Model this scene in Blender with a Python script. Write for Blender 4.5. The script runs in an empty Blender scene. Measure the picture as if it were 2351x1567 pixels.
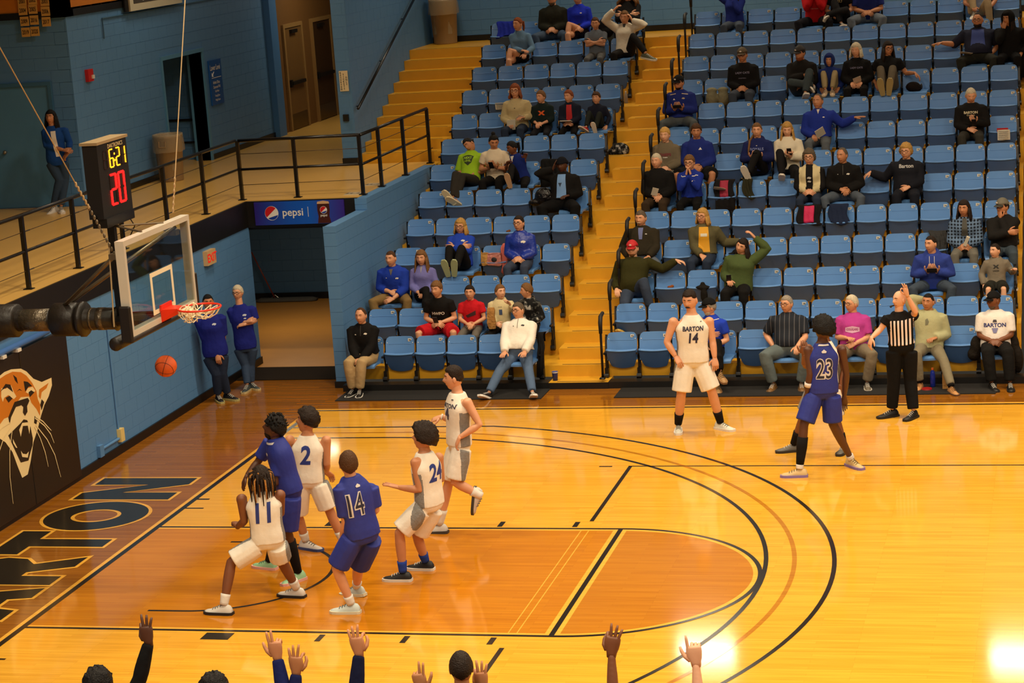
import bpy, bmesh, math, random
import numpy as np
from mathutils import Vector, Matrix, noise
from mathutils.bvhtree import BVHTree
random.seed(7)
S = bpy.context.scene
COL = S.collection
pi = math.pi
def V(*a): return Vector(a if len(a) > 1 else a[0])

# ------------------------------------------------------------------ camera
CAMP = (10.837, -21.689, 7.244); YAW, PIT, ROL, FPX = -0.2583, -0.2037, -0.0713, 4991.6
def cam_axes():
    f = Vector((math.sin(YAW)*math.cos(PIT), math.cos(YAW)*math.cos(PIT), math.sin(PIT)))
    r = f.cross(Vector((0, 0, 1))).normalized(); d = f.cross(r)
    c, s = math.cos(ROL), math.sin(ROL)
    return r*c-d*s, r*s+d*c, f
CR, CD, CF = cam_axes()
cam = bpy.data.cameras.new('camera'); cam.sensor_width = 36; cam.lens = FPX*36/2351
cam.clip_end = 300
camo = bpy.data.objects.new('camera', cam); COL.objects.link(camo)
camo.matrix_world = Matrix(((CR.x, -CD.x, -CF.x, CAMP[0]), (CR.y, -CD.y, -CF.y, CAMP[1]), (CR.z, -CD.z, -CF.z, CAMP[2]), (0, 0, 0, 1)))
S.camera = camo
def at(px, py, axis, val):
    """point where the sight line of a photo pixel meets the plane axis=val"""
    d = CR*((px-1175.5)/FPX)+CD*((py-783.5)/FPX)+CF
    C = Vector(CAMP); return C+d*((val-C[axis])/d[axis])

# ------------------------------------------------------------------ light
S.view_settings.view_transform = 'Standard'; S.view_settings.look = 'None'
S.view_settings.gamma = 1; S.view_settings.use_curve_mapping = False
S.view_settings.exposure = -0.16
w = bpy.data.worlds.new('world'); S.world = w; w.use_nodes = True
bg = w.node_tree.nodes['Background']; bg.inputs[0].default_value = (1, .86, .66, 1); bg.inputs[1].default_value = 0.04
WARM = (1.0, .85, .62)
def area(name, loc, size, power, rot=(0, 0, 0), col=WARM, spread=180):
    l = bpy.data.lights.new(name, 'AREA'); l.shape = 'RECTANGLE'; l.size, l.size_y = size
    l.energy = power; l.color = col; l.spread = math.radians(spread)
    o = bpy.data.objects.new(name, l); o.location = loc; o.rotation_euler = rot; COL.objects.link(o); return o
for x in (1.3, 5.8, 10.3, 14.8, 19.5):
    for y in (-17, -11, -5, 1, 7):
        area('court_lamp', (x, y, 9.6), (1.2, .6), 235, spread=150)
for x in (3.65, 9.75, 15.8):
    area('wall_lamp', (x, 18.9, 7.82), (1.1, .24), 50, rot=(math.radians(-28), 0, 0))
for x in (-.4, 4.5, 9.5):
    area('stand_lamp', (x, 17.4, 9.7), (1.2, .6), 60, spread=140)
for x, y, z, p in ((-2.4, 13.6, 2.19, 26), (-3.3, 13.6, 8.2, 55), (-3.2, 21.5, 6.5, 45)):
    area('concourse_lamp', (x, y, z), (1.2, .3), p)

# ------------------------------------------------------------------ materials
MATS = {}
def lin(c): return tuple(((v/255+.055)/1.055)**2.4 if v > 10 else v/255/12.92 for v in c)+(1,)
def mat(name, c, rough=.6, var=.12, vs=8, bump=0, bs=60, metal=0, coat=0, emit=0, spec=.5, alpha=1, pattern=None, c2=None):
    if name in MATS: return MATS[name]
    m = bpy.data.materials.new(name); m.use_nodes = True; MATS[name] = m
    nt = m.node_tree; N = nt.nodes; L = nt.links; b = N['Principled BSDF']
    col = lin(c); b.inputs['Roughness'].default_value = rough; b.inputs['Metallic'].default_value = metal
    b.inputs['Specular IOR Level'].default_value = spec if rough < .8 else .15
    if coat: b.inputs['Coat Weight'].default_value = coat; b.inputs['Coat Roughness'].default_value = .08
    tc = N.new('ShaderNodeTexCoord')
    if pattern:
        src = pattern(nt, tc, col, lin(c2) if c2 else col)
        L.new(src, b.inputs['Base Color'])
    elif var:
        nz = N.new('ShaderNodeTexNoise'); nz.inputs['Scale'].default_value = vs; nz.inputs['Detail'].default_value = 4
        L.new(tc.outputs['Object'], nz.inputs['Vector'])
        mx = N.new('ShaderNodeMix'); mx.data_type = 'RGBA'
        mx.inputs['A'].default_value = tuple(v*(1-var) for v in col[:3])+(1,)
        mx.inputs['B'].default_value = tuple(min(1, v*(1+var)) for v in col[:3])+(1,)
        L.new(nz.outputs['Fac'], mx.inputs['Factor']); L.new(mx.outputs['Result'], b.inputs['Base Color'])
    else: b.inputs['Base Color'].default_value = col
    if bump:
        n2 = N.new('ShaderNodeTexNoise'); n2.inputs['Scale'].default_value = bs; n2.inputs['Detail'].default_value = 3
        L.new(tc.outputs['Object'], n2.inputs['Vector'])
        bp = N.new('ShaderNodeBump'); bp.inputs['Strength'].default_value = bump; bp.inputs['Distance'].default_value = .02
        L.new(n2.outputs['Fac'], bp.inputs['Height']); L.new(bp.outputs['Normal'], b.inputs['Normal'])
    if emit:
        b.inputs['Emission Color'].default_value = col; b.inputs['Emission Strength'].default_value = emit
    return m
def wood(name, ca, cb, rough=.085):
    m = bpy.data.materials.new(name); m.use_nodes = True; nt = m.node_tree; N = nt.nodes; L = nt.links
    b = N['Principled BSDF']; b.inputs['Roughness'].default_value = rough; b.inputs['Specular IOR Level'].default_value = .38
    tc = N.new('ShaderNodeTexCoord')
    br = N.new('ShaderNodeTexBrick'); br.inputs['Scale'].default_value = 1; br.inputs['Brick Width'].default_value = 1.1
    br.inputs['Row Height'].default_value = .057; br.inputs['Mortar Size'].default_value = .0009; br.offset = .37; br.offset_frequency = 3
    br.inputs['Color1'].default_value = lin(ca); br.inputs['Color2'].default_value = lin(cb); br.inputs['Bias'].default_value = -.2
    br.inputs['Mortar'].default_value = tuple(v*.72 for v in lin(cb)[:3])+(1,)
    mp = N.new('ShaderNodeMapping'); L.new(tc.outputs['Object'], mp.inputs[0]); L.new(mp.outputs[0], br.inputs['Vector'])
    m2 = N.new('ShaderNodeMapping'); m2.inputs['Scale'].default_value = (1.3, 26, 1); L.new(tc.outputs['Object'], m2.inputs[0])
    nz = N.new('ShaderNodeTexNoise'); nz.inputs['Scale'].default_value = 1; nz.inputs['Detail'].default_value = 5; L.new(m2.outputs[0], nz.inputs['Vector'])
    rp = N.new('ShaderNodeValToRGB'); rp.color_ramp.elements[0].position = .3; rp.color_ramp.elements[0].color = (.88, .85, .8, 1); rp.color_ramp.elements[1].position = .6; rp.color_ramp.elements[1].color = (1.02, 1.02, 1.02, 1)
    L.new(nz.outputs['Fac'], rp.inputs[0])
    mx = N.new('ShaderNodeMix'); mx.data_type = 'RGBA'; mx.blend_type = 'MULTIPLY'; mx.inputs['Factor'].default_value = 1
    L.new(br.outputs['Color'], mx.inputs['A']); L.new(rp.outputs[0], mx.inputs['B']); L.new(mx.outputs['Result'], b.inputs['Base Color'])
    bp = N.new('ShaderNodeBump'); bp.inputs['Strength'].default_value = .03; bp.inputs['Distance'].default_value = .003
    L.new(nz.outputs['Fac'], bp.inputs['Height']); L.new(bp.outputs[0], b.inputs['Normal'])
    MATS[name] = m; return m

# ------------------------------------------------------------------ geometry helpers
class Geo:
    def __init__(s): s.v = []; s.f = []; s.m = []
    def add(s, vs, fs, m=0):
        o = len(s.v); s.v += [tuple(v) for v in vs]; s.f += [tuple(i+o for i in f) for f in fs]; s.m += [m]*len(fs); return s
    def box(s, lo, hi, m=0):
        x0, y0, z0 = lo; x1, y1, z1 = hi
        return s.add([(x0,y0,z0),(x1,y0,z0),(x1,y1,z0),(x0,y1,z0),(x0,y0,z1),(x1,y0,z1),(x1,y1,z1),(x0,y1,z1)],
                     [(3,2,1,0),(4,5,6,7),(0,1,5,4),(1,2,6,5),(2,3,7,6),(3,0,4,7)], m)
    def rings(s, rs, m=0, cap=True, closed=False):
        n = len(rs[0]); vs = [v for r in rs for v in r]; fs = []
        K = len(rs)
        for k in range(K if closed else K-1):
            a = k*n; b = ((k+1) % K)*n
            for i in range(n): j = (i+1) % n; fs.append((a+i, a+j, b+j, b+i))
        if cap and not closed: fs.append(tuple(range(n-1, -1, -1))); fs.append(tuple(range((K-1)*n, K*n)))
        return s.add(vs, fs, m)
    def tube(s, pts, rad, n=8, m=0, up=None, cap=True, closed=False):
        pts = [Vector(p) for p in pts]; K = len(pts)
        if not hasattr(rad, '__len__'): rad = [rad]*K
        rs = []; side = None
        for i, p in enumerate(pts):
            if closed: t = pts[(i+1) % K]-pts[i-1]
            else: t = pts[min(i+1, K-1)]-pts[max(i-1, 0)]
            t = t.normalized() if t.length > 1e-9 else Vector((0, 0, 1))
            if side is None:
                u = Vector(up) if up else (Vector((0, 0, 1)) if abs(t.z) < .9 else Vector((1, 0, 0)))
                side = t.cross(u).normalized()
            else:
                side = (side-t*side.dot(t)); side = side.normalized() if side.length > 1e-6 else t.orthogonal().normalized()
            w2 = side.cross(t); r = rad[i]; rx, ry = (r if hasattr(r, '__len__') else (r, r))
            rs.append([p+side*(rx*math.cos(2*pi*k/n))+w2*(ry*math.sin(2*pi*k/n)) for k in range(n)])
        return s.rings(rs, m, cap, closed)
    def ball(s, c, r, n=10, k=7, m=0, M=None):
        c = Vector(c); r = r if hasattr(r, '__len__') else (r,)*3; rs = []
        for i in range(k+1):
            a = pi*(i+.02)/(k+.04); z = -math.cos(a)*r[2]; q = math.sin(a)
            ring = [Vector((q*r[0]*math.cos(2*pi*j/n), q*r[1]*math.sin(2*pi*j/n), z)) for j in range(n)]
            rs.append([c+(M@v if M else v) for v in ring])
        return s.rings(rs, m)
    def prism(s, poly, z0, z1, m=0, f=None):
        """closed 2D polygon extruded; f maps (u,v,w)->xyz"""
        f = f or (lambda a, b, c: (a, b, c)); n = len(poly)
        if sum(poly[i-1][0]*poly[i][1]-poly[i][0]*poly[i-1][1] for i in range(n)) < 0: poly = poly[::-1]
        vs = [f(a, b, z0) for a, b in poly]+[f(a, b, z1) for a, b in poly]
        return s.add(vs, [tuple(range(n-1, -1, -1)), tuple(range(n, 2*n))]+[(i, (i+1) % n, n+(i+1) % n, n+i) for i in range(n)], m)
    def mesh(s, name, mats, smooth=False):
        me = bpy.data.meshes.new(name); me.from_pydata(s.v, [], s.f)
        for q in (mats if isinstance(mats, (list, tuple)) else [mats]): me.materials.append(q)
        if any(s.m): me.polygons.foreach_set('material_index', s.m)
        if smooth: me.polygons.foreach_set('use_smooth', [True]*len(s.f))
        me.update(); return me
    def obj(s, name, mats, parent=None, smooth=False, loc=None):
        return link(name, s.mesh(name, mats, smooth), parent, loc)
def link(name, data, parent=None, loc=None, rz=0, scale=None):
    o = bpy.data.objects.new(name, data); COL.objects.link(o)
    if parent: o.parent = parent
    if loc is not None: o.location = loc
    if rz: o.rotation_euler.z = rz
    if scale: o.scale = scale
    return o
def tag(o, label=None, cat=None, group=None, kind=None):
    for k, v in (('label', label), ('category', cat), ('group', group), ('kind', kind)):
        if v: o[k] = v
    return o
def empty(name, loc, label=None, cat=None, group=None, rz=0, kind=None):
    o = link(name, None, None, loc, rz); o.empty_display_size = .1; return tag(o, label, cat, group, kind)
def smoothn(me, ang=35):
    me.polygons.foreach_set('use_smooth', [True]*len(me.polygons))
    me.set_sharp_from_angle(angle=math.radians(ang)); return me
_txt = {}
def text_mesh(t, bold=.0, squash=1, shear=0, space=1, extr=0):
    """unit-height text as (verts, faces), centred on 0,0"""
    key = (t, bold, squash, shear, space)
    if key in _txt: return _txt[key]
    cu = bpy.data.curves.new('t', 'FONT'); cu.body = t; cu.offset = bold; cu.shear = shear; cu.space_character = space; cu.resolution_u = 3; cu.align_x = 'CENTER'
    ob = bpy.data.objects.new('t', cu); COL.objects.link(ob)
    dg = bpy.context.evaluated_depsgraph_get(); me = ob.evaluated_get(dg).to_mesh()
    vs = [Vector(v.co) for v in me.vertices]; fs = [tuple(p.vertices) for p in me.polygons]
    COL.objects.unlink(ob); bpy.data.objects.remove(ob); bpy.data.curves.remove(cu)
    ys = [v.y for v in vs]; xs = [v.x for v in vs]; h = max(ys)-min(ys); cx = (max(xs)+min(xs))/2; cy = (max(ys)+min(ys))/2
    vs = [((v.x-cx)/h*squash, (v.y-cy)/h) for v in vs]
    _txt[key] = (vs, fs); return vs, fs
def text_obj(name, t, o, ux, uy, h, m, parent=None, off=.003, **k):
    """flat lettering at o, right dir ux, up dir uy, letter height h"""
    ux = Vector(ux).normalized(); uy = Vector(uy).normalized(); n = ux.cross(uy); vs, fs = text_mesh(t, **k)
    g = Geo(); g.add([Vector(o)+ux*(a*h)+uy*(b*h)+n*off for a, b in vs], fs); return g.obj(name, m, parent)
# ------------------------------------------------------------------ palette
BLUE = mat('wall paint blue', (84, 132, 180), .55, .06, 3, .12, 120)
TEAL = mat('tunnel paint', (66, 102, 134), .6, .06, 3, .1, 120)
BLACKP = mat('black paint', (16, 14, 12), .45, .1)
RAIL = mat('black rail enamel', (14, 12, 10), .28, .05)
VINYL = mat('yellow vinyl tread', (220, 162, 40), .34, .07, 5)
VINYLT = mat('tan vinyl floor', (228, 180, 94), .28, .06, 2)
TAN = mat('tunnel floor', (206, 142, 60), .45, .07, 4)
PADM = mat('black pad vinyl', (30, 22, 15), .4, .1)
LINE = mat('black line paint', (36, 28, 16), .2, .1)
GOLD = mat('gold wall paint', (196, 118, 14), .6, .08)
WHITE = mat('white enamel', (226, 220, 205), .4, .04)
BROWN = mat('brown door paint', (120, 84, 36), .45, .1)
GLUM = mat('galvanised steel', (150, 142, 128), .35, .1, metal=.8)
COURT = wood('maple court', (230, 170, 54), (220, 157, 44)); LANE = wood('stained lane', (196, 124, 22), (186, 113, 17))
APRON = wood('stained apron', (152, 94, 24), (134, 79, 17), .1); NATUR = wood('natural border', (236, 176, 66), (230, 166, 56)); OLDARC = wood('old arc stain', (186, 124, 34), (176, 113, 28))
RING = wood('stained circle', (190, 122, 30), (181, 112, 25))

def struct(name, g, m, parent=None, **k):
    o = g.obj(name, m, parent, **k)
    if not parent: o['kind'] = 'structure'
    return o
# ------------------------------------------------------------------ floor and court marking
BY = 8.78   # front of the bleachers
g = Geo(); g.add([(-2, -13, 0), (24, -13, 0), (24, BY+.2, 0), (.05, BY+.2, 0), (.05, 9.62, 0), (-2, 9.62, 0)], [(0, 1, 2, 3, 4, 5)])
floor = struct('floor', g, APRON)
def sheet(name, poly, z, m, fan=False):
    g = Geo(); g.add([(a, b, z) for a, b in poly], [tuple(range(len(poly)))]); return g.obj(name, m, floor)
def strip(name, pts, w, z, m, side=0):
    """flat band of width w along pts (side shifts it sideways)"""
    P = [Vector((a, b, 0)) for a, b in pts]; g = Geo(); vs = []
    for i, q in enumerate(P):
        t = (P[min(i+1, len(P)-1)]-P[max(i-1, 0)]).normalized(); n = Vector((-t.y, t.x, 0))
        vs += [q+n*(side+w/2)+Vector((0, 0, z)), q+n*(side-w/2)+Vector((0, 0, z))]
    g.add(vs, [(2*i+1, 2*i+3, 2*i+2, 2*i) for i in range(len(P)-1)]); return g.obj(name, m, floor)
sheet('court_boards', [(0, -7.62), (22, -7.62), (22, 7.62), (0, 7.62)], .001, COURT)
LW = 1.829
semi = [(5.79+LW*math.sin(a), LW*math.cos(a)) for a in np.linspace(0, pi, 40)]
sheet('lane_stain', [(0, LW), (0, -LW), (5.79, -LW), (5.79, LW)][::-1][::-1], .002, LANE)
sheet('circle_stain', semi[::-1], .002, RING)
def arc(r, cx=1.6, a0=-1, a1=1, n=60): return [(cx+r*math.cos(a), r*math.sin(a)) for a in np.linspace(a0, a1, n)]
def threept(r, yc):
    a = math.asin(yc/r); return [(0, -yc)]+arc(r, 1.6, -a, a, 90)+[(0, yc)]
strip('border_line', [(-.02, 7.72), (-.02, -7.72)], .09, .0024, NATUR, 0); strip('border_line', [(-.05, 7.66), (22, 7.66)], .07, .0024, NATUR)
for y in (LW-.075, -LW+.075): strip('border_line', [(0, y), (5.79, y)], .05, .0026, NATUR)
strip('border_line', [(5.79+(LW-.075)*math.sin(a), (LW-.075)*math.cos(a)) for a in np.linspace(0, pi, 50)], .05, .0026, NATUR)
strip('border_line', [(5.765, LW-.05), (5.765, -LW+.05)], .155, .0027, NATUR)
for dx in (-.045, .045): strip('border_line', [(5.355+dx, LW-.05), (5.355+dx, -LW+.05)], .012, .0027, NATUR)
strip('baseline', [(.025, 7.62), (.025, -7.62)], .07, .0032, LINE)
strip('sideline', [(0, 7.595), (22, 7.595)], .05, .0032, LINE); strip('sideline', [(0, -7.595), (22, -7.595)], .05, .0032, LINE)
for y in (LW-.025, -LW+.025): strip('lane_line', [(0, y), (5.8, y)], .05, .0033, LINE)
strip('free_throw_line', [(5.765, LW), (5.765, -LW)], .055, .0034, LINE)
strip('free_throw_circle', [(5.79+(LW-.025)*math.sin(a), (LW-.025)*math.cos(a)) for a in np.linspace(0, pi, 60)], .05, .0035, LINE)
strip('three_point_line', threept(6.02, 6.02), .05, .003, LINE); strip('three_point_line', threept(6.325, 6.3), .05, .0029, OLDARC); strip('three_point_line', threept(6.75, 6.6), .05, .0031, LINE)
strip('restricted_arc', [(1.2, 1.22), (1.6, 1.22)]+[(1.6+1.22*math.sin(a), 1.22*math.cos(a)) for a in np.linspace(0, pi, 40)]+[(1.2, -1.22)], .045, .0034, LINE)
strip('volleyball_line', [(5.355, 4.5), (5.355, 2.1)], .05, .003, LINE); strip('volleyball_line', [(5.33, 4.5), (22, 4.5)], .035, .003, LINE)
strip('volleyball_line', [(5.355, -2.16), (5.355, -4.5)], .05, .003, LINE); strip('volleyball_line', [(4.95, 4.49), (5.12, 4.49)], .04, .003, LINE)
for s in (1, -1):
    for x, w in ((2.29, .305), (3.4, .06), (4.3, .06), (5.2, .06)):
        strip('lane_mark', [(x-w/2, s*1.97), (x+w/2, s*1.97)], .2, .003, LINE)
strip('lane_mark', [(.0, 3.0), (.22, 3.0)], .05, .003, LINE); strip('lane_mark', [(1.0, .0), (1.0, .0)], .05, .003, LINE) if 0 else None
for y in (2.6, -2.75): strip('lane_mark', [(.0, y), (.3, y)], .04, .003, LINE)
# lettering on the apron, tops towards the wall
def letter(poly, y0, y1, holes=()):
    pass
XA, XB = -.34, -1.66     # letter foot, letter top
def lett(name, polys, y0, w):
    def place(pl, grow, z, m, nm):
        g = Geo(); cx = sum(a for a, b in pl)/len(pl); cy = sum(b for a, b in pl)/len(pl)
        g.add([(XA+(XB-XA)*b, y0+w*a, z) for a, b in pl], [tuple(range(len(pl)))]); g.obj(nm, m, floor)
    for pl in polys: place(pl, 0, .0036, LINE, name)
def offset_poly(pl, d):
    n = len(pl); out = []
    ar = sum(pl[i-1][0]*pl[i][1]-pl[i][0]*pl[i-1][1] for i in range(n))
    if ar < 0: pl = pl[::-1]
    for i in range(n):
        a = Vector(pl[i-1]); b = Vector(pl[i]); c = Vector(pl[(i+1) % n])
        e = (b-a).normalized(); f = (c-b).normalized(); n1 = Vector((e.y, -e.x)); n2 = Vector((f.y, -f.x)); q = n1+n2
        k = max(.35, q.length_squared/2); out.append(tuple(b+q*(d/k)))
    return out
def apron_letter(name, polys, holes=()):
    for pl in polys:
        for d, z, m in ((.045, .0026, NATUR), (0, .0036, LINE)):
            g = Geo(); q = offset_poly(pl, d); bm = bmesh.new(); vs = [bm.verts.new((a, b, z)) for a, b in q]; bm.faces.new(vs); bm.normal_update()
            bmesh.ops.triangulate(bm, faces=bm.faces[:]); bm.normal_update(); [f.normal_flip() for f in bm.faces if f.normal.z < 0]
            me = bpy.data.meshes.new(name); bm.to_mesh(me); bm.free()
            
            me.materials.append(m); link(name if d == 0 else 'letter_border', me, floor)
def L2(pts, y0, w): return [(XA+(XB-XA)*b, y0+w*a) for a, b in pts]
N_ = [(0, 0), (0, 1), (.3, 1), (.68, .42), (.68, 1), (1, 1), (1, 0), (.7, 0), (.32, .58), (.32, 0)]
T_ = [(.34, 0), (.34, .72), (0, .72), (0, 1), (1, 1), (1, .72), (.66, .72), (.66, 0)]
R_ = [(0, 0), (0, 1), (.62, 1), (.86, .93), (.97, .75), (.93, .55), (.74, .42), (1.02, 0), (.66, 0), (.44, .38), (.31, .38), (.31, 0)]
A_ = [(0, 0), (.36, 1), (.66, 1), (1.02, 0), (.7, 0), (.64, .2), (.36, .2), (.3, 0)]
B_ = [(0, 0), (0, 1), (.7, 1), (.92, .85), (.9, .62), (.76, .52), (.96, .4), (.98, .15), (.74, 0)]
apron_letter('letter', [L2(N_, 2.98, 1.0)]); apron_letter('letter', [L2(T_, .68, .92)]); apron_letter('letter', [L2(R_, -.42, 1.0), ])
apron_letter('letter', [L2(A_, -1.6, 1.05)]); apron_letter('letter', [L2(B_, -2.75, .95)])
OC = ((XA+XB)/2, 2.26)
for r0, r1, z, m, nm in ((.27, .705, .0026, NATUR, 'letter_border'), (.32, .66, .0036, LINE, 'letter')):
    g = Geo(); vs = []
    for k in range(48):
        a = 2*pi*k/48
        for r in (r0, r1): vs.append((OC[0]+r*math.cos(a)*1.0, OC[1]+(r*.93)*math.sin(a)*(.92 if r == r0 else 1), z))
    g.add(vs, [(2*k, 2*k+1, (2*k+3) % 96, (2*k+2) % 96) for k in range(48)]); g.obj(nm, m, floor)
# black mats and portal floor
def matrug(name, x0, x1, y0, y1, label, skew=0):
    g = Geo(); g.box((x0, y0, .001), (x1, y1, .014)); tag(g.obj(name, mat('black rubber', (20, 17, 14), .75, .1, 30, .3, 300)), label, 'mat', 'black floor mats before the seats')
matrug('floor_mat', .16, 3.32, 8.17, 8.77, 'black rubber floor mat before the shorter seat block')
matrug('floor_mat', 4.4, 9.78, 8.18, 8.77, 'long black rubber floor mat before the wider seat block')
g = Geo(); g.box((-2, 9.62, -.02), (-.11, 10.52, .012)); tag(struct('portal_threshold', g, mat('dark carpet', (38, 27, 16), .9, .2, 40)), 'dark carpet strip across the tunnel mouth')
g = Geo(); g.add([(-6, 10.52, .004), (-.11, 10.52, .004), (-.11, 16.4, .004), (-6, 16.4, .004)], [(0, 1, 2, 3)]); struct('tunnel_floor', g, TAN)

# ------------------------------------------------------------------ block walls
UNIT = Geo().box((0, 0, 0), (1, 1, 1)).mesh('block', BLUE); UNIT2 = Geo().box((0, 0, 0), (1, 1, 1)).mesh('block', TEAL); UNIT3 = Geo().box((0, 0, 0), (1, 1, 1)).mesh('block', GOLD)
CH, BL, GAP = .2032, .4064, .0045
def blocks(parent, ori, u, nrm, length, z0, z1, thick, unit, holes=(), limit=300, phase=0, zero=None):
    """running-bond blocks along axis u (0=x,1=y) from ori; nrm = axis,sign they stand proud on; rest beyond limit joined"""
    na, ns = nrm; rest = Geo(); cnt = 0; zb = z0 if zero is None else zero; c = int(math.floor((z0-zb)/CH+1e-6))
    while zb+c*CH < z1-.02:
        a0 = max(z0, zb+c*CH)+GAP/2; a1 = min(z1, zb+(c+1)*CH)-GAP/2; t = -(BL/2 if (c+phase) % 2 else 0)
        while t < length-.02:
            s0 = max(0, t)+GAP/2; s1 = min(length, t+BL)-GAP/2; t += BL
            segs = [(s0, s1)]
            for h0, h1, k0, k1 in holes:
                if a1 > k0 and a0 < k1:
                    segs = [q for s in segs for q in ((s[0], min(s[1], h0)), (max(s[0], h1), s[1])) if q[1]-q[0] > .008]
            for q0, q1 in segs:
                if a1-a0 < .02: continue
                loc = [0, 0, a0]; sc = [0, 0, a1-a0]; loc[u] = ori[u]+q0; sc[u] = q1-q0; sc[na] = thick; loc[na] = ori[na]-(thick if ns < 0 else 0)
                if cnt < limit: link('block', unit, parent, loc, scale=sc); cnt += 1
                else: rest.box(loc, [loc[i]+sc[i] for i in range(3)])
        c += 1
    if rest.v: o = rest.obj('block_field', unit.materials[0], parent); o['kind'] = 'stuff'
ZC = 2.68
# lower wall behind the baseline
g = Geo(); g.box((-2.2, -13, 0), (-2.004, 10.85, 2.3)); wl = struct('wall_left', g, BLUE)
blocks(wl, (-2.006, 3.92, 0), 1, (0, 1), 6.93, .12, 2.27, .005, UNIT, zero=.04)
g = Geo(); g.box((-2.0, -13, 0), (-1.975, 10.85, .12)); struct('baseboard_left', g, BLACKP)
g = Geo(); g.box((-2.2, 10.85, 0), (-2.0, 10.86, 2.3)); 
# concourse slab with black fascia
g = Geo(); g.box((-9, -13, 2.27), (-2.03, 10.9, ZC)); g.box((-4.9, 10.9, 2.27), (-.11, 15.0, ZC)); g.box((-4.9, 15.0, 2.27), (-1.72, 25, ZC)); struct('concourse_floor', g, VINYLT)
g = Geo(); g.box((-2.03, -13, 2.26), (-1.985, 10.86, ZC-.012)); struct('trim_1', g, BLACKP)
g = Geo(); g.box((-2.03, 10.815, 2.245), (-.112, 10.868, ZC-.012)); struct('trim_2', g, BLACKP)
# tunnel
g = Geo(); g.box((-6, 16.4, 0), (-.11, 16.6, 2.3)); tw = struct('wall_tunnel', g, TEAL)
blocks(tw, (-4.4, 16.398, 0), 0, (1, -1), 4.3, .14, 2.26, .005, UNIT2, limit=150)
g = Geo(); g.box((-6, 16.37, 0), (-.11, 16.4, .13)); struct('baseboard_tunnel', g, BLACKP)
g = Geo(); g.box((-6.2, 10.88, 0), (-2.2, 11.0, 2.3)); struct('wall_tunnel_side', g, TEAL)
g = Geo(); g.box((-6.2, 10.9, 2.2), (-.11, 16.5, 2.27)); struct('ceiling_tunnel', g, BLACKP)
# end wall of the bleachers
g = Geo(); g.box((-.105, 9.065, 0), (.085, 10.66, 2.49)); g.box((-.105, 10.66, 0), (.085, 14.6, 2.67)); ew = struct('wall_bleacher_end', g, BLUE)
blocks(ew, (.083, 9.06, 0), 1, (0, 1), 1.6, .0, 2.5, .007, UNIT, zero=.16-.2032); blocks(ew, (.083, 10.66, 0), 1, (0, 1), 3.94, .6, 2.685, .007, UNIT, zero=.16-.2032, phase=0)
blocks(ew, (-.11, 9.065, 0), 0, (1, -1), .2, .0, 2.5, .007, UNIT, zero=.16-.2032, phase=1); blocks(ew, (-.11, 10.662, 0), 0, (1, -1), .2, 2.5, 2.685, .006, UNIT, zero=2.38)
g = Geo(); g.box((-.125, 9.03, 0), (.1, 9.058, .1)); struct('baseboard_end', g, BLACKP)
# concourse walls
g = Geo(); g.box((-9, 10.95, ZC), (-4.852, 11.2, 5.78)); wd = struct('wall_doorside', g, BLUE)
blocks(wd, (-6.5, 10.952, 0), 0, (1, -1), 1.66, ZC, 5.76, .006, UNIT, holes=((-.2, 1.29, ZC, 4.74),), zero=ZC)
g = Geo(); XC = -4.85
g.box((XC-.25, 10.95, ZC), (XC-.004, 14.62, 5.78)); g.box((XC-.25, 16.5, ZC), (XC-.004, 20.3, 5.9)); g.box((XC-.25, 14.62, 4.72), (XC-.004, 16.5, 5.78)); g.box((XC-.25, 14.0, 5.78), (XC-.004, 20.3, 8.5))
wc = struct('wall_concourse', g, BLUE); blocks(wc, (XC-.006, 10.95, 0), 1, (0, 1), 9.3, ZC+.1, 5.9, .006, UNIT, holes=((3.6, 5.62, 0, 4.8),), zero=ZC)
g = Geo(); g.box((XC-.25, 10.9, 5.86), (XC+.0, 14.0, 8.5)); g.box((-9, 10.9, 5.86), (XC, 11.2, 8.5)); struct('wall_upper', g, GOLD)
g = Geo(); g.box((XC-.25, 10.88, 5.76), (XC+.03, 14.1, 5.87)); g.box((-9, 10.88, 5.76), (XC+.03, 11.2, 5.87)); struct('trim_3', g, BLACKP)
g = Geo(); g.box((XC, 10.95, ZC), (XC+.02, 14.58, ZC+.1)); g.box((XC, 16.56, ZC), (XC+.02, 20.0, ZC+.1)); struct('baseboard_concourse', g, BLACKP)
g = Geo(); g.box((XC-.26, 20.0, ZC), (XC+.12, 20.4, 8.5)); struct('trim_4', g, mat('column paint blue', (70, 122, 178), .5, .05))
# recess behind the open doorway
g = Geo(); g.box((-7, 16.75, ZC), (-5.1, 16.9, 5)); g.box((-7.1, 14, ZC), (-7, 17, 5)); g.box((-7, 14.2, 4.9), (-5.1, 17, 5)); rw = struct('wall_recess', g, BLUE)
blocks(rw, (-6.99, 16.748, 0), 0, (1, -1), 1.86, ZC, 4.9, .006, UNIT, zero=ZC)
g = Geo(); g.box((-7.0, 16.70, 3.42), (-5.1, 16.74, 3.46)); g.box((-7.0, 16.70, 3.0), (-5.1, 16.74, 3.03)); struct('trim_5', g, BLACKP)
g = Geo(); g.box((-7, 14, ZC-.1), (-4.9, 17, ZC)); struct('recess_floor', g, VINYLT)
d = empty('door_1', (0, 0, 0), kind='structure')
g = Geo()
for a, b in ((14.56, 14.62), (16.5, 16.57)): g.box((XC-.3, a, ZC), (XC+.03, b, 4.72))
g.box((XC-.3, 14.56, 4.72), (XC+.03, 16.57, 4.79)); g.obj('door_frame', mat('frame paint', (86, 140, 176), .4, .05), d)
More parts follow.
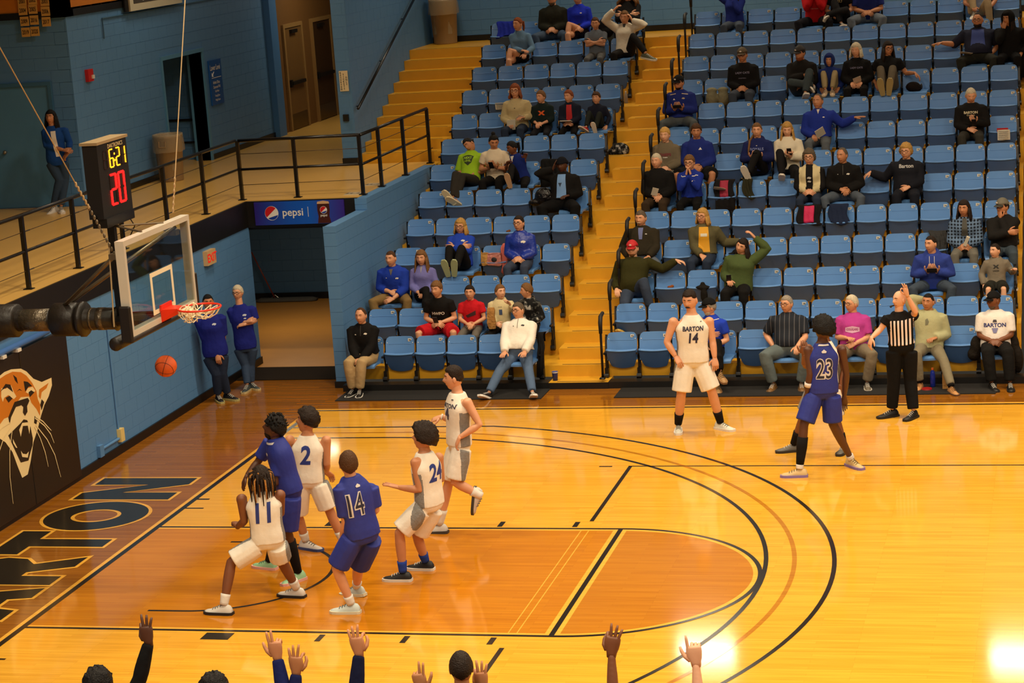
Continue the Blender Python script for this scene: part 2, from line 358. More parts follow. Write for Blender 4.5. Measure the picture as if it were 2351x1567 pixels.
# plain door in the far left wall
d = empty('door_2', (0, 0, 0), kind='structure')
g = Geo(); g.box((-6.46, 10.9, ZC), (-6.4, 10.96, 4.68)); g.box((-5.28, 10.9, ZC), (-5.22, 10.96, 4.68)); g.box((-6.46, 10.9, 4.68), (-5.22, 10.96, 4.74)); g.obj('door_frame', mat('frame paint dark', (62, 108, 140), .4, .05), d)
g = Geo(); g.box((-6.4, 10.93, ZC+.01), (-5.28, 10.955, 4.68)); lf = g.obj('door_leaf', mat('door paint', (84, 136, 172), .45, .05), d)
g = Geo(); g.ball((-6.16, 10.88, 3.62), (.035, .035, .035)); g.tube([(-6.16, 10.93, 3.62), (-6.16, 10.88, 3.62)], .018); g.obj('door_knob', GLUM, lf, True)
g = Geo(); g.box((-6.2, 10.905, 4.69), (-6.02, 10.925, 4.735)); g.obj('door_closer', mat('dark plate', (34, 26, 20), .5), d)
# brown service doors beyond the passage
g = Geo(); g.box((-5.1, 20.4, ZC), (XC, 27, 8.5)); g.box((-5.1, 26.9, ZC), (-1.5, 27, 8.5)); struct('wall_passage', g, mat('brown wall paint', (116, 80, 36), .6, .07))
for k, (y0, y1, c) in enumerate(((21.0, 22.0, (118, 86, 44)), (22.75, 23.9, (62, 40, 18)))):
    d = empty('door_%d' % (3+k), (0, 0, 0), kind='structure')
    g = Geo(); g.box((XC, y0-.09, ZC), (XC+.05, y0, 4.8)); g.box((XC, y1, ZC), (XC+.05, y1+.09, 4.8)); g.box((XC, y0-.09, 4.8), (XC+.05, y1+.09, 4.88)); g.obj('door_frame', mat('tan frame', (150, 116, 66), .5, .05), d)
    g = Geo(); g.box((XC, y0, ZC+.01), (XC+.03, y1, 4.8)); lf = g.obj('door_leaf', mat('door leaf %d' % k, c, .45, .1), d)
    g = Geo(); g.box((XC+.03, y0+.02, ZC+.02), (XC+.036, y1-.02, ZC+.34)); g.obj('kick_plate', mat('kick plate', (96, 72, 38), .3, .1, metal=.6), d)
    g = Geo(); g.box((XC+.03, y0+.1, 3.62), (XC+.1, y1-.1, 3.69)); g.box((XC+.03, y0+.06, 3.58), (XC+.08, y0+.14, 3.73)); g.obj('panic_bar', BLACKP, lf)
    g = Geo(); g.box((XC+.03, y0+.3, 4.68), (XC+.09, y0+.65, 4.75)); g.obj('door_closer', BLACKP, lf)
# stair wall and back wall
g = Geo(); g.box((-1.72, 15.0, ZC), (-1.455, 20.4, 8.5)); ws = struct('wall_stair', g, BLUE); blocks(ws, (-1.457, 15.0, 0), 1, (0, 1), 5.3, ZC+.0, 5.9, .004, UNIT, zero=ZC, limit=200)
blocks(ws, (-1.72, 15.002, 0), 0, (1, -1), .266, ZC+.12, 5.8, .004, UNIT, zero=ZC, limit=60)
g = Geo(); g.box((-1.73, 14.98, ZC), (-1.445, 15.3, ZC+.12)); struct('baseboard_stair', g, BLACKP)
YB = 20.35
g = Geo(); g.box((-1.72, YB+.004, 2), (24, YB+.2, 9.8)); wb = struct('wall_back', g, BLUE); blocks(wb, (-1.45, YB+.006, 0), 0, (1, -1), 13.5, 4.5, 5.75, .006, UNIT, zero=4.39)
g = Geo(); g.box((-1.45, YB-.02, 4.38), (24, YB, 4.5)); struct('baseboard_back', g, BLACKP)
# enclosure out of view, so the light stays inside the hall
g = Geo(); g.box((-9.2, -24, 9.9), (24, 28, 10.1)); struct('ceiling', g, mat('ceiling', (150, 135, 110), .8))
g = Geo(); g.box((24, -24, -1), (24.2, 28, 10)); struct('wall_right', g, BLUE); g = Geo(); g.box((-9.2, -24.2, -1), (24, -24, 10)); struct('wall_near', g, BLUE)
g = Geo(); g.box((-9.2, -24, 2), (-9, 28, 10)); struct('wall_far_left', g, BLUE)

# ------------------------------------------------------------------ bleachers
def PZ(k): return .1+.1715*k        # tread k (half steps)
def PY(k): return 8.78+.395*k
LX0, LX1, AX0, AX1, RX0, RX1 = .09, 3.3, 3.3, 4.2, 4.2, 10.1
bl = empty('bleacher_platform', (0, 0, 0), kind='structure')
g = Geo(); g.box((LX0, 8.78, 0), (AX0, 9.0, .1)); g.box((AX0-.0, 8.77, 0), (RX0, 9.0, .097)); g.box((RX0, 8.78, 0), (24, 9.0, .1)); g.obj('front_curb', BLACKP, bl)
for r in range(1, 14):
    k = 2*r-1
    for a, b in ((LX0, LX1), (RX0, RX1)):
        if True:
            g = Geo(); g.box((a, PY(k), max(0, PZ(k)-.36) if r > 1 else .1), (b, PY(k+2)+(2.0 if r == 13 else .02), PZ(k))); g.obj('platform', VINYL, bl)
def stair(name, x0, x1, k0, k1, label):
    t = empty(name, (0, 0, 0), kind='structure')
    for k in range(k0, k1+1):
        g = Geo(); yb = PY(k+1)+.03 if k < k1 else YB
        g.box((x0, PY(k), PZ(k)-.18), (x1, yb, PZ(k))); o = g.obj('step', VINYL, t)
        g = Geo(); g.box((x0+.12, PY(k)+.05, PZ(k)), (x1-.12, PY(k)+.075, PZ(k)+.002)); g.obj('grip_strip', BLACKP, o)
stair('aisle_stair', AX0, AX1, 0, 25, ''); stair('side_stair', -1.45, .1, 15, 25, ''); stair('end_stair', 10.16, 11.3, 0, 25, '')
# ------------------------------------------------------------------ flip-up seats
SB = mat('seat blue plastic', (92, 140, 200), .33, .05, 6); SU = mat('seat underside', (62, 98, 152), .5, .08, 6); SFR = mat('seat frame black', (15, 13, 12), .4, .1)  # underside is the same blue plastic; its shade is put into a darker colour
PLT = mat('number plate', (236, 228, 208), .5, 0); INK = mat('ink black', (18, 16, 14), .6, 0); RIV = mat('rivet', (225, 222, 215), .3, 0)
PITCH = .491
def FZ(r): return max(0, .343*r-.071)
def SX(s): return 10.002-(s-32)*PITCH-(.983 if s > 43 else 0)-.2325
def SY(r): return 9.188+.793*r
def shell(front, nx, nz, th):
    """closed slab from a front(u,v)->(x,y,z) surface, thickened along +y"""
    g = Geo(); A = [[Vector(front(i/(nx-1), j/(nz-1))) for i in range(nx)] for j in range(nz)]
    vs = [p for row in A for p in row]+[p+Vector((0, th, 0)) for row in A for p in row]; o = nx*nz; fs = []
    for j in range(nz-1):
        for i in range(nx-1):
            a = j*nx+i; fs += [(a, a+1, a+nx+1, a+nx), (o+a, o+a+nx, o+a+nx+1, o+a+1)]
    for j in range(nz-1):
        for a, b in ((j*nx, (j+1)*nx), ((j+1)*nx+nx-1, j*nx+nx-1)): fs.append((a, b, o+b, o+a))
    for i in range(nx-1):
        fs.append((i+1, i, o+i, o+i+1)); a = (nz-1)*nx+i; fs.append((a, a+1, o+a+1, o+a))
    return g.add(vs, fs)
def back_f(u, v):
    a = 2*u-1; hw = .226-.022*max(0, v-.8)/.2*(1 if abs(a) > .9 else .6); x = a*hw
    z = .36+.397*v-.022*max(0, (abs(a)-.75)/.25)**2*(v > .9); return (x, -.075*(1-v)-.028*a*a+.004, z)
BACK = smoothn(shell(back_f, 13, 8, .018).mesh('backrest', SB), 50)
g = Geo(); A = [back_f(u, .72) for u in np.linspace(.1, .9, 9)]; g.tube([(x, y-.001, z) for x, y, z in A], .003, 5); CREASE = g.mesh('crease', SB, True)
def up_f(u, v):
    a = 2*u-1; hw = .165+.055*min(1, v*1.6); z = .225+.275*v+.012*a*a*v; yy = -.05-.115*v-.02*(1-a*a)*v
    if v < .3: z += .03*(a*a)*(1-v/.3)
    return (a*hw, yy, z)
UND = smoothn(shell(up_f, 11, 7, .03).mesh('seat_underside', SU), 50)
g = Geo(); rs = []
for u in np.linspace(0, 1, 13):
    x, y, z = up_f(u, 1); x *= 1.03; rs.append([(x, y+.034+math.cos(t)*.05, z+.008+math.sin(t)*.016) for t in np.linspace(0, 2*pi, 9)[:-1]])
g.rings(rs); LIP = g.mesh('seat', SB, True)
def dn_f(u, v):
    a = 2*u-1; return (a*(.215-.02*v*v), -.06-.40*v-.03*(1-a*a)*(v > .5)*(v-.5)*2, .415+.012*v-.02*(1-a*a)*math.sin(pi*min(1, v*1.1))-.03*max(0, v-.85)/.15)
g = Geo(); nx, nz = 11, 9; A = [[Vector(dn_f(i/(nx-1), j/(nz-1))) for i in range(nx)] for j in range(nz)]
rs = [[p for p in row]+[p-Vector((0, 0, .03)) for p in reversed(row)] for row in A]; g.rings(rs); DOWN = smoothn(g.mesh('seat', SB), 50)
def stanchion(end):
    g = Geo()
    g.tube([(0, .03, .72), (0, .015, .55), (0, -.035, .44), (0, -.03, .3), (0, -.035, .2)], [(.011, .02), (.011, .02), (.014, .035), (.014, .026), (.016, .03)], 6)
    g.box((-.016, -.2, .462), (.016, -.02, .49)); g.box((-.026, -.115, .085), (.026, -.03, .24)); g.tube([(-.034, -.12, .12), (.034, -.12, .12)], .042, 10)
    if end: g.add([(x, y, z) for x in (-.012, .012) for y, z in ((-.02, .7), (.035, .72), (.05, .45), (.0, .1), (-.1, .1), (-.11, .4))], [(5, 4, 3, 2, 1, 0), (6, 7, 8, 9, 10, 11)]+[(i, (i+1) % 6, 6+(i+1) % 6, 6+i) for i in range(6)])
    return g.mesh('stanchion', SFR)
STN, STE = stanchion(0), stanchion(1)
q = Geo(); c = back_f(.86, .87); q.box((c[0]-.031, c[1]-.004, c[2]-.021), (c[0]+.025, c[1]+.004, c[2]+.021)); PLATE = q.mesh('number_plate', PLT)
q = Geo(); q.ball((0, 0, 0), .0085, 6, 4); RIVET = q.mesh('rivet', RIV); RIVP = [back_f(u, .77) for u in (.055, .945)]
DIG = {}
for n in range(32, 50):
    vs, fs = text_mesh(str(n), bold=.02); q = Geo(); q.add([(c[0]-.003+a*.028, c[1]-.0055, c[2]+b*.028) for a, b in vs], fs); DIG[n] = q.mesh('seat_number', INK)
ORD = ['first', 'second', 'third', 'fourth', 'fifth', 'sixth', 'seventh', 'eighth', 'ninth', 'tenth', 'eleventh', 'twelfth', 'top']
WORD = dict(zip(range(32, 50), [a+b for a in ('thirty-', 'forty-') for b in ('', 'one', 'two', 'three', 'four', 'five', 'six', 'seven', 'eight', 'nine')][2:])); WORD[40] = 'forty'
SEATDOWN = {}   # filled by the people and bags below: (row, seat) -> what is on it
def build_chairs():
    for r in range(13):
        for s in range(32, 50):
            if r == 0 and s == 49 and False: continue
            dn = SEATDOWN.get((r+1, s)); num = 'seat plated %s, %s row%s' % (WORD[s], ORD[r], ' from the court' if r < 12 else '')
            o = empty('flip_seat', (SX(s), SY(r), FZ(r)), ('blue plastic %s, folded down' if dn == 1 else 'blue plastic flip-up %s')%num, 'seat', 'blue numbered stadium seats')
            link('backrest', BACK, o); link('crease', CREASE, o)
            if dn: link('seat', DOWN, o)
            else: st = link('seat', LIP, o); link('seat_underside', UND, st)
            pl = link('number_plate', PLATE, o); link('seat_number', DIG[s], pl)
            for e in RIVP: link('rivet', RIVET, o, e)
            link('stanchion', STE if s in (32, 44) else STN, o, (.2455, 0, 0))
            if s in (43, 49): link('stanchion', STE if s == 43 else STN, o, (-.2455, 0, 0))
# ------------------------------------------------------------------ railings
def railing(label, pts, ztop=.955, posts=(), tubes=.022):
    o = empty('railing', (0, 0, 0), label, 'railing', 'black concourse railings'); P = [Vector((x, y, ZC)) for x, y in pts]
    for nm, h, r in (('top_rail', ztop, .027), ('middle_rail', .49, .022), ('cable', .74, .005), ('cable', .24, .005)):
        g = Geo(); g.tube([p+Vector((0, 0, h)) for p in P], r, 8); g.obj(nm, RAIL if r > .01 else mat('steel cable', (70, 52, 32), .4, .1, metal=.5), o, True)
    for x, y in posts:
        g = Geo(); g.box((x-.026, y-.026, ZC+.01), (x+.026, y+.026, ZC+ztop)); g.box((x-.06, y-.05, ZC), (x+.06, y+.05, ZC+.012)); g.obj('post', RAIL, o)
        for h in (.24, .74):
            g = Geo(); g.tube([(x, y+.04, ZC+h), (x, y+.2, ZC+h)], .009, 6)
            if abs(pts[0][0]-pts[1][0]) < .1: g.obj('turnbuckle', mat('dark steel', (40, 32, 24), .4), o)
railing('long black steel railing along the concourse edge behind the backboard', [(-2.15, -3), (-2.15, 10.98)], posts=[(-2.15, y) for y in (-1.0, .5, 2.0, 3.42, 4.9, 6.4, 8.0, 9.5)])
railing('short black railing above the blue soft drink sign', [(-2.1, 10.98), (-.09, 11.1)], posts=[(-2.1, 10.95), (-1.18, 11.03), (-.1, 11.1)])
railing('black railing beside the seats, ending at the side stair', [(-.07, 11.1), (-.05, 14.8)], posts=[(-.07, 12.0), (-.05, 13.3), (-.05, 14.8)])
HRG = Geo(); HRG.tube([(0, -.3, -.02), (0, -.27, .5), (0, -.25, .8), (0, -.2, .88), (0, -.06, .9)], .019, 8); HRG.box((-.04, -.36, -.03), (.04, -.24, -.01)); HRM = HRG.mesh('post', RAIL, True)
HG2 = Geo(); HG2.tube([(0, -.262, .64), (0, -.25, .8), (0, -.2, .885), (0, -.05, .905)], [.026, .032, .032, .028], 10); HGM = HG2.mesh('grip', mat('rubber grip', (18, 15, 12), .6, .1), True)
for r in range(13):
    o = empty('aisle_handrail', (4.115, 9.13+.79*r, .17+.343*r), 'black hooked handrail on the centre aisle beside the %s row' % ORD[r], 'handrail', 'aisle handrails'); link('post', HRM, o); link('grip', HGM, o)
o = empty('stair_handrail', (0, 0, 0), 'black slanted handrail fixed to the blue stair wall', 'handrail')
g = Geo(); g.tube([(-1.36, 14.98, 3.67), (-1.36, 20.0, 5.79)], .024, 8); g.obj('rail', RAIL, o, True)
for t in (.04, .35, .66, .95):
    y = 14.98+5.02*t; z = 3.67+2.12*t; g = Geo(); g.tube([(-1.455, y, z-.06), (-1.38, y, z-.05), (-1.36, y, z)], .01, 6); g.obj('bracket', RAIL, o)

# ------------------------------------------------------------------ backboard
bb = empty('basketball_hoop', (0, 0, 0), 'glass backboard with red rim and padded black support boom', 'hoop')
BX, Y0, Y1, Z0, Z1 = 1.22, -.9, .9, 2.92, 3.945
gm = bpy.data.materials.new('board glass'); gm.use_nodes = True; nt = gm.node_tree; nt.nodes.clear()
out = nt.nodes.new('ShaderNodeOutputMaterial'); tr = nt.nodes.new('ShaderNodeBsdfTransparent'); gl = nt.nodes.new('ShaderNodeBsdfGlossy'); gl.inputs['Roughness'].default_value = .02; tr.inputs[0].default_value = (.86, .9, .88, 1)
lw = nt.nodes.new('ShaderNodeFresnel'); lw.inputs[0].default_value = 1.5; mxs = nt.nodes.new('ShaderNodeMixShader'); mxs.inputs[0].default_value = .07; nt.links.new(tr.outputs[0], mxs.inputs[1]); nt.links.new(gl.outputs[0], mxs.inputs[2]); nt.links.new(mxs.outputs[0], out.inputs[0])
g = Geo(); g.box((BX-.022, Y0+.04, Z0+.04), (BX-.01, Y1-.04, Z1-.04)); g.obj('glass', gm, bb)
FRM = mat('backboard frame', (214, 206, 188), .35, .04, metal=.2)
for nm, lo, hi in (('frame_bar', (BX-.1, Y0, Z1-.06), (BX, Y1, Z1)), ('frame_bar', (BX-.1, Y0, Z0), (BX, Y1, Z0+.06)), ('frame_bar', (BX-.1, Y0, Z0+.06), (BX, Y0+.05, Z1-.06)), ('frame_bar', (BX-.1, Y1-.05, Z0+.06), (BX, Y1, Z1-.06))):
    g = Geo(); g.box(lo, hi); g.obj(nm, FRM, bb)
g = Geo(); t0, t1, u0, u1, w_ = -.305, .305, 3.03, 3.49, .05
for lo, hi in (((BX-.008, t0, u0), (BX-.005, t1, u0+w_)), ((BX-.008, t0, u1-w_), (BX-.005, t1, u1)), ((BX-.008, t0, u0+w_), (BX-.005, t0+w_, u1-w_)), ((BX-.008, t1-w_, u0+w_), (BX-.005, t1, u1-w_))): g.box(lo, hi)
g.obj('target_square', mat('board white', (236, 224, 190), .4, 0), bb)
g = Geo(); g.box((BX-.12, Y0-.03, Z0-.06), (BX+.015, Y1+.03, Z0-.002)); g.box((BX-.12, Y0-.045, Z0-.06), (BX+.015, Y0-.001, Z0+.34)); g.box((BX-.12, Y1+.001, Z0-.06), (BX+.015, Y1+.045, Z0+.36))
pd = g.obj('edge_padding', mat('foam padding', (22, 16, 12), .5, .1), bb); mo = pd.modifiers.new('b', 'BEVEL'); mo.width = .02; mo.segments = 2
RED = mat('rim red', (222, 44, 14), .35, .05); g = Geo(); RC = Vector((1.62, 0, 3.05))
g.tube([RC+Vector((.232*math.cos(a), .232*math.sin(a), 0)) for a in np.linspace(0, 2*pi, 41)[:-1]], .011, 8, closed=True); rim = g.obj('rim', RED, bb, True)
g = Geo(); g.add([(BX, -.14, 3.06), (BX, .14, 3.06), (BX, .13, 2.92), (BX, -.13, 2.92), (1.4, -.09, 3.06), (1.4, .09, 3.06), (1.38, .07, 2.99), (1.38, -.07, 2.99)], [(0, 1, 2, 3), (7, 6, 5, 4), (0, 4, 5, 1), (1, 5, 6, 2), (2, 6, 7, 3), (3, 7, 4, 0)]); g.box((BX, -.15, 3.05), (1.24, .15, 3.11)); g.obj('rim_bracket', RED, bb)
NET = mat('net cord', (236, 220, 186), .8, .1); g = Geo(); rnd = random.Random(3)
for k in range(14):
    a = 2*pi*k/14; top = RC+Vector((.23*math.cos(a), .23*math.sin(a), -.01)); low = RC+Vector((-.08+.07*math.cos(a+1)+.05*rnd.uniform(-1, 1), -.03+.1*math.sin(a+1), -.14+.1*rnd.random()))
    mid = (top+low)*.5+Vector((0, 0, -.06-.03*rnd.random())); g.tube([top, top*.6+mid*.4+Vector((0, 0, -.03)), mid, low], .0055, 5)
    low2 = RC+Vector((-.1+.06*math.cos(a+2.2), -.02+.09*math.sin(a+2.2), -.1+.1*rnd.random())); g.tube([top, (top+low2)*.5+Vector((0, 0, -.05)), low2], .0055, 5)
for k in range(16):
    c0 = RC+Vector((-.11+.05*rnd.uniform(-1, 1), -.04+.08*rnd.uniform(-1, 1), -.05+.06*rnd.uniform(-1, 1))); R3 = Matrix.Rotation(rnd.random()*3, 3, 'X')@Matrix.Rotation(rnd.random()*3, 3, 'Y')
    g.tube([c0+R3@Vector((.055*math.cos(t), .055*math.sin(t), 0)) for t in np.linspace(0, 5, 9)], .006, 5)
g.obj('net', NET, rim)
BOOM = mat('boom padding', (30, 24, 18), .45, .3, 9, .25, 18); g = Geo()
g.tube([(-1.75, 0, 2.95), (.62, 0, 2.95)], .125, 16); bo = g.obj('support_boom', BOOM, bb, True)
for x0, x1, r in ((-1.2, -.55, .19), (-.12, .18, .19), (.2, .27, .2), (.62, .66, .14)):
    g = Geo(); g.tube([(x0, 0, 2.95), (x0+.02, 0, 2.95), (x1-.02, 0, 2.95), (x1, 0, 2.95)], [r*.9, r, r, r*.9], 16); g.obj('collar', BOOM, bo, True)
for x0, x1 in ((-.5, -.16), (.33, .36), (.42, .5)):
    g = Geo(); g.tube([(x0, 0, 2.95), (x1, 0, 2.95)], .128, 16); g.obj('tape_wrap', mat('silver tape', (96, 86, 70), .25, .3, 14, .6, 30, metal=.5), bo, True)
for yy, rr_ in ((-.05, .06), (.3, .03)): g = Geo(); g.tube([(.6, yy, 2.93), (1.1, yy, 2.94)], rr_, 10); g.obj('board_mount', RAIL, bb)
STR = mat('grey strut', (120, 106, 84), .35, .15, metal=.6)
for s in (-1, 1):
    g = Geo(); g.tube([(0.02, .03*s, 3.1), (1.12, .74*s, 3.84)], .024, 8); g.obj('strut', STR, bb, True)
for yy in (-.77, .75): g = Geo(); g.box((1.0, yy-.05, 3.74), (1.13, yy+.05, 3.8)); g.obj('corner_bracket', STR, bb)
g = Geo(); g.tube([(-1.5, 0, 2.95), (-1.5, 0, 9.9)], .06, 12); g.obj('ceiling_hanger', RAIL, bb, True)
g = Geo(); g.box((.65, -.035, 2.95), (.73, .035, 4.2)); g.obj('mast', RAIL, bb)
g = Geo(); g.tube([(.72, 0, 3.98), (1.17, -.3, 3.95)], .012, 6); g.tube([(.72, 0, 3.98), (1.17, .3, 3.95)], .012, 6); g.obj('brace', STR, bb)
g = Geo(); g.tube([(.98, -.86, 2.835), (.98, -.84, 2.835), (.98, -.3, 2.835), (.98, -.28, 2.835)], [.06, .075, .075, .06], 14); g.obj('pad_roll', BOOM, bb, True); g = Geo(); g.tube([(.98, -.5, 2.89), (1.1, -.5, 2.96)], .02, 6); g.obj('roll_bracket', STR, bb)
ROPE = mat('hoist cable', (176, 150, 108), .6, .1)
for nm, q0, q1, xp in (('hoist_cable', (397, 488), (425, 0), 1.17), ('hoist_cable', (205, 478), (0, 110), .9)):
    a = at(*q0, 0, xp); b = at(*q1, 0, xp); e = a+(b-a)*((9.9-a.z)/(b.z-a.z)); g = Geo(); g.tube([a, e], .0065, 6)
    for k in range(6):
        c = a+(b-a).normalized()*(.03+.07*k); g.ball(c, (.014, .014, .03), 6, 5)
    o = g.obj(nm, ROPE, bb)
a = at(205, 478, 0, .9); g = Geo()
for k in range(11): g.ball(a.lerp(Vector((1.05, -.78, 3.8)), k/10), (.016, .016, .028), 6, 5)
g.obj('chain', STR, bb); g = Geo(); c = at(250, 562, 0, 1.0); e = at(262, 750, 0, 1.0); g.tube([c, e], .008, 6); g.obj('hoist_cable', ROPE, bb)
# shot clock
sc = empty('shot_clock', (0, 0, 0), 'black shot clock with lit amber and red digits above the backboard', 'clock')
p0 = at(221, 334, 1, -.38); CX = p0.x; CT = p0.z; CB = at(233, 508, 1, -.38).z+.02
g = Geo(); g.box((CX-.17, -.38, CB), (CX, .38, CT)); g.obj('housing', mat('clock housing', (15, 12, 11), .5, .05), sc)
g = Geo(); g.box((CX-.19, -.4, CT), (CX+.015, .4, CT+.03)); g.obj('lid', mat('clock lid', (150, 128, 92), .5, .05), sc)
g = Geo(); g.box((CX-.15, -.36, CB-.1), (CX+.02, .36, CB)); g.tube([(CX-.1, -.42, CB+.02), (CX-.1, -.2, CB+.02)], .025, 8); g.obj('lower_housing', RAIL, sc)
text_obj('lettering', 'DAKTRONICS', (CX, .08, CT-.045), (0, 1, 0), (0, 0, 1), .045, mat('clock letter white', (220, 200, 150), .5, 0), sc, bold=.01)
AMB = mat('amber lamps', (255, 176, 30), .5, 0, emit=2.2); RLED = mat('red lamps', (255, 24, 22), .5, 0, emit=2.6); OFFL = mat('unlit lamps', (40, 14, 10), .5, 0)
SEG = {'0': 'abcdef', '1': 'bc', '2': 'abged', '6': 'acdefg', '8': 'abcdefg'}
def seg7(ch, y, z, w, h, m, off, dots):
    ends = {'a': ((0, 1), (1, 1)), 'b': ((1, 1), (1, .5)), 'c': ((1, .5), (1, 0)), 'd': ((0, 0), (1, 0)), 'e': ((0, .5), (0, 0)), 'f': ((0, 1), (0, .5)), 'g': ((0, .5), (1, .5))}
    for on in (1, 0):
        g = Geo()
        for s_, (p, q) in ends.items():
            if (s_ in SEG[ch]) != bool(on): continue
            n = dots if s_ in 'bcef' else max(3, dots-1)
            for i in range(n):
                t = (i+.6)/(n+.2); yy = y+w*(p[0]+(q[0]-p[0])*t); zz = z+h*(p[1]+(q[1]-p[1])*t); vert = s_ in 'bcef'
                a_, b_ = (.021, .012) if vert else (.012, .012); a_ *= h/.26*.8; b_ *= h/.26*.8; g.box((CX+.001, yy-a_, zz-b_), (CX+.006, yy+a_, zz+b_))
        if g.v: tag(g.obj('digit' if on else 'unlit_digit', m if on else off, sc), kind='stuff')
for ch, y, m in (('8', -.24, OFFL), ('6', -.09, AMB), ('2', .08, AMB), ('1', .22, AMB)): seg7(ch, y, CB+.52, .09, .19, m, OFFL, 5)
for z in (.575, .645): g = Geo(); g.box((CX+.001, .028, CB+z), (CX+.006, .05, CB+z+.02)); g.obj('colon_dot', AMB, sc)
for ch, y in (('2', -.13), ('0', .08)): seg7(ch, y, CB+.12, .14, .32, RLED, OFFL, 8)
g = Geo(); g.tube([(CX-.1, .36, CB), (CX-.02, .42, CB-.2), (CX-.1, .34, CB-.38)], .007, 6); g.obj('power_cable', RAIL, sc)
# ball
bal = empty('basketball', tuple(at(381, 840, 1, .1)), 'orange basketball in the air below the hoop', 'ball'); g = Geo(); g.ball((0, 0, 0), .121, 28, 18); g.obj('ball_skin', mat('ball leather', (222, 92, 30), .5, .1, 20, .3, 220), bal, True)
g = Geo(); Rm = Matrix.Rotation(.5, 3, 'X')@Matrix.Rotation(.4, 3, 'Y')
for f in (lambda t: (math.cos(t), math.sin(t), 0), lambda t: (0, math.cos(t), math.sin(t)), lambda t: (math.cos(t)*.86, .5+.0*t, math.sin(t)*.86), lambda t: (math.cos(t)*.86, -.5, math.sin(t)*.86)):
    g.tube([Rm@(Vector(f(t)).normalized()*.1205) for t in np.linspace(0, 2*pi, 33)[:-1]], .0028, 5, closed=True)
g.obj('seam', INK, bal)

# ------------------------------------------------------------------ wall pad with the cougar head
pad = empty('wall_pad', (-2, 0, 0), 'tall black wall pad printed with a roaring cougar head', 'pad')
for y0, y1 in ((-.2, 1.2), (1.21, 2.55), (2.56, 3.9)):
    g = Geo(); g.box((.0, y0, .06), (.055, y1, 2.06)); o = g.obj('pad_panel', PADM, pad); mo = o.modifiers.new('b', 'BEVEL'); mo.width = .012; mo.segments = 2
def padpoly(name, px, m, off, wd=0):
    X = -1.9435+off; g = Geo(); P = [at(a/3.1333, 750+b/3.1333, 0, X) for a, b in px]
    if wd: 
        vs = []
        for i, q in enumerate(P):
            t = (P[min(i+1, len(P)-1)]-P[max(i-1, 0)]); n = Vector((0, -t.z, t.y)).normalized(); k = wd*(1 if i < len(P)-1 else .5)
            vs += [q+n*k, q-n*k]
        g.add(vs, [(2*i, 2*i+2, 2*i+3, 2*i+1) for i in range(len(P)-1)]); me = g.mesh(name, m)
    else:
        bm = bmesh.new(); bm.faces.new([bm.verts.new(q) for q in P]); bm.normal_update(); bmesh.ops.triangulate(bm, faces=bm.faces[:]); me = bpy.data.meshes.new(name); bm.to_mesh(me); bm.free(); me.materials.append(m)
    o = link(name, me, pad, (2, 0, 0)); return o
CW = mat('print cream', (240, 216, 158), .5, 0); CO = mat('print tan', (206, 120, 22), .5, 0); CK = PADM
head = [(-150, 480), (-100, 380), (-40, 345), (0, 350), (30, 325), (80, 305), (150, 300), (190, 320), (240, 372), (300, 396), (370, 365), (374, 420), (350, 500), (320, 560), (295, 640), (270, 740), (240, 830), (222, 960), (200, 1060), (160, 1085), (130, 1010), (90, 900), (40, 830), (-20, 790), (-120, 700)]
padpoly('cougar_print', head, CW, .0)
padpoly('cougar_print', [(-130, 480), (-60, 390), (0, 372), (40, 345), (90, 322), (150, 325), (190, 350), (230, 400), (262, 460), (272, 520), (290, 560), (288, 640), (262, 590), (225, 545), (210, 500), (150, 505), (110, 560), (80, 640), (30, 660), (0, 700), (-80, 640)], CO, .0008)
padpoly('cougar_print', [(282, 450), (350, 402), (335, 440), (300, 470), (292, 520), (278, 500)], CO, .0008)
padpoly('cougar_print', [(10, 440), (40, 445), (80, 420), (100, 470), (118, 500), (100, 520), (60, 490), (30, 510), (20, 540), (8, 500)], CW, .0016); padpoly('cougar_print', [(185, 470), (200, 440), (235, 430), (255, 460), (232, 480), (205, 480)], CW, .0016)
for pl in ([(0, 470), (40, 410), (75, 415), (95, 470), (50, 435), (20, 450)], [(170, 390), (200, 395), (232, 425), (205, 430), (182, 465)], [(95, 345), (120, 365), (130, 410), (108, 385)],
           [(40, 510), (70, 495), (90, 515), (62, 545)], [(205, 470), (225, 455), (248, 470), (215, 505)], [(150, 525), (200, 510), (212, 530), (195, 570), (198, 610), (180, 640), (165, 615), (168, 575), (150, 560)],
           [(105, 540), (150, 525), (150, 565), (115, 575), (80, 650), (70, 700), (60, 650), (80, 600)],
           [(60, 780), (100, 740), (150, 690), (170, 665), (195, 670), (220, 720), (236, 800), (235, 850), (220, 900), (205, 960), (150, 975), (110, 890)], [(120, 372), (150, 400), (180, 372), (150, 440)][:0] or [(120, 465), (140, 445), (160, 460), (140, 452)],
           [(250, 640), (270, 660), (262, 700), (245, 690)], [(300, 520), (318, 540), (300, 600), (290, 560)]):
    padpoly('cougar_print', pl, CK, .0024)
for pl in ([(160, 690), (205, 685), (218, 705), (212, 770), (200, 710), (165, 712), (150, 790), (138, 740)], [(92, 805), (105, 830), (125, 870), (115, 868), (95, 835)], [(150, 890), (165, 912), (190, 915), (208, 895), (200, 940), (160, 935)]): padpoly('cougar_print', pl, CW, .0032)
for pl in ([(255, 645), (310, 680), (345, 720), (370, 745)], [(252, 655), (320, 710), (365, 770), (390, 835)], [(248, 715), (290, 800), (325, 900), (348, 1005)], [(258, 705), (340, 810), (395, 920), (438, 1080)], [(88, 740), (70, 900), (72, 1080), (95, 1272)], [(70, 690), (20, 720), (-40, 780)], [(75, 720), (30, 790), (0, 880), (-20, 960)]): padpoly('whisker_print', pl, CW, .004, .0075)
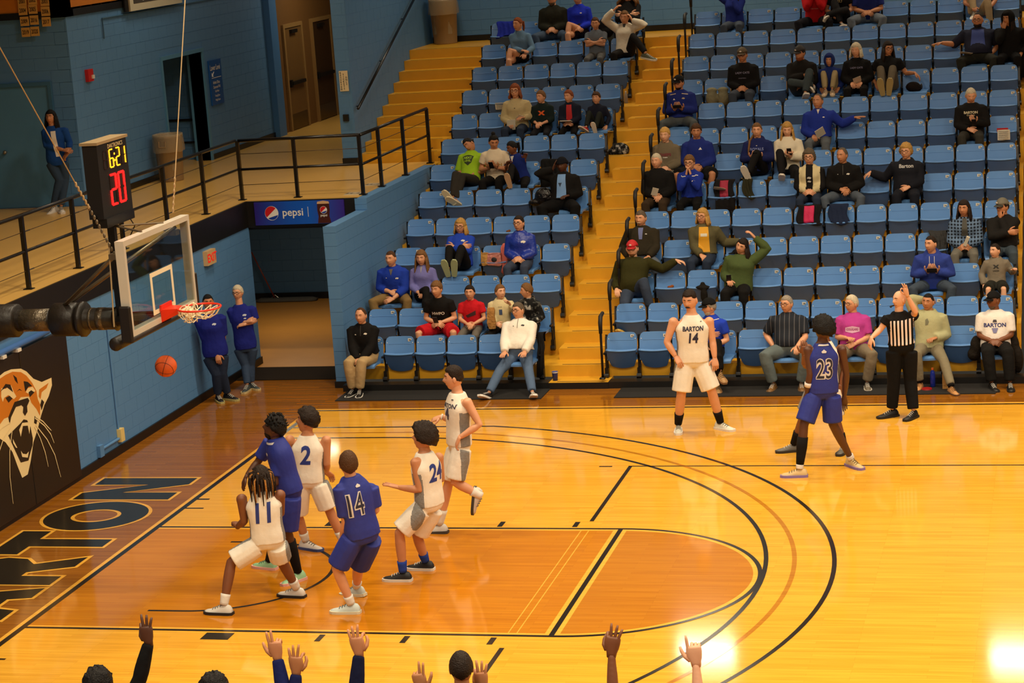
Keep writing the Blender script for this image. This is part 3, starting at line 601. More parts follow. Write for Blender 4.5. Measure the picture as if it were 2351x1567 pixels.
# wall fittings
ex = empty('exit_sign', (-2, 0, 0), 'small lit sign reading EXIT on the blue wall by the tunnel', 'sign'); e0 = at(476, 592, 0, -1.93); e1 = at(497, 560, 0, -1.93)
g = Geo(); g.box((0, e0.y, 1.98), (.075, e0.y+.34, 2.2)); g.obj('box', mat('exit housing', (204, 170, 120), .5, .05), ex)
text_obj('lettering', 'EXIT', (.076, e0.y+.18, 2.09), (0, 1, 0), (0, 0, 1), .13, mat('exit red', (220, 34, 20), .5, 0, emit=.5), ex, bold=.02)
wb_ = empty('wall_outlet', (-2, 0, 0), 'cream outlet box with painted conduit low on the blue wall', 'outlet'); q = at(277, 998, 0, -1.97)
g = Geo(); g.box((0, q.y-.05, q.z-.09), (.06, q.y+.07, q.z+.09)); g.obj('box', mat('outlet cream', (224, 196, 122), .5, .05), wb_)
g = Geo(); g.tube([(.015, q.y-.02, q.z+.09), (.015, q.y-.02, 2.05)], .012, 8); g.tube([(.02, q.y-.05, q.z-.04), (.02, q.y-.62, q.z-.04)], .02, 8); g.box((0, q.y-.72, q.z-.13), (.05, q.y-.6, q.z+.03)); g.obj('conduit', BLUE, wb_)
o = empty('pipe_run', (-2, 0, 0), 'blue painted pipe running above the black wall pad', 'pipe'); g = Geo(); g.tube([(.05, -1, 2.13), (.05, 3.4, 2.13)], .04, 10); g.obj('pipe', mat('pipe blue', (70, 116, 186), .4, .1), o, True)
for y in (2.05, 2.45): g = Geo(); g.box((.0, y, 2.06), (.1, y+.1, 2.1)); g.obj('clip', WHITE, o)

# ------------------------------------------------------------------ portal sign
ps = empty('drink_sign', (0, 10.81, 0), 'blue pepsi soft drink sign over the tunnel mouth', 'sign'); SX0, SX1, SZ0, SZ1 = -1.85, -.335, 2.285, 2.655
def gradpat(nt, tc, c, c2):
    N = nt.nodes; sp = N.new('ShaderNodeSeparateXYZ'); nt.links.new(tc.outputs['Generated'], sp.inputs[0]); rp = N.new('ShaderNodeValToRGB'); e = rp.color_ramp.elements; e[0].color = lin((44, 32, 130)); e[0].position = 0
    e[1].color = lin((58, 36, 140)); e[1].position = 1; m1 = e.new(.38); m1.color = lin((20, 84, 190)); m2 = e.new(.62); m2.color = lin((16, 92, 200)); nt.links.new(sp.outputs['X'], rp.inputs[0]); return rp.outputs[0]
g = Geo(); g.box((SX0, -.03, SZ0), (SX1, 0, SZ1)); g.obj('panel', mat('sign print blue', (30, 60, 170), .35, pattern=gradpat), ps)
def disc(name, cx, cz, r, m, off, parent, a0=0, a1=2*pi, sx=1, wave=None):
    g = Geo(); n = 28; P = [(cx+r*sx*math.cos(t), cz+r*math.sin(t)) for t in np.linspace(a0, a1, n)]
    g.add([(x, -.03-off, z) for x, z in P], [tuple(range(n))]); return g.obj(name, m, parent)
SW = mat('print white', (240, 236, 226), .4, 0); SR = mat('print red', (206, 26, 30), .4, 0); SBk = mat('print blue', (20, 60, 160), .4, 0); CLA = mat('print cola', (72, 26, 12), .4, .3, 30)
def logo(cx, cz, r):
    disc('logo', cx, cz, r, SW, .001, ps); disc('logo', cx-.004, cz+.004, r*.93, SR, .002, ps, .75, .75+pi*.98); disc('logo', cx+.006, cz-.006, r*.88, SBk, .002, ps, -2.35, -.25)
logo(-1.56, 2.475, .115); text_obj('lettering', 'pepsi', (-1.2, -.03, 2.46), (1, 0, 0), (0, 0, 1), .155, SW, ps, bold=.012)
g = Geo(); g.box((-.945, -.034, 2.4), (-.938, -.0305, 2.56)); g.obj('divider', SW, ps)
g = Geo(); n = 12; P = [(-.78, 2.62), (-.58, 2.62), (-.575, 2.5), (-.59, 2.4), (-.565, 2.29), (-.79, 2.29), (-.77, 2.4), (-.785, 2.5)]; g.add([(x, -.0315, z) for x, z in P], [tuple(range(8))]); g.obj('drink_glass', CLA, ps)
disc('drink_foam', -.68, 2.612, .1, mat('print foam', (214, 160, 110), .5, .2), .002, ps, sx=1) if 0 else None
g = Geo(); g.add([(x, -.0325, z) for x, z in ((-.785, 2.6), (-.575, 2.6), (-.585, 2.635), (-.68, 2.65), (-.775, 2.635))], [(0, 1, 2, 3, 4)]); g.obj('drink_foam', mat('print foam', (220, 176, 130), .5, .2), ps)
def logo2(cx, cz, r):
    for c_, rr, m, o_, a0, a1 in ((0, r, SW, .003, 0, 2*pi), (0, r*.93, SR, .004, .7, .7+pi), (0, r*.9, SBk, .004, -2.4, -.2)): disc('logo', cx, cz, rr, m, o_, ps, a0, a1)
logo2(-.68, 2.5, .06); text_obj('lettering', 'pepsi', (-.68, -.0325, 2.41), (1, 0, 0), (0, 0, 1), .05, SW, ps, bold=.012)
# dust mop
mp = empty('dust_mop', (0, 0, 0), 'wide dust mop leaning in the tunnel corner', 'mop'); m0 = at(590, 690, 2, .03); m1 = at(728, 686, 2, .03)
g = Geo(); d = (m1-m0); n = Vector((-d.y, d.x, 0)).normalized()*.12
rs = []
for t in np.linspace(0, 1, 14): c = m0+d*t; k = (.6 if t in (0, 1) else 1); rs.append([c+n*k*math.cos(a)+Vector((0, 0, max(-.025, .05*k*math.sin(a)))) for a in np.linspace(0, 2*pi, 11)[:-1]])
g.rings(rs); g.obj('mop_head', mat('mop yarn', (108, 104, 96), .9, .25, 60, .8, 160), mp, True)
g = Geo(); g.tube([m0+d*.3+Vector((0, 0, .05)), at(577, 578, 1, 16.2)], .013, 8); g.obj('handle', mat('mop handle', (140, 52, 24), .5, .1), mp, True)
g = Geo(); g.tube([m0+d*.25+Vector((0, 0, .05)), m0+d*.31+Vector((0, 0, .1)), m0+d*.36+Vector((0, 0, .05))], .008, 6); g.obj('clamp', GLUM, mp)

# ------------------------------------------------------------------ concourse signs and bins
def bin_(label, loc, r=.25, h=.78, c=(150, 122, 84), handle=True):
    o = empty('trash_can', loc, label, 'trash can'); g = Geo(); n = 20
    def ring(q, z): return [(q*math.cos(2*pi*i/n)*(1+.04*(math.cos(8*pi*i/n))), q*math.sin(2*pi*i/n)*(1+.04*math.cos(8*pi*i/n)), z) for i in range(n)]
    g.rings([ring(r*.82, 0), ring(r*.84, .02), ring(r, h), ring(r*1.04, h), ring(r*1.04, h+.03), ring(r*.97, h+.03), ring(r*.8, .06)]); g.obj('bin', mat('bin plastic', c, .5, .05), o, True)
    g = Geo(); rr = random.Random(5)
    def lin2(q, z, am): return [((q+am*rr.uniform(-1, 1))*math.cos(2*pi*i/n), (q+am*rr.uniform(-1, 1))*math.sin(2*pi*i/n), z+am*rr.uniform(-1, 1)) for i in range(n)]
    g.rings([lin2(r*1.1, h-.26, .012), lin2(r*1.13, h-.18, .01), lin2(r*1.09, h-.02, .006), lin2(r*1.07, h+.045, .008), lin2(r*.95, h+.05, .006), lin2(r*.85, .2, .006)], cap=False)
    bm_ = bpy.data.materials.get('bin liner') or mat('bin liner', (196, 176, 140), .25, .1, 8, .5, 40); bm_.node_tree.nodes['Principled BSDF'].inputs['Alpha'].default_value = .45; g.obj('bin_liner', bm_, o, True)
    if handle: g = Geo(); g.tube([(-.06, -r-.015, h-.06), (-.06, -r-.03, h-.16), (.06, -r-.03, h-.16), (.06, -r-.015, h-.06)], .012, 6); g.obj('handle', mat('bin plastic', c), o)
bin_('tan lined trash can beside the open doorway on the concourse', (-4.5, 13.75, ZC)); bin_('tan lined trash can at the head of the side stair', (-1.08, 19.95, PZ(25)), .27, .84, (158, 128, 84), False)
al = empty('fire_alarm', (XC, 11.55, 4.76), 'small red fire alarm strobe on the blue concourse wall', 'alarm'); g = Geo(); g.box((0, -.1, -.1), (.06, .1, .1)); g.obj('housing', mat('alarm red', (190, 28, 22), .4, .05), al); g = Geo(); g.box((.06, .02, -.06), (.085, .09, .0)); g.obj('strobe', WHITE, al)
ls = empty('direction_sign', (XC, 17.05, 4.1), 'blue Lower Level direction sign beside the doorway', 'sign'); g = Geo(); g.box((.01, -.3, -.42), (.035, .3, .42)); g.obj('panel', mat('sign blue', (22, 84, 158), .35, .04), ls)
for i, (t, z, h) in enumerate((('Lower Level', .28, .1), ('Athletic Offices', .0, .055), ('Classroom F-48', -.085, .055), ('Gym Floors', -.17, .055), ('Training Room', -.255, .055), ('Weight Room', -.335, .055))): text_obj('lettering', t, (.036, -.02, z), (0, 1, 0), (0, 0, 1), h, SW, ls, squash=.72, bold=.01)
g = Geo(); g.box((.036, -.22, .082), (.039, .24, .092)); g.tube([(.038, -.1, .2), (.038, -.2, .12)], .008, 4); g.tube([(.038, -.2, .18), (.038, -.2, .12), (.038, -.14, .12)], .008, 4); g.obj('arrow', SW, ls)
rs_ = empty('ticket_sign', (-1.66, 14.99, 4.17), 'cream RESERVED TICKETS ONLY sign on the stair wall end', 'sign'); g = Geo(); g.box((-.0, -.012, -.18), (.16, -.002, .18)); g.obj('panel', mat('sign cream', (226, 210, 170), .5, .03), rs_)
for t, x, z in (('RESERVED', .03, 0), ('TICKETS', .08, -.01), ('ONLY', .13, -.0)):
    n = len(t)
    for i, ch in enumerate(t): text_obj('lettering', ch, (x, -.013, (n-1)/2*.041-i*.041+z), (1, 0, 0), (0, 0, 1), .03, INK, rs_, bold=.02)
o = empty('card_reader', (-1.6, 15.0, 3.52), 'small black box low on the stair wall end', 'switch box'); g = Geo(); g.box((-.045, -.05, -.06), (.055, 0, .06)); g.obj('box', BLACKP, o); g = Geo(); g.box((-.02, -.055, -.02), (.03, -.05, .03)); g.obj('button', SFR, o)
bn = empty('sponsor_banner', (XC+.045, 0, 0), 'white sponsor sign reading Angus Inn high on the wall', 'sign'); g = Geo(); g.box((.02, 13.3, 5.68), (.06, 15.6, 7.2)); g.obj('panel', mat('banner white', (196, 190, 164), .5, .04), bn)
g = Geo(); g.box((.0, 13.15, 5.68), (.03, 13.3, 7.2)); g.box((.0, 15.6, 5.75), (.03, 15.75, 7.2)); g.obj('side_strip', BLACKP, bn); g = Geo(); g.box((.06, 13.45, 5.8), (.063, 14.5, 6.9)); g.obj('dark_panel', mat('banner grey', (70, 66, 58), .5), bn); text_obj('lettering', 'Angus Inn', (.064, 13.98, 5.98), (0, 1, 0), (0, 0, 1), .3, SW, bn, squash=.62, bold=.01)
g = Geo(); g.tube([(.062, 14.75+.9*t, 6.02+.1*math.sin(pi*t)) for t in np.linspace(0, 1, 8)], [(.002, .05)]*8, 6); g.ball((.07, 15.2, 6.08), (.004, .25, .15)); g.obj('emblem', mat('banner red', (150, 22, 22), .5), bn)
for i, (yr, cx, cz) in enumerate((('2001', 50, 3), ('2002', 74, 0), ('2003', 102, 3), ('2004', 52, 24), ('2005', 75, 21), ('2006', 104, 26), ('2009', 56, 49), ('2016', 78, 46), ('2017', 106, 50), ('2019', 59, 74), ('2020', 80, 72))):
    c = at(cx, cz, 1, 10.86); o = empty('year_card', tuple(c), 'cream title year card reading %s' % ' '.join(('nought', 'one', 'two', 'three', 'four', 'five', 'six', 'seven', 'eight', 'nine')[int(q)] for q in yr), 'card', 'title year cards'); g = Geo(); k = .075; g.box((-k, 0, -.075), (k, .012, .075)); g.obj('card', mat('card cream', (206, 160, 80) if i < 9 else (206, 150, 40), .6, .05), o); text_obj('year', yr, (0, -.001, 0), (1, 0, 0), (0, 0, 1), .07, INK, o, squash=.6, bold=.01)
for nm, x, y, lab in (('floor_sticker', -.3, 11.25, 'white floor sticker by the corner railing post'), ('floor_sticker', -.28, 12.25, 'white floor sticker beside the second railing post')):
    g = Geo(); g.box((x-.14, y-.16, ZC), (x+.14, y+.16, ZC+.003)); o = g.obj(nm, mat('sticker', (196, 176, 140), .5, .05), None); tag(o, lab, 'sticker', 'floor stickers'); text_obj('lettering', '44-49', (x, y, ZC+.001), (1, 0, 0), (0, 1, 0), .1, INK, o)
o = empty('wall_plate', (XC+.0, 11.0, 0), 'thin painted conduit below the gold wall band', 'conduit'); g = Geo(); g.tube([(.02, 1.3, 5.3-.0), (.02, 1.3, 5.64), (.02, 9, 5.64)], .012, 6); g.obj('pipe', mat('wall paint blue dark', (60, 100, 130), .5), o)
# ------------------------------------------------------------------ people: builder
SKIN = {}
def skin(k):
    c = {'pale': (226, 170, 134), 'fair': (214, 154, 116), 'tan': (190, 128, 88), 'olive': (176, 116, 74), 'brown': (122, 72, 42), 'dark': (84, 48, 28)}[k]
    return (mat('skin '+k, c, .5, .08, 12), mat('lip '+k, tuple(int(a*b) for a, b in zip(c, (.84, .66, .62))), .5, .05))
EYEW = mat('eye white', (214, 200, 186), .3, 0); EYED = mat('eye dark', (28, 20, 16), .3, 0)
def cloth(c, rough=.85, bump=.45): return mat('cloth %d %d %d' % c, c, rough, .1, 9, bump, 13)
def hairm(c): return mat('hair %d %d %d' % c, c, .55, .35, 45, .7, 90, spec=.2)
HAIR = {'black': (20, 16, 14), 'dark': (38, 26, 18), 'brown': (78, 50, 28), 'light': (120, 84, 48), 'blond': (186, 142, 74), 'yellow': (210, 162, 84), 'grey': (150, 140, 126), 'white': (206, 192, 164), 'red': (136, 70, 34), 'grizzle': (98, 84, 68)}
def sstep(a, b, x):
    t = min(1, max(0, (x-a)/(b-a))); return t*t*(3-2*t)
HN, HK = 36, 26
def _head():
    P = []; 
    for k in range(HK+1):
        th = pi*(k+.15)/(HK+.3); zz = -math.cos(th); q = math.sin(th)
        for j in range(HN):
            ph = 2*pi*j/HN; dx = q*math.sin(ph); dy = q*math.cos(ph); x = .076*dx; y = .097*dy; z = .118*zz
            if z < 0:
                t = -z/.118; x *= 1-.28*t**1.6
                if y < 0: y *= 1-.5*t**1.2
            if y > 0:
                y *= .94
                y += .026*math.exp(-(x/.0125)**2)*(sstep(.032, -.018, z) if z > -.018 else sstep(-.036, -.018, z))
                y -= .0095*math.exp(-((abs(x)-.031)/.016)**2-((z-.016)/.012)**2); y += .005*math.exp(-((z-.038)/.01)**2-(x/.055)**2)
                y += .006*math.exp(-((z+.056)/.011)**2-(x/.024)**2); y += .009*math.exp(-((z+.095)/.02)**2-(x/.028)**2); y -= .004*math.exp(-((z+.074)/.008)**2-(x/.025)**2)
            P.append(Vector((x, y, z)))
    F = []; M = []
    for k in range(HK):
        for j in range(HN):
            a, b = k*HN+j, k*HN+(j+1) % HN; F.append((a, a+HN, b+HN, b)); c = (P[a]+P[b]+P[a+HN]+P[b+HN])/4
            M.append(1 if (c.y > .05 and abs(c.x) < .025 and abs(c.z+.057) < .0085) else 0)
    F.append(tuple(range(HN))); F.append(tuple(range(HK*HN+HN-1, HK*HN-1, -1))); M += [0, 0]
    return P, F, M
HP, HF, HM = _head()
def zline(p, front=.066, side=.0, back=-.075):
    az = math.atan2(abs(p.x), p.y)
    if az < .75: return front
    if az < 1.4: return front+(side-front)*(az-.75)/.65
    return side+(back-side)*(az-1.4)/(pi-1.4)
def hshell(T, front=.066, side=.0, back=-.075, rough=0, seed=0, top=9, fn=None):
    out = []
    for p in HP:
        m = fn(p) if fn else sstep(-.006, .008, p.z-zline(p, front, side, back))*(1-sstep(top-.01, top+.01, p.z))
        n = Vector((p.x*1.1, p.y, p.z*.8)).normalized(); t = T(p) if callable(T) else T
        if rough: t += rough*noise.noise(p*70+Vector((seed, 0, 0)))+rough*.6*noise.noise(p*150+Vector((0, seed, 0)))
        out.append(p+n*(t*m-.012*(1-m)))
    return out
def fr(f, u):
    f = f.normalized(); r = f.cross(u).normalized(); u = r.cross(f); return Matrix((r, f, u)).transposed()
def ik(a, t, l1, l2, hint):
    d = t-a; L = d.length
    if L > (l1+l2)*.995: t = a+d*((l1+l2)*.995/L); d = t-a; L = d.length
    L = max(L, abs(l1-l2)+.02, .05); n = d.normalized(); c = (l1*l1-l2*l2+L*L)/(2*L); h = math.sqrt(max(0, l1*l1-c*c))
    q = hint-n*hint.dot(n); q = q.normalized() if q.length > 1e-5 else n.orthogonal().normalized()
    return a+n*c+q*h, t
FL = ((.03, .070), (.0105, .079), (-.009, .073), (-.0275, .057))
def hand(g, w, d, n, left, pose='relax', s=1., m=0):
    d = d.normalized(); n = (n-d*n.dot(d)).normalized(); t = n.cross(d) if left else d.cross(n)
    def ring(y, wx, wz, c=0): return [w+(d*y+t*(wx*math.cos(a)+c)+n*(wz*math.sin(a)))*s for a in np.linspace(0, 2*pi, 11)[:-1]]
    g.rings([ring(-.02, .025, .019), ring(.008, .029, .018), ring(.03, .039, .0175, .003), ring(.06, .043, .0155, .002), ring(.085, .042, .0135), ring(.096, .036, .009)], m)
    B = {'relax': (.35, .42, .48, .55), 'flat': (.05, .05, .05, .08), 'spread': (.08,)*4, 'fist': (1.45,)*4, 'three': (1.0, .12, .1, .16), 'point': (.05, 1.3, 1.4, 1.4), 'grip': (.85, .9, .95, 1.0), 'two': (1.2, .1, .12, 1.2), 'peace': (.08, .1, 1.35, 1.4)}[pose]
    fan = {'spread': .2, 'three': .2, 'flat': .05, 'two': .07, 'peace': .1}.get(pose, .03)
    for i, (o, L) in enumerate(FL):
        p = w+(d*.086+t*o)*s; f = (d+t*(fan*(1.5-i))).normalized(); b = B[i]; pts = [p-d*.012*s, p]; a = 0
        for q, k in ((.42, .8), (.32, 1.0), (.26, .7)):
            a += b*k; v = f*math.cos(a)+n*math.sin(a); pts.append(pts[-1]+v*(L*q*s))
        g.tube(pts, [.0098*s, .0094*s, .0088*s, .0078*s, .0058*s], 7, m)
    p = w+(d*.018+t*.028)*s
    if pose in ('three', 'grip', 'fist', 'two'): vs = ((t*.55+d*.6+n*.45, .034), (d*.75+n*.62+t*.1, .03), (d*.75+n*.25-t*.2, .026))
    else: vs = ((t*.75+d*.6+n*.25, .036), (t*.45+d*.85+n*.2, .032), (d*.95+t*.25+n*.15, .026))
    pts = [p]
    for v, L in vs: pts.append(pts[-1]+v.normalized()*L*s)
    g.tube(pts, [.0135*s, .012*s, .0102*s, .0068*s], 7, m)
def shoe(par, ank, d, u, s, col, sole=None, name='shoe'):
    d = d.normalized(); r = d.cross(u).normalized(); u = r.cross(d); b = ank-u*(.088*s)
    SE = ((-.078, .024, .062), (-.06, .034, .09), (-.02, .037, .1), (.03, .04, .088), (.08, .044, .064), (.13, .046, .05), (.17, .04, .042), (.195, .02, .03))
    g = Geo(); g.rings([[b+(d*y+r*(w_*math.cos(a)*(1 if math.sin(a) < .3 else .86))+u*(.012+max(-.1, math.sin(a))*(h-.012)))*s for a in np.linspace(0, 2*pi, 13)[:-1]] for y, w_, h in SE])
    o = g.obj(name, mat('shoe %d %d %d' % col, col, .5, .1), par, True); g = Geo()
    P = [(y-(.006 if i == 0 else 0)+(.006 if i == len(SE)-1 else 0), w_+.005) for i, (y, w_, h) in enumerate(SE)]
    ring = [(y, w_) for y, w_ in P]+[(y, -w_) for y, w_ in reversed(P)]
    g.rings([[b+(d*y+r*w_+u*z)*s for y, w_ in ring] for z in (0, .026)]); sc_ = sole or (220, 210, 195); g.obj('sole', mat('sole %d %d %d' % sc_, sc_, .6, .05), o)
    g = Geo()
    for y, h in ((.03, .093), (.055, .083), (.08, .073), (.105, .063)): g.tube([b+(d*y+r*x+u*z)*s for x, z in ((-.024, h-.013), (0, h-.001), (.024, h-.013))], .0042*s, 5)
    lc = tuple(int(c*.55) for c in col) if sum(col) > 330 else (200, 194, 184); tag(g.obj('laces', mat('laces %d %d %d' % lc, lc, .7, 0), o), kind='stuff')
    return o
BAKE = []   # (object, voxel, paint, decals)
PEOPLE = []
LV = ((-.17, .115, .085), (-.06, .165, .12), (.1, .163, .118), (.3, .148, .108), (.52, .163, .117), (.72, .172, .117), (.84, .154, .102), (.92, .12, .086), (.985, .078, .066), (1.05, .058, .058))
_t = np.linspace(-.17, 1.05, 33); _a = np.array(LV); LVX = []
for _c in (1, 2):
    _v = np.interp(_t, _a[:, 0], _a[:, _c])
    for _ in range(5): _v[1:-1] = (_v[:-2]+2*_v[1:-1]+_v[2:])/4
    LVX.append(_v)
def lv(t): return float(np.interp(t, _t, LVX[0])), float(np.interp(t, _t, LVX[1]))
def garment(par, name, g, m, vox, paint=None, decals=(), F=None, it=4):
    o = g.obj(name, m, par); md = o.modifiers.new('r', 'REMESH'); md.mode = 'VOXEL'; md.voxel_size = vox
    sm = o.modifiers.new('s', 'SMOOTH'); sm.factor = .5; sm.iterations = int(it*(.016/vox)**2) if vox < .015 else it; BAKE.append((o, paint, decals, F, par)); return o
def person(label, loc, J, st, vox=.016):
    """J: joints in local metres (a = right side of the person, b = left); st: looks"""
    s = st.get('s', 1.); gr = st.get('g', 1.); root = empty('person', loc, label, 'person', st.get('group')); J = {k: (Vector(v) if not isinstance(v, str) else v) for k, v in J.items()}
    sk, lip = skin(st.get('skin', 'fair')); hc = HAIR[st.get('hairc', 'brown')]; hm = hairm(hc)
    pel, nk = J['pel'], J['neck']; lat = (J['shb']-J['sha']).normalized(); hlat = (J['hpb']-J['hpa']).normalized(); up = (nk-pel).normalized(); lat = (lat-up*lat.dot(up)).normalized(); fwd = lat.cross(up); hl = (hlat-up*hlat.dot(up)).normalized(); L = (nk-pel).length
    belly = st.get('belly', 0); fem = st.get('fem', 0)
    bend = J.get('mid'); 
    def spine(t):
        c = pel+(nk-pel)*t
        if bend is not None: c = c+bend*max(0, 4*t*(1-t))
        return c
    def trings(off, t0=-9, t1=9, wide=1., hem=None, shw=1.):
        rs = []; 
        lo, hi = max(t0, -.17), min(t1, 1.05)
        for t in np.linspace(lo, hi, max(3, int((hi-lo)/.055))):
            rx, ry = lv(t)
            w_ = lat.lerp(hl, max(0, 1-t*1.6)) if t > 0 else hl; f_ = w_.cross(up); k = 1+(gr-1)*(1-.6*sstep(.8, 1, t))
            rx = rx*s*k*(1+(shw-1)*sstep(.66, .86, t))*(1-.07*fem*sstep(.2, .5, t)) + off; ry = ry*s*k+off; b = belly*math.exp(-((t-.25)/.24)**2)*s; bu = fem*.022*s*math.exp(-((t-.66)/.11)**2)
            if hem is not None and abs(t-hem) < .03: rx *= wide; ry *= wide
            c = spine(t)+f_*(b*.5)
            rs.append([c+w_*(rx*math.copysign(abs(math.cos(a))**.85, math.cos(a)))+f_*((ry+(b*.6+bu if math.sin(a) > 0 else 0))*math.copysign(abs(math.sin(a))**.9, math.sin(a))) for a in np.linspace(0, 2*pi, 21)[:-1]])
        return rs
    top, tc = st['top'][:2]; bot, bc = st['bot'][:2]; tank = top == 'tank'; AR = (.056, .05, .043, .04, .043, .039, .029, .026); LR = (.086, .08, .062, .053, .056, .052, .037, .034)
    def limb(g, a, b, c, R, off, t0=0, t1=2, k=1, grow=0, n=12):
        pts = []; rad = []; T = (0, .3, .75, 1.0, 1.25, 1.5, 1.9, 2.0)
        ks = sorted(set([t for t in T if t0 < t < t1]+[t0, t1]))
        for t in ks:
            p = a.lerp(b, t) if t <= 1 else b.lerp(c, t-1); r = float(np.interp(t, T, R)); pts.append(p); rad.append(r*s*k+off+grow*max(0, t-t0))
        g.tube(pts, rad, n)
    bare = st.get('sleeve', {'tank': 0, 'tee': .62, 'polo': .66}.get(top, 1.97)); ga = 1+(gr-1)*.6
    # skin
    g = Geo()
    if tank: g.rings(trings(-.012, t0=.2, shw=.93))
    else: g.rings(trings(-.04, t0=.2, shw=.8))
    g.tube([spine(.9), nk+(J['head']-nk)*.12, J['head']-(J['head']-nk)*.35], [.068*s, .058*s*(1+(gr-1)*.4), .056*s], 12)
    for q in 'ab':
        a, b, c = J['sh'+q], J['el'+q], J['wr'+q]; k = ga if bare < 1.9 else .7; limb(g, a, b, c, AR, 0, 0 if tank else .3, 2, k)
        if not tank: g.tube([spine(.84), spine(.82).lerp(a, .8), a.lerp(b, .32)], .03*s, 8)
        if tank: g.ball(a.lerp(b, .07)-up*.006, (.0585*s*ga,)*3, 10, 7)
        kl = {'short': .94, 'brief': .6, 'long': 2}[bot]
        if kl < 1.9: limb(g, J['hp'+q], J['kn'+q], J['an'+q], LR, 0, .15, 2, 1+(gr-1)*.7)
        else: g.tube([J['kn'+q].lerp(J['an'+q], .5), J['an'+q]], [.03*s, .03*s], 8); g.tube([J['hp'+q].lerp(J['kn'+q], .0), J['kn'+q], J['kn'+q].lerp(J['an'+q], .5)], [.05*s, .035*s, .03*s], 8)
    g.tube([J['hpa'], pel, J['hpb']], .05*s, 8); g.tube([pel, spine(.4)], .05*s, 8)
    body = garment(root, 'body', g, [sk, lip, EYEW, EYED, hm], vox*.9, it=2 if vox > .012 else 4)
    # head, eyes, brows, ears and hands appended after the bake
    ex = Geo(); hs = st.get('hs', s); M = fr(J['hf'], J['hu']); H = J['head']; tr = lambda p: H+M@(p*hs)
    fat = 1+max(0, gr-1)*.35; ex.add([tr(Vector((p.x*fat, p.y, p.z))) for p in HP], HF); ex.m = [x for x in HM]
    for sx in (-1, 1):
        ex.ball(tr(Vector((sx*.031, .0655, .016))), (.0135*hs, .0095*hs, .007*hs), 8, 6, 2, M); ex.ball(tr(Vector((sx*.031, .071, .016))), (.006*hs, .006*hs, .0065*hs), 7, 5, 3, M)
        ex.tube([tr(Vector((sx*x, y, z))) for x, y, z in ((.012, .09, .040), (.03, .085, .0425), (.048, .068, .036))], [.003*hs, .0045*hs, .002*hs], 5, 4)
        ex.ball(tr(Vector((sx*.077*fat, -.004, -.004))), (.01*hs, .019*hs, .031*hs), 8, 6, 0, M)
    for q in 'ab':
        w_ = J['wr'+q]; d = J.get('hd'+q); d = d if d is not None else (w_-J['el'+q]); n = J.get('hn'+q); n = n if n is not None else -up*.6+fwd*-.4; hand(ex, w_, d, n, q == 'b', st.get('hand'+q, 'relax'), s*st.get('hscale', 1.07))
    body['ex'] = 1; EXTRA[body.name] = ex
    # top
    g = Geo(); cm = st.get('tmat') or cloth(tc); ms = cm if isinstance(cm, (list, tuple)) else [cm]
    hemt = st.get('hem', -.06 if top in ('tank', 'tee', 'hoodie', 'long', 'sweater') else .1)
    off = {'tank': .014, 'tee': .016, 'polo': .016, 'long': .014, 'hoodie': .026, 'sweater': .022, 'jacket': .026}[top]*s
    g.rings(trings(off, t0=hemt-.001, t1=.97 if tank else 1.01, hem=hemt, wide=1.06, shw=.74 if tank else 1))
    if not tank:
        for q in 'ab':
            a, b, c = J['sh'+q], J['el'+q], J['wr'+q]; limb(g, a, b, c, AR, off+(.006 if bare < 1 else .002), 0, bare, ga, .012 if bare < 1 else .0); g.ball(a.lerp(b, .03)-up*.004, ((.049*ga)*s+off*.4,)*3, 10, 7); g.tube([spine(.8), a-up*.008], [.07*s, .046*s*ga+off*.5], 10)
    if top == 'hoodie' and not st.get('hoodup'):
        g.tube([nk+lat*(.075*s*math.cos(t))*1.15+fwd*(.07*s*math.sin(t))-up*(.01+.03*math.sin(t))*s for t in np.linspace(-pi*1.15, pi*.15, 13)], [.02*s]+[.033*s]*11+[.02*s], 8)
    elif top in ('jacket', 'polo', 'long') and st.get('collar', 1): g.tube([nk+lat*(.066*s*math.cos(t))+fwd*(.06*s*math.sin(t))+up*(.012*s) for t in np.linspace(0, 2*pi, 15)[:-1]], .014*s, 6, closed=True)
    FR = dict(pel=pel, lat=lat, up=up, fwd=fwd, L=L, s=s, nk=nk)
    tn = {'tank': 'jersey', 'tee': 't_shirt', 'polo': 'polo_shirt', 'long': 'top', 'hoodie': 'hoodie', 'sweater': 'sweater', 'jacket': 'jacket'}[top]
    garment(root, tn, g, ms, vox, st.get('tpaint'), st.get('dec', ()), FR)
    # bottoms
    g = Geo(); bm_ = st.get('bmat') or cloth(bc); bms = bm_ if isinstance(bm_, (list, tuple)) else [bm_]; off = .012*s
    g.rings(trings(off, t0=-9, t1=.11)); lk = 1+(gr-1)*.7
    for q in 'ab':
        h, k, a = J['hp'+q], J['kn'+q], J['an'+q]
        if bot == 'long': limb(g, h, k, a, (.088, .083, .068, .06, .06, .057, .05, .05), off*.6+st.get('baggy', 0), 0, 1.93, lk)
        else: limb(g, h, k, a, (.095, .098, .09, .088, .08, .08, .08, .08), off+.004, 0, {'short': .9, 'brief': .5}[bot], lk, .014)
    garment(root, 'trousers' if bot == 'long' else 'shorts', g, bms, vox, st.get('bpaint'), (), dict(pel=pel, lat=hl, up=up, fwd=hl.cross(up), L=L, s=s, nk=nk))
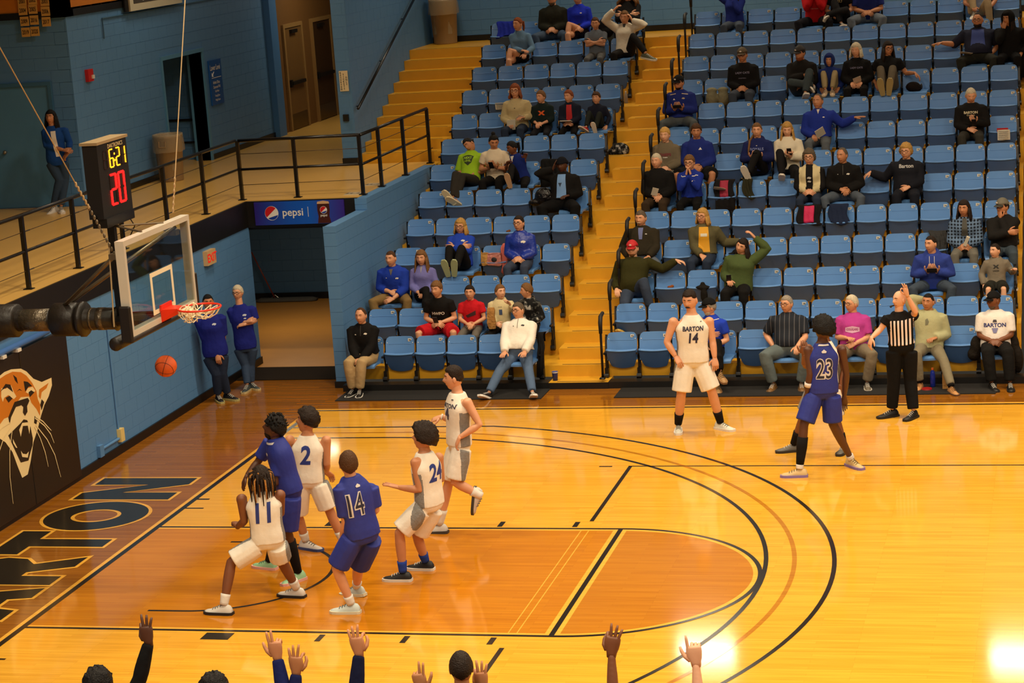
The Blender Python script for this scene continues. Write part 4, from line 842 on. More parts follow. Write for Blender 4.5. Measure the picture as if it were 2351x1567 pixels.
    # shoes and socks
    for q in 'ab':
        an = J['an'+q]; d = J.get('ft'+q); d = d if d is not None else hl.cross(Vector((0, 0, 1))); u = J.get('fu'+q); u = u if u is not None else Vector((0, 0, 1))
        sh = st.get('shoe', ((30, 26, 22), (210, 200, 184))); 
        if sh: shoe(root, an, d, u, s*st.get('foot', 1.12), *sh)
        if st.get('sock'): g = Geo(); hh = st.get('sockh', .3); g.tube([an.lerp(J['kn'+q], t) for t in np.linspace(0, hh, 5)], [float(np.interp(2-t, (1.25, 1.5, 1.9, 2), LR[4:]))*s*(1+(gr-1)*.7)+.009 for t in np.linspace(0, hh, 5)], 12); g.obj('sock', cloth(st['sock']), root, True)
    # hair
    hair(root, st.get('hair', 'short'), hm, tr, hs, H, M, J, st); PEOPLE.append(root); return root
EXTRA = {}
def shellobj(par, name, pts, tr, m, fat=1): g = Geo(); g.add([tr(p) for p in pts], HF); return g.obj(name, m, par, True)
def hair(root, kind, hm, tr, hs, H, M, J, st):
    sd = random.random()*50; dn = Vector((0, 0, -1)); R = random.Random(int(sd*100))
    def strand(pts, r, g): g.tube([p for p in pts], r, 6)
    base = {'short': (.011, .066, .0, -.07, .003), 'buzz': (.004, .07, .008, -.06, .001), 'crop': (.017, .06, .004, -.065, .006), 'curl': (.04, .06, .0, -.05, .02), 'afro': (.05, .06, -.01, -.05, .02), 'big': (.028, .06, -.03, -.09, .014), 'bald': None, 'thin': (.008, .1, .0, -.07, .002), 'bob': (.018, .062, -.06, -.1, .005), 'long': (.016, .064, -.03, -.09, .004), 'pony': (.009, .068, .005, -.05, .002), 'bun': (.009, .068, .005, -.05, .002), 'dread': (.014, .056, -.0, -.06, .008), 'fade': (.014, .07, .0, -.06, .004), 'frizz': (.05, .06, -.04, -.1, .02), 'twist': (.02, .06, .0, -.055, .014)}[kind]
    if base:
        T, f, sd_, b, r = base; Tf = T
        if kind == 'fade': Tf = lambda p: .003+.016*sstep(.02, .085, p.z)
        if kind in ('curl', 'crop'): Tf = lambda p, T=T: T*(.5+.5*sstep(-.02, .06, p.z))
        o = shellobj(root, 'hair', hshell(Tf, f, sd_, b, r, sd), tr, hm); g = Geo()
        if kind in ('long', 'bob', 'frizz'):
            n = 40; Ln = {'long': st.get('hlen', .24), 'bob': .07, 'frizz': .14, 'big': .05}[kind]; rr = {'frizz': .026}.get(kind, .0145)
            for i in range(n):
                az = pi*(.34+1.32*(i+.5)/n); x = math.sin(az); y = math.cos(az); p = Vector((x*.086, y*.1-.004, .015)); q = tr(p); out = (M@Vector((x, y, 0))); e = Ln*(.85+.3*R.random())
                if kind == 'frizz': out *= 1.9
                q1 = q+dn*.07*hs+out*.008; q2 = q1+dn*e*.5*hs+out*(.012+.03*(kind == 'frizz'))+Vector((R.uniform(-.01, .01), R.uniform(-.01, .01), 0)); q3 = q2+dn*e*.5*hs+out*R.uniform(-.015, .012)
                strand([q, q1, q2, q3], [rr*.8, rr, rr*.95, rr*.35], g)
        if kind in ('pony', 'braid'): a = tr(Vector((0, -.1, .03))); bk = M@Vector((0, -1, 0)); strand([a, a+bk*.04*hs, a+bk*.05+dn*.1, a+bk*.03+dn*.2*hs], [.02, .026, .024, .008], g)
        if kind == 'bun': g.ball(tr(Vector((0, -.05, .125))), .035*hs, 8, 6)
        if kind == 'dread':
            for i in range(70):
                az = R.uniform(.0, 2*pi); el = R.uniform(.25, 1.25); v = Vector((math.sin(az)*math.sin(el)*.085, math.cos(az)*math.sin(el)*.1, math.cos(el)*.11)); 
                if v.y > .05 and v.z < .06: continue
                q = tr(v); out = (M@Vector((v.x, v.y, 0))).normalized() if (v.x**2+v.y**2) > 1e-5 else Vector((1, 0, 0)); e = .1+.12*R.random()
                g.tube([q, q+out*.04+dn*.015, q+out*.052+dn*(.07+e*.35), q+out*.045+dn*(.07+e)], [.01, .011, .01, .005], 5, 1 if R.random() < .3 else 0)
        if kind == 'twist':
            for i in range(60):
                az = R.uniform(0, 2*pi); el = R.uniform(.0, 1.35); v = Vector((math.sin(az)*math.sin(el)*.085, math.cos(az)*math.sin(el)*.1, math.cos(el)*.118)); n = (M@v).normalized()
                if v.y > .06 and v.z < .07: continue
                q = tr(v*1.1); g.tube([q, q+n*.03+Vector((R.uniform(-.01, .01), R.uniform(-.01, .01), .004))], [.012, .006], 5)
        if g.v: tag(g.obj('hair_locks', [hm, hairm((168, 112, 50))], o, True), kind='stuff')
    if st.get('cap'):
        c = st['cap']; cmt = cloth(c, .7, .2); fn = lambda p: sstep(-.004, .006, p.z-(.045 if p.y > 0 else .03)); o = shellobj(root, 'cap', hshell(.022, fn=fn), tr, cmt); g = Geo(); rs = []
        for t in np.linspace(-1, 1, 9):
            x = .07*t; y0 = .085*math.sqrt(max(0, 1-(t*.8)**2)); y1 = y0+.075*math.sqrt(max(.02, 1-t*t)); z = .052-.012*t*t
            rs.append([tr(Vector(v)) for v in ((x, y0, z+.004), (x, y1, z-.012), (x, y1, z-.018), (x, y0, z-.002))])
        g.rings(rs); g.obj('bill', cloth(st.get('bill', c), .7, .1), o, True)
        g = Geo(); g.ball(tr(Vector((0, .112, .085))), (.02*hs, .004, .013*hs), 8, 5, 0, M); g.obj('cap_badge', cloth(st.get('badge', (210, 200, 190)), .7, 0), o)
    if st.get('beanie'): shellobj(root, 'beanie', hshell(lambda p: .02+.008*(p.z < .05), fn=lambda p: sstep(-.004, .006, p.z-(.035 if p.y > 0 else .0))), tr, cloth(st['beanie']))
    if st.get('band'): shellobj(root, 'headband', hshell(.02, fn=lambda p: sstep(.03, .04, p.z+.15*(p.y < 0)*0)*(1-sstep(.075, .085, p.z))), tr, cloth(st['band'], .8, .1))
    if st.get('hoodup'): shellobj(root, 'hood', hshell(.034, fn=lambda p: max(sstep(.55, .8, math.atan2(abs(p.x), p.y)), sstep(.06, .075, p.z))), tr, cloth(st['hoodup']))
    if st.get('beard'):
        g = shellobj(root, 'beard', hshell(st.get('beardt', .012), rough=.004, fn=lambda p: (1-sstep(-.06, -.045, p.z))*(1-sstep(1.25, 1.5, math.atan2(abs(p.x), p.y)))*(1 if not (abs(p.x) < .022 and abs(p.z+.058) < .007) else 0)), tr, hairm(HAIR[st['beard']]))
    if st.get('stache'): g = Geo(); g.tube([tr(Vector(v)) for v in ((-.028, .083, -.05), (-.012, .1, -.042), (.012, .1, -.042), (.028, .083, -.05))], [.004*hs, .0075*hs, .0075*hs, .004*hs], 6); g.obj('moustache', hairm(HAIR[st['stache']]), root)
    if st.get('specs'):
        g = Geo()
        for sx in (-1, 1):
            g.tube([tr(Vector((sx*.032+.023*math.cos(t), .093-.012*abs(math.cos(t))*(1 if math.cos(t)*sx > 0 else 0), .014+.018*math.sin(t)))) for t in np.linspace(0, 2*pi, 15)[:-1]], .0026*hs, 5, closed=True); g.tube([tr(Vector((sx*.055, .08, .018))), tr(Vector((sx*.079, .0, .014)))], .0024*hs, 5)
        g.tube([tr(Vector((-.01, .1, .018))), tr(Vector((.01, .1, .018)))], .003*hs, 5); g.obj('glasses', mat('spectacle frame', (34, 24, 20), .4, 0), root)
# ------------------------------------------------------------------ prints on clothing
def project(par, o, tree, F, pts2, faces, c, side, m, name, off=.004):
    s = F['s']; O = F['pel'].lerp(F['nk'], c[1])+F['lat']*(c[0]*s); f = F['fwd']*side; lx = F['lat']*side; vs = []; last = None
    bm = bmesh.new(); bv = [bm.verts.new((a, b, 0)) for a, b in pts2]
    for q in faces:
        try: bm.faces.new([bv[i] for i in q])
        except ValueError: pass
    bm.normal_update()
    for _ in range(5):
        bmesh.ops.triangulate(bm, faces=[q for q in bm.faces if len(q.verts) > 3]); lg = [e for e in bm.edges if e.calc_length() > .022*s]
        if not lg: break
        bmesh.ops.subdivide_edges(bm, edges=lg, cuts=1)
    bmesh.ops.triangulate(bm, faces=[q for q in bm.faces if len(q.verts) > 3])
    bm.verts.ensure_lookup_table(); ok = 0
    for v in bm.verts:
        p = O+lx*v.co.x+F['up']*v.co.y+f*(.24*s*F.get('r', 1)); h = tree.ray_cast(p, -f, .5*s)
        if h[0] is None: v.co = O+lx*v.co.x+F['up']*v.co.y+f*(.1*s) if last is None else last; continue
        last = h[0]+h[1]*off if h[1].dot(f) > 0 else h[0]+f*off; v.co = last; ok += 1
    me = bpy.data.meshes.new(name); bm.to_mesh(me); bm.free(); me.materials.append(m)
    if ok: link(name, me, par)
def bake_all():
    bpy.context.view_layer.update(); dg = bpy.context.evaluated_depsgraph_get(); done = []
    for o, paint, dec, F, root in BAKE:
        me = bpy.data.meshes.new_from_object(o.evaluated_get(dg)); done.append(me)
    for (o, paint, dec, F, root), me in zip(BAKE, done):
        o.modifiers.clear(); old = o.data; mats = [x for x in old.materials]; o.data = me; me.materials.clear()
        for x in mats: me.materials.append(x)
        n = len(me.polygons); idx = np.zeros(n, np.int32)
        if o.name in EXTRA:
            ex = EXTRA[o.name]; nv = len(me.vertices); co = np.empty(nv*3); me.vertices.foreach_get('co', co); V0 = co.reshape(-1, 3); tot = [tuple(p.vertices) for p in me.polygons]
            m2 = bpy.data.meshes.new('body'); m2.from_pydata(V0.tolist()+[tuple(v) for v in ex.v], [], tot+[tuple(i+nv for i in f) for f in ex.f])
            for x in mats: m2.materials.append(x)
            idx = np.concatenate([idx, np.array(ex.m, np.int32)]); o.data = m2; me = m2; n = len(me.polygons)
            if 'ex' in o: del o['ex']
        elif paint:
            c = np.empty(n*3); me.polygons.foreach_get('center', c); c = c.reshape(-1, 3)-np.array(F['pel']); u = c@np.array(F['lat'])/F['s']; v = c@np.array(F['fwd'])/F['s']; w_ = c@np.array(F['up'])/F['L']; idx = np.array(paint(u, v, w_), np.int32)
        me.polygons.foreach_set('material_index', idx); me.polygons.foreach_set('use_smooth', [True]*n); me.update()
        if dec:
            tree = BVHTree.FromPolygons([v.co for v in me.vertices], [tuple(p.vertices) for p in me.polygons])
            for di, d in enumerate(dec):
                ofs = .003+.0018*di
                kind = d[0]
                if kind == 't':    # ('t', text, height, colour, (x, t), side, {opts})
                    _, t, h, col, c, side = d[:6]; k = d[6] if len(d) > 6 else {}; vs, fs = text_mesh(t, **k); h *= F['s']; project(root, o, tree, F, [(a*h, b*h) for a, b in vs], fs, c, side, mat('print %d %d %d' % col, col, .6, 0), 'lettering', ofs)
                else:              # ('p', polygon, colour, (x, t), side)
                    _, pl, col, c, side = d[:5]; project(root, o, tree, F, [(a*F['s'], b*F['s']) for a, b in pl], [tuple(range(len(pl)))], c, side, mat('print %d %d %d' % col, col, .7, 0) if len(d) < 6 else d[5], 'print', ofs)
# ------------------------------------------------------------------ seated spectators
BLK = (20, 18, 17); ROY = (30, 58, 160); NAV = (24, 30, 62); JEAN = (66, 82, 104); DJEAN = (40, 50, 68); KHA = (164, 134, 92); GRY = (116, 112, 104); DGR = (58, 58, 56); WHT = (226, 218, 204); CRM = (206, 190, 148); OLV = (62, 64, 32)
def rotz(v, a): c, s = math.cos(a), math.sin(a); return Vector((v.x*c-v.y*s, v.x*s+v.y*c, v.z))
def headframe(yaw, pitch, roll=0):
    y, p, r = map(math.radians, (yaw, pitch, roll)); f = Vector((math.sin(y)*math.cos(p), -math.cos(y)*math.cos(p), math.sin(p))); rt = Vector((math.cos(y), math.sin(y), 0)); u = rt.cross(f); u = -u if u.z < 0 else u
    return f, u*math.cos(r)+rt*math.sin(r)
def sit(row, seat, label, top, bot, lean=8, tyaw=0, tilt=0, head=(-20, -8, 0), arms=('lap', 'lap'), legs=('f', 'f'), dx=0, dy=0, down=1, hand=('relax', 'relax'), **st):
    st['g'] = 1+(st.get('g', 1.)-1)*.75; r = row-1; s = st.get('s', 1.0); st['s'] = s; st.setdefault('hs', 1.05 if s > .9 else .97); st['top'] = top; st['bot'] = bot; st['handa'], st['handb'] = hand; st.setdefault('group', 'spectators in the blue seats')
    if down: SEATDOWN[(row, seat)] = 2
    loc = (SX(seat)+dx, SY(r)+dy, FZ(r)); g = st.get('g', 1.); z0 = .415+.098*s
    pel = Vector((0, -.215, z0)); L = math.radians(lean); tl = math.radians(tilt); up = Vector((math.sin(tl), math.sin(L), math.cos(L)*math.cos(tl))).normalized(); nk = pel+up*(.505*s); ty = math.radians(tyaw); lat = rotz(Vector((1, 0, 0)), ty); lat = (lat-up*lat.dot(up)).normalized(); fw = lat.cross(up)
    J = dict(pel=pel, neck=nk); hf, hu = headframe(*head); J['hf'] = hf; J['hu'] = hu; J['head'] = nk+(up*.35+Vector((0, -.16, .95))).normalized()*(.098*s)+hf*.018+hu*.035
    for q, sg in (('a', -1), ('b', 1)):
        J['sh'+q] = nk+lat*(.163*s*(1+(g-1)*.65)*sg*(1-.07*st.get('fem', 0)))-up*(.075*s); J['hp'+q] = pel+Vector((.088*s*sg, -.02, -.02)); a = arms['ab'.index(q)]; hint = Vector((sg*.9, .5, -.9))
        W = {'lap': (.075, -.43, .61), 'knee': (.15, -.52, .60), 'clasp': (.04, -.44, .62), 'btw': (.035, -.56, .53), 'phone': (.065, -.44, .72), 'hip': (.2, -.3, .56), 'low': (.24, -.3, .5), 'in': (.07, -.28, .62)}
        dcl = None; nm = None
        if a in W: x, y, z = W[a]; t = Vector((x*sg*s, y, .415+(z-.415)*s))
        elif a == 'cross': t = pel+up*(.27*s)+fw*(.2*s*g)+lat*(-sg*.07*s); dcl = lat*-sg; nm = -fw; hint = Vector((sg, -.1, -.6))
        elif a == 'chin': t = J['head']+hf*.09-Vector((0, 0, .15*s))+lat*(.03*sg); dcl = Vector((-.2*sg, .1, 1)); nm = -hf; hint = Vector((sg*.5, -.4, -1))
        elif a == 'mouth': t = J['head']+hf*.1-Vector((0, 0, .17*s))+lat*(.035*sg); dcl = Vector((-.25*sg, .05, 1)); nm = lat*-sg; hint = Vector((sg*.5, -.2, -1))
        elif a == 'back': t = J['head']+Vector((.05*sg, .11, .0)); dcl = lat*-sg; nm = Vector((0, -1, 0)); hint = Vector((sg*.8, -.2, .9))
        elif a == 'temple': t = J['head']+Vector((.15*sg, -.06, -.06)); dcl = Vector((-.4*sg, .1, .9)); nm = Vector((-sg, 0, 0)); hint = Vector((sg, -.2, -.5))
        else: t = Vector(a[:3]); dcl = Vector(a[3]) if len(a) > 3 else None; hint = Vector(a[4]) if len(a) > 4 else Vector((sg*.5, .3, -.9)); nm = Vector((0, 0, -1))
        J['el'+q], J['wr'+q] = ik(J['sh'+q], t, .285*s, .26*s, hint)
        if dcl is None and a in ('clasp', 'btw', 'in'): dcl = Vector((-sg*.9, -.35, -.3)); nm = Vector((0, .6, -.5))
        if a == 'phone': dcl = Vector((-sg*.35, -.6, .6)); nm = Vector((0, .8, .6))
        if a in ('lap', 'knee'): nm = Vector((0, 0, -1)); dcl = dcl or Vector((-.25*sg if a == 'lap' else .1*sg, -1, -.25))
        if dcl is not None: J['hd'+q] = dcl
        if nm is not None: J['hn'+q] = nm
        l = legs['ab'.index(q)]; ho = J['hp'+q]; lh = Vector((sg*.12, -.6, 1)); ft = Vector((sg*.18, -1, 0)); fu = Vector((0, 0, 1))
        if l == 'f': t = Vector((sg*.12*s, -.60*s-.03, .088*s))
        elif l == 'w': t = Vector((sg*.2, -.58, .088*s)); lh = Vector((sg*.5, -.6, 1))
        elif l == 'n': t = Vector((sg*.07, -.58*s, .088*s))
        elif l == 'o': t = Vector((sg*.33, -.92, .075)); ft = Vector((sg*.5, -1, .55)); fu = Vector((0, .5, 1))
        elif l == 'u': t = Vector((sg*.06, -.775, .53)); ft = Vector((sg*.15, -.35, 1)); fu = Vector((0, 1, .3)); lh = Vector((sg*.1, .2, 1))
        elif l == 'k': t = Vector((sg*.06, -.5, .53)); ft = Vector((sg*.1, -.8, -.2)); lh = Vector((sg*.1, -.1, 1))
        elif l == 'x': t = Vector((-sg*.17, -.68, .30)); ft = Vector((-sg*.5, -.9, -.3)); lh = Vector((-sg*.25, -.2, 1))
        elif l == 'X': t = Vector((-sg*.24, -.50, .60)); ft = Vector((-sg*.35, -.9, -.1)); lh = Vector((sg*1.0, -.6, .4)); fu = Vector((-sg*.9, 0, .4))
        elif l == 'd': t = Vector((sg*.1, -.2-.46*s, .415-.36*s))
        else: t = Vector(l[0]); ft = Vector(l[1]) if len(l) > 1 else ft; fu = Vector(l[2]) if len(l) > 2 else fu; lh = Vector(l[3]) if len(l) > 3 else lh
        J['kn'+q], J['an'+q] = ik(ho, t, .43*s, .42*s, lh); J['ft'+q] = ft; J['fu'+q] = fu
    o = person(label, loc, J, st); return o, J, Vector(loc)
def held(name, label, cat, o3, pts, col, size, rot=(0, 0, 0), group=None, shape='box', m=None):
    o, J, loc = o3; c = loc+(J['wra']*pts[0]+J['wrb']*pts[1]) + Vector(pts[2]); g = Geo(); a, b, cc = (v/2 for v in size)
    g.box((-a, -b, -cc), (a, b, cc)); ob = g.obj(name, m or mat('held %d %d %d' % col, col, .4, .05), None, loc=c); ob.rotation_euler = rot; tag(ob, label, cat, group); return ob
def phone(o3, label, k=(.5, .5), d=(0, -.1, .06), rot=(.7, 0, 0), wide=0): 
    b = held('phone', label, 'phone', o3, (*k, d), (16, 15, 18), (.15, .009, .074) if wide else (.074, .009, .15), rot, 'phones in hands')
    g = Geo(); w_, h_ = (.068, .034) if wide else (.034, .068); g.box((-w_, .0046, -h_), (w_, .0056, h_)); g.obj('screen', mat('phone screen', (50, 56, 66), .15, 0), b)
def paper(o3, label, k=(.5, .5), d=(0, -.1, .05), rot=(.6, .2, .3), size=(.14, .002, .2)): held('program_sheet', label, 'paper', o3, (*k, d), (222, 212, 190), size, rot, 'paper programs')
LOGO = lambda col, x=.07, t=.74, sc=1: ('p', [(-.028*sc, -.002*sc), (-.02*sc, -.01*sc), (-.004*sc, -.008*sc), (.004*sc, -.016*sc), (.018*sc, -.01*sc), (.026*sc, .002*sc), (.014*sc, .01*sc), (-.004*sc, .014*sc), (-.02*sc, .009*sc)], col, (x, t), 1)
TXT = lambda t, h, col, c=(0, .68), **k: ('t', t, h, col, c, 1, k)
VNECK = lambda col, w_=.05, h_=.09, t=.93: ('p', [(-w_, .02), (w_, .02), (0, -h_)], col, (0, t), 1)
OPEN = lambda col, w_=.06, t=.55: ('p', [(-w_, .19), (w_, .19), (w_*1.3, -.2), (-w_*1.3, -.2)], col, (0, t), 1)
ZIP = lambda col, t=.86: ('p', [(-.004, .07), (.004, .07), (.004, -.07), (-.004, -.07)], col, (0, t), 1)
# -- shorter block, from the court up
sit(1, 49, 'person in black quarter-zip and khakis, hands clasped, front row by the blue end wall', ('jacket', BLK), ('long', (178, 150, 106)), lean=-6, head=(-6, -4, 0), arms=('btw', 'btw'), legs=(((-.12, -.62, .088),), ((.0, -.66, .088),)), g=1.18, hair='thin', hairc='brown', shoe=((16, 15, 15), (225, 220, 210)), dec=[LOGO(WHT, .075, .78), LOGO(WHT, -.08, .76, .5), ZIP((60, 56, 52))], baggy=.01)
sit(1, 44, 'person in white quarter-zip and jeans leaning back with legs spread, front row', ('jacket', (236, 228, 214)), ('long', (84, 104, 132)), lean=16, head=(-28, 2, -6), arms=('knee', 'knee'), legs=('o', 'o'), g=1.25, belly=.07, hair='short', hairc='grizzle', specs=1, dx=-.05, shoe=((18, 17, 17), (225, 220, 210)), dec=[LOGO((40, 40, 44), .08, .8), LOGO((60, 60, 60), -.06, .78, .4), ZIP((120, 116, 108))], hand=('flat', 'flat'))
p = sit(2, 47, 'youth in black tee and red shorts with phone, second row', ('tee', BLK), ('short', (190, 24, 34)), lean=-12, head=(-14, -6, 0), arms=('clasp', 'clasp'), legs=('w', 'w'), s=.97, hair='crop', hairc='light', dx=.02, dec=[TXT('HWPO', .05, WHT, (0, .55), bold=.03)], shoe=((200, 195, 185),)); phone(p, 'black phone held by the youth in red shorts', d=(-.02, -.06, .05))
sit(2, 46, 'boy in red tee and grey trousers, second row', ('tee', (192, 26, 36)), ('long', (104, 98, 90)), lean=-4, head=(4, -2, 0), arms=('clasp', 'lap'), legs=('f', 'f'), s=.84, hair='short', hairc='dark', dx=.02, dec=[('p', [(-.09, -.06), (.1, .03), (.1, -.05), (-.06, -.1)], (58, 30, 34), (0, .6), 1)])
p = sit(2, 45, 'boy in cream hoodie holding a paper bag, second row', ('hoodie', (212, 196, 150)), ('long', BLK), lean=4, head=(42, 0, 0), arms=('clasp', (.2, -.38, .86)), legs=('f', 'f'), s=.82, hair='short', hairc='light', skin='pale', dx=-.02, dec=[('p', [(-.03, -.05), (.03, -.05), (.03, .05), (-.03, .05)], (60, 78, 110), (.03, .55), 1), TXT('HOOPS', .016, (60, 40, 40), (.02, .74))])
g = Geo(); W = p[2]+p[1]['wra']+Vector((-.04, -.08, .08)); rr = random.Random(2); g.rings([[(W.x+(a+rr.uniform(-.008, .008)), W.y+b+rr.uniform(-.008, .008), W.z+z) for a, b in ((-.06*k, -.035*k), (.0, -.042*k), (.06*k, -.035*k), (.06*k, .035*k), (0, .04*k), (-.06*k, .035*k))] for z, k in ((-.14, .85), (-.05, 1.05), (.05, .9), (.14, 1.0), (.18, .8))]); tag(g.obj('paper_bag', mat('kraft paper', (176, 128, 70), .8, .1, 12, .6, 30)), 'crumpled brown paper snack bag held by the boy in cream hoodie', 'bag')
def camo_pattern(nt, tc, c, c2):
    n = nt.nodes.new('ShaderNodeTexNoise'); n.inputs['Scale'].default_value = 14; nt.links.new(tc.outputs['Object'], n.inputs['Vector']); r = nt.nodes.new('ShaderNodeValToRGB'); r.color_ramp.interpolation = 'CONSTANT'; e = r.color_ramp.elements; e[0].color = (.008, .008, .008, 1); e[1].position = .5; e[1].color = (.06, .06, .055, 1); q = e.new(.6); q.color = (.4, .38, .34, 1); nt.links.new(n.outputs['Fac'], r.inputs[0]); return r.outputs[0]
sit(2, 44, 'boy in dark camo hoodie turned away to the left, second row', ('hoodie', BLK), ('long', BLK), lean=2, tyaw=-30, head=(-72, -6, 0), arms=('lap', 'lap'), s=.84, hair='short', hairc='light', dx=-.06, tmat=mat('camo cloth', (40, 40, 40), .85, pattern=camo_pattern))
sit(3, 49, 'person in blue quarter-zip and khakis leaning forward, third row by the end wall', ('jacket', ROY), ('long', (128, 102, 62)), lean=-14, head=(-10, -4, 0), arms=('clasp', 'btw'), legs=('w', 'w'), g=1.15, hair='buzz', hairc='brown', sleeve=1.6, dec=[LOGO(WHT, .09, .72), LOGO(WHT, -.08, .74, .4), VNECK((96, 90, 84), .03, .07, .95)], dx=.06)
sit(3, 48, 'long-haired person in lavender top and black trousers, third row', ('long', (112, 110, 170)), ('long', BLK), lean=2, head=(0, -6, 0), arms=('clasp', 'lap'), legs=('x', 'f'), s=.94, fem=1, hair='long', hairc='light', hlen=.34, skin='fair', dec=[VNECK((150, 146, 150), .02, .09, .95)], dx=.02)
sit(4, 47, 'person with glasses and blue hoodie, arms folded and knees drawn up, fourth row', ('hoodie', (34, 66, 176)), ('long', BLK), lean=16, head=(-6, -4, 6), arms=('cross', 'cross'), legs=('u', 'u'), s=.96, fem=1, g=1.1, hair='bob', hairc='blond', specs=1, dx=-.06, shoe=((150, 160, 110), (170, 178, 130)), dec=[LOGO((214, 210, 200), .07, .74, 1.3)])
sit(4, 45, 'person with glasses in shiny blue jacket and jeans, fourth row', ('jacket', (28, 52, 150)), ('long', (58, 66, 84)), lean=2, head=(-12, 0, 0), arms=('clasp', 'clasp'), s=.98, fem=1, g=1.12, hair='pony', hairc='dark', specs=1, dec=[LOGO(WHT, .08, .7, 1.5)], tmat=mat('shiny jacket', (28, 52, 150), .35, .15, 9, .6, 16), dx=-.04)
sit(6, 44, 'person in beanie and open black jacket over pale blue hoodie, hand raised, sixth row', ('jacket', BLK), ('long', (18, 17, 17)), lean=14, head=(-14, -6, 0), arms=('temple', (.12, -.36, .66)), legs=('w', 'w'), g=1.25, skin='dark', hair='buzz', hairc='black', beanie=(18, 18, 24), hand=('flat', 'relax'), dx=-.16, dec=[OPEN((110, 150, 200), .065), ('p', [(-.03, .02), (.03, .02), (.0, -.05)], (40, 56, 80), (-.02, .6), 1)], baggy=.012)
sit(7, 48, 'person in neon green tee slumped with feet over the seat ahead, seventh row', ('tee', (150, 190, 40)), ('long', (50, 46, 40)), lean=26, head=(-18, -18, -38), arms=('in', 'in'), legs=(((-.16, -.82, .30), (-.55, -.3, .8), (0, 1, .4), (0, 0, 1)), ((-.1, -.8, .26), (-.6, -.5, .5), (0, 1, .5), (.1, 0, 1))), s=1.0, fem=1, skin='tan', hair='pony', hairc='black', hem=-.06, sleeve=.95, shoe=((200, 140, 120), (216, 200, 160)), dec=[('p', [(-.1, .06), (-.04, .08), (.0, .085), (.04, .08), (.1, .06), (.06, -.05), (0, -.1), (-.06, -.05)], (40, 52, 22), (-.02, .62), 1), TXT('NEXT', .042, (150, 190, 40), (-.02, .68), bold=.04), TXT('LEVEL', .034, (150, 190, 40), (-.02, .58), bold=.04)], dx=.02)
p = sit(7, 47, 'person in white tee with hair bun looking at a phone, seventh row', ('tee', (214, 198, 170)), ('long', BLK), lean=-6, head=(24, -24, 0), arms=('phone', 'phone'), s=1.02, fem=1, skin='tan', hair='bun', hairc='black', dec=[TXT('BARTON', .05, (170, 140, 70), (0, .52), bold=.03), TXT('COUGARS', .016, (150, 140, 120), (0, .4)), ('p', [(-.02, 0), (.02, 0), (0, .025)], (40, 40, 60), (0, .64), 1)]); phone(p, 'black phone held by the person with the hair bun')
sit(7, 46, 'child in blue jersey leaning left towards the phone, seventh row', ('tee', (24, 40, 110)), ('long', BLK), lean=-4, tyaw=-25, tilt=-12, head=(-48, -18, 0), arms=((-.18, -.42, .78), (.1, -.3, .85)), legs=('u', 'f'), s=.86, skin='brown', hair='pony', hairc='black', dx=-.06, dec=[VNECK((220, 214, 204), .045, .09, .93)], shoe=((190, 150, 110), (190, 150, 110)))
p = sit(9, 47, 'person with glasses in cream sweater reading a sheet, ninth row', ('sweater', (190, 172, 128)), ('long', DJEAN), lean=-2, head=(0, -2, 0), arms=('lap', (.16, -.42, .7)), s=1.0, fem=1, g=1.08, hair='bob', hairc='red', specs=1, dec=[LOGO((50, 40, 30), 0, .7, .5)], dx=.03); paper(p, 'printed sheet in the lap of the person in cream sweater', (1, 0), (.03, -.1, -.02), (.4, 0, .4), (.15, .003, .2)); paper(p, 'folded white sheet in the raised hand of the cream sweater person', (0, 1), (-.06, -.05, .0), (.9, .5, .5), (.1, .003, .16))
sit(9, 46, 'boy in dark green hoodie with orange logo, ninth row', ('hoodie', (24, 36, 34)), ('long', (30, 30, 34)), lean=0, head=(-26, -4, 0), arms=('lap', 'clasp'), s=.82, hair='short', hairc='light', sleeve=1.5, dec=[('p', [(-.075, .045), (-.03, .0), (-.075, -.045), (-.035, -.05), (0, -.018), (.035, -.05), (.075, -.045), (.03, 0), (.075, .045), (.035, .05), (0, .018), (-.035, .05)], (226, 92, 26), (0, .62), 1)])
p = sit(9, 45, 'boy in red shirt under navy cardigan holding a book, ninth row', ('jacket', (26, 30, 46)), ('long', BLK), lean=2, head=(-22, -4, 0), arms=('clasp', 'clasp'), s=.8, hair='short', hairc='red', dec=[OPEN((180, 24, 30), .055)]); paper(p, 'open book held by the boy in navy cardigan', d=(-.02, -.07, .03), rot=(1.3, 0, 0), size=(.2, .01, .13))
sit(9, 44, 'small boy in navy top showing red shoes, ninth row by the aisle', ('long', (26, 28, 42)), ('long', (34, 38, 34)), lean=10, head=(-8, 2, 0), arms=('lap', 'low'), legs=(((-.12, -.6, .50), (-.5, -.6, .5), (.2, .6, .8)), ((.04, -.6, .47), (-.1, -.4, .9), (0, 1, .3))), s=.72, hs=.9, hair='crop', hairc='brown', shoe=((190, 34, 34), (216, 200, 180)), dx=-.02)
sit(12, 48, 'person in light blue long sleeves and dark shorts, legs crossed, twelfth row', ('long', (96, 128, 158)), ('brief', (24, 22, 24)), lean=-4, head=(-30, -2, 0), arms=((.1, -.5, .66), 'knee'), legs=('f', 'x'), s=.97, fem=1, hair='pony', hairc='red', dx=.07, shoe=((212, 204, 194), (220, 210, 200)))
sit(12, 45, 'girl in grey tee hugging herself, twelfth row', ('tee', (104, 112, 122)), ('long', (92, 92, 92)), lean=0, head=(4, -10, 0), arms=('cross', 'cross'), s=.88, hair='pony', hairc='brown', dx=.04)
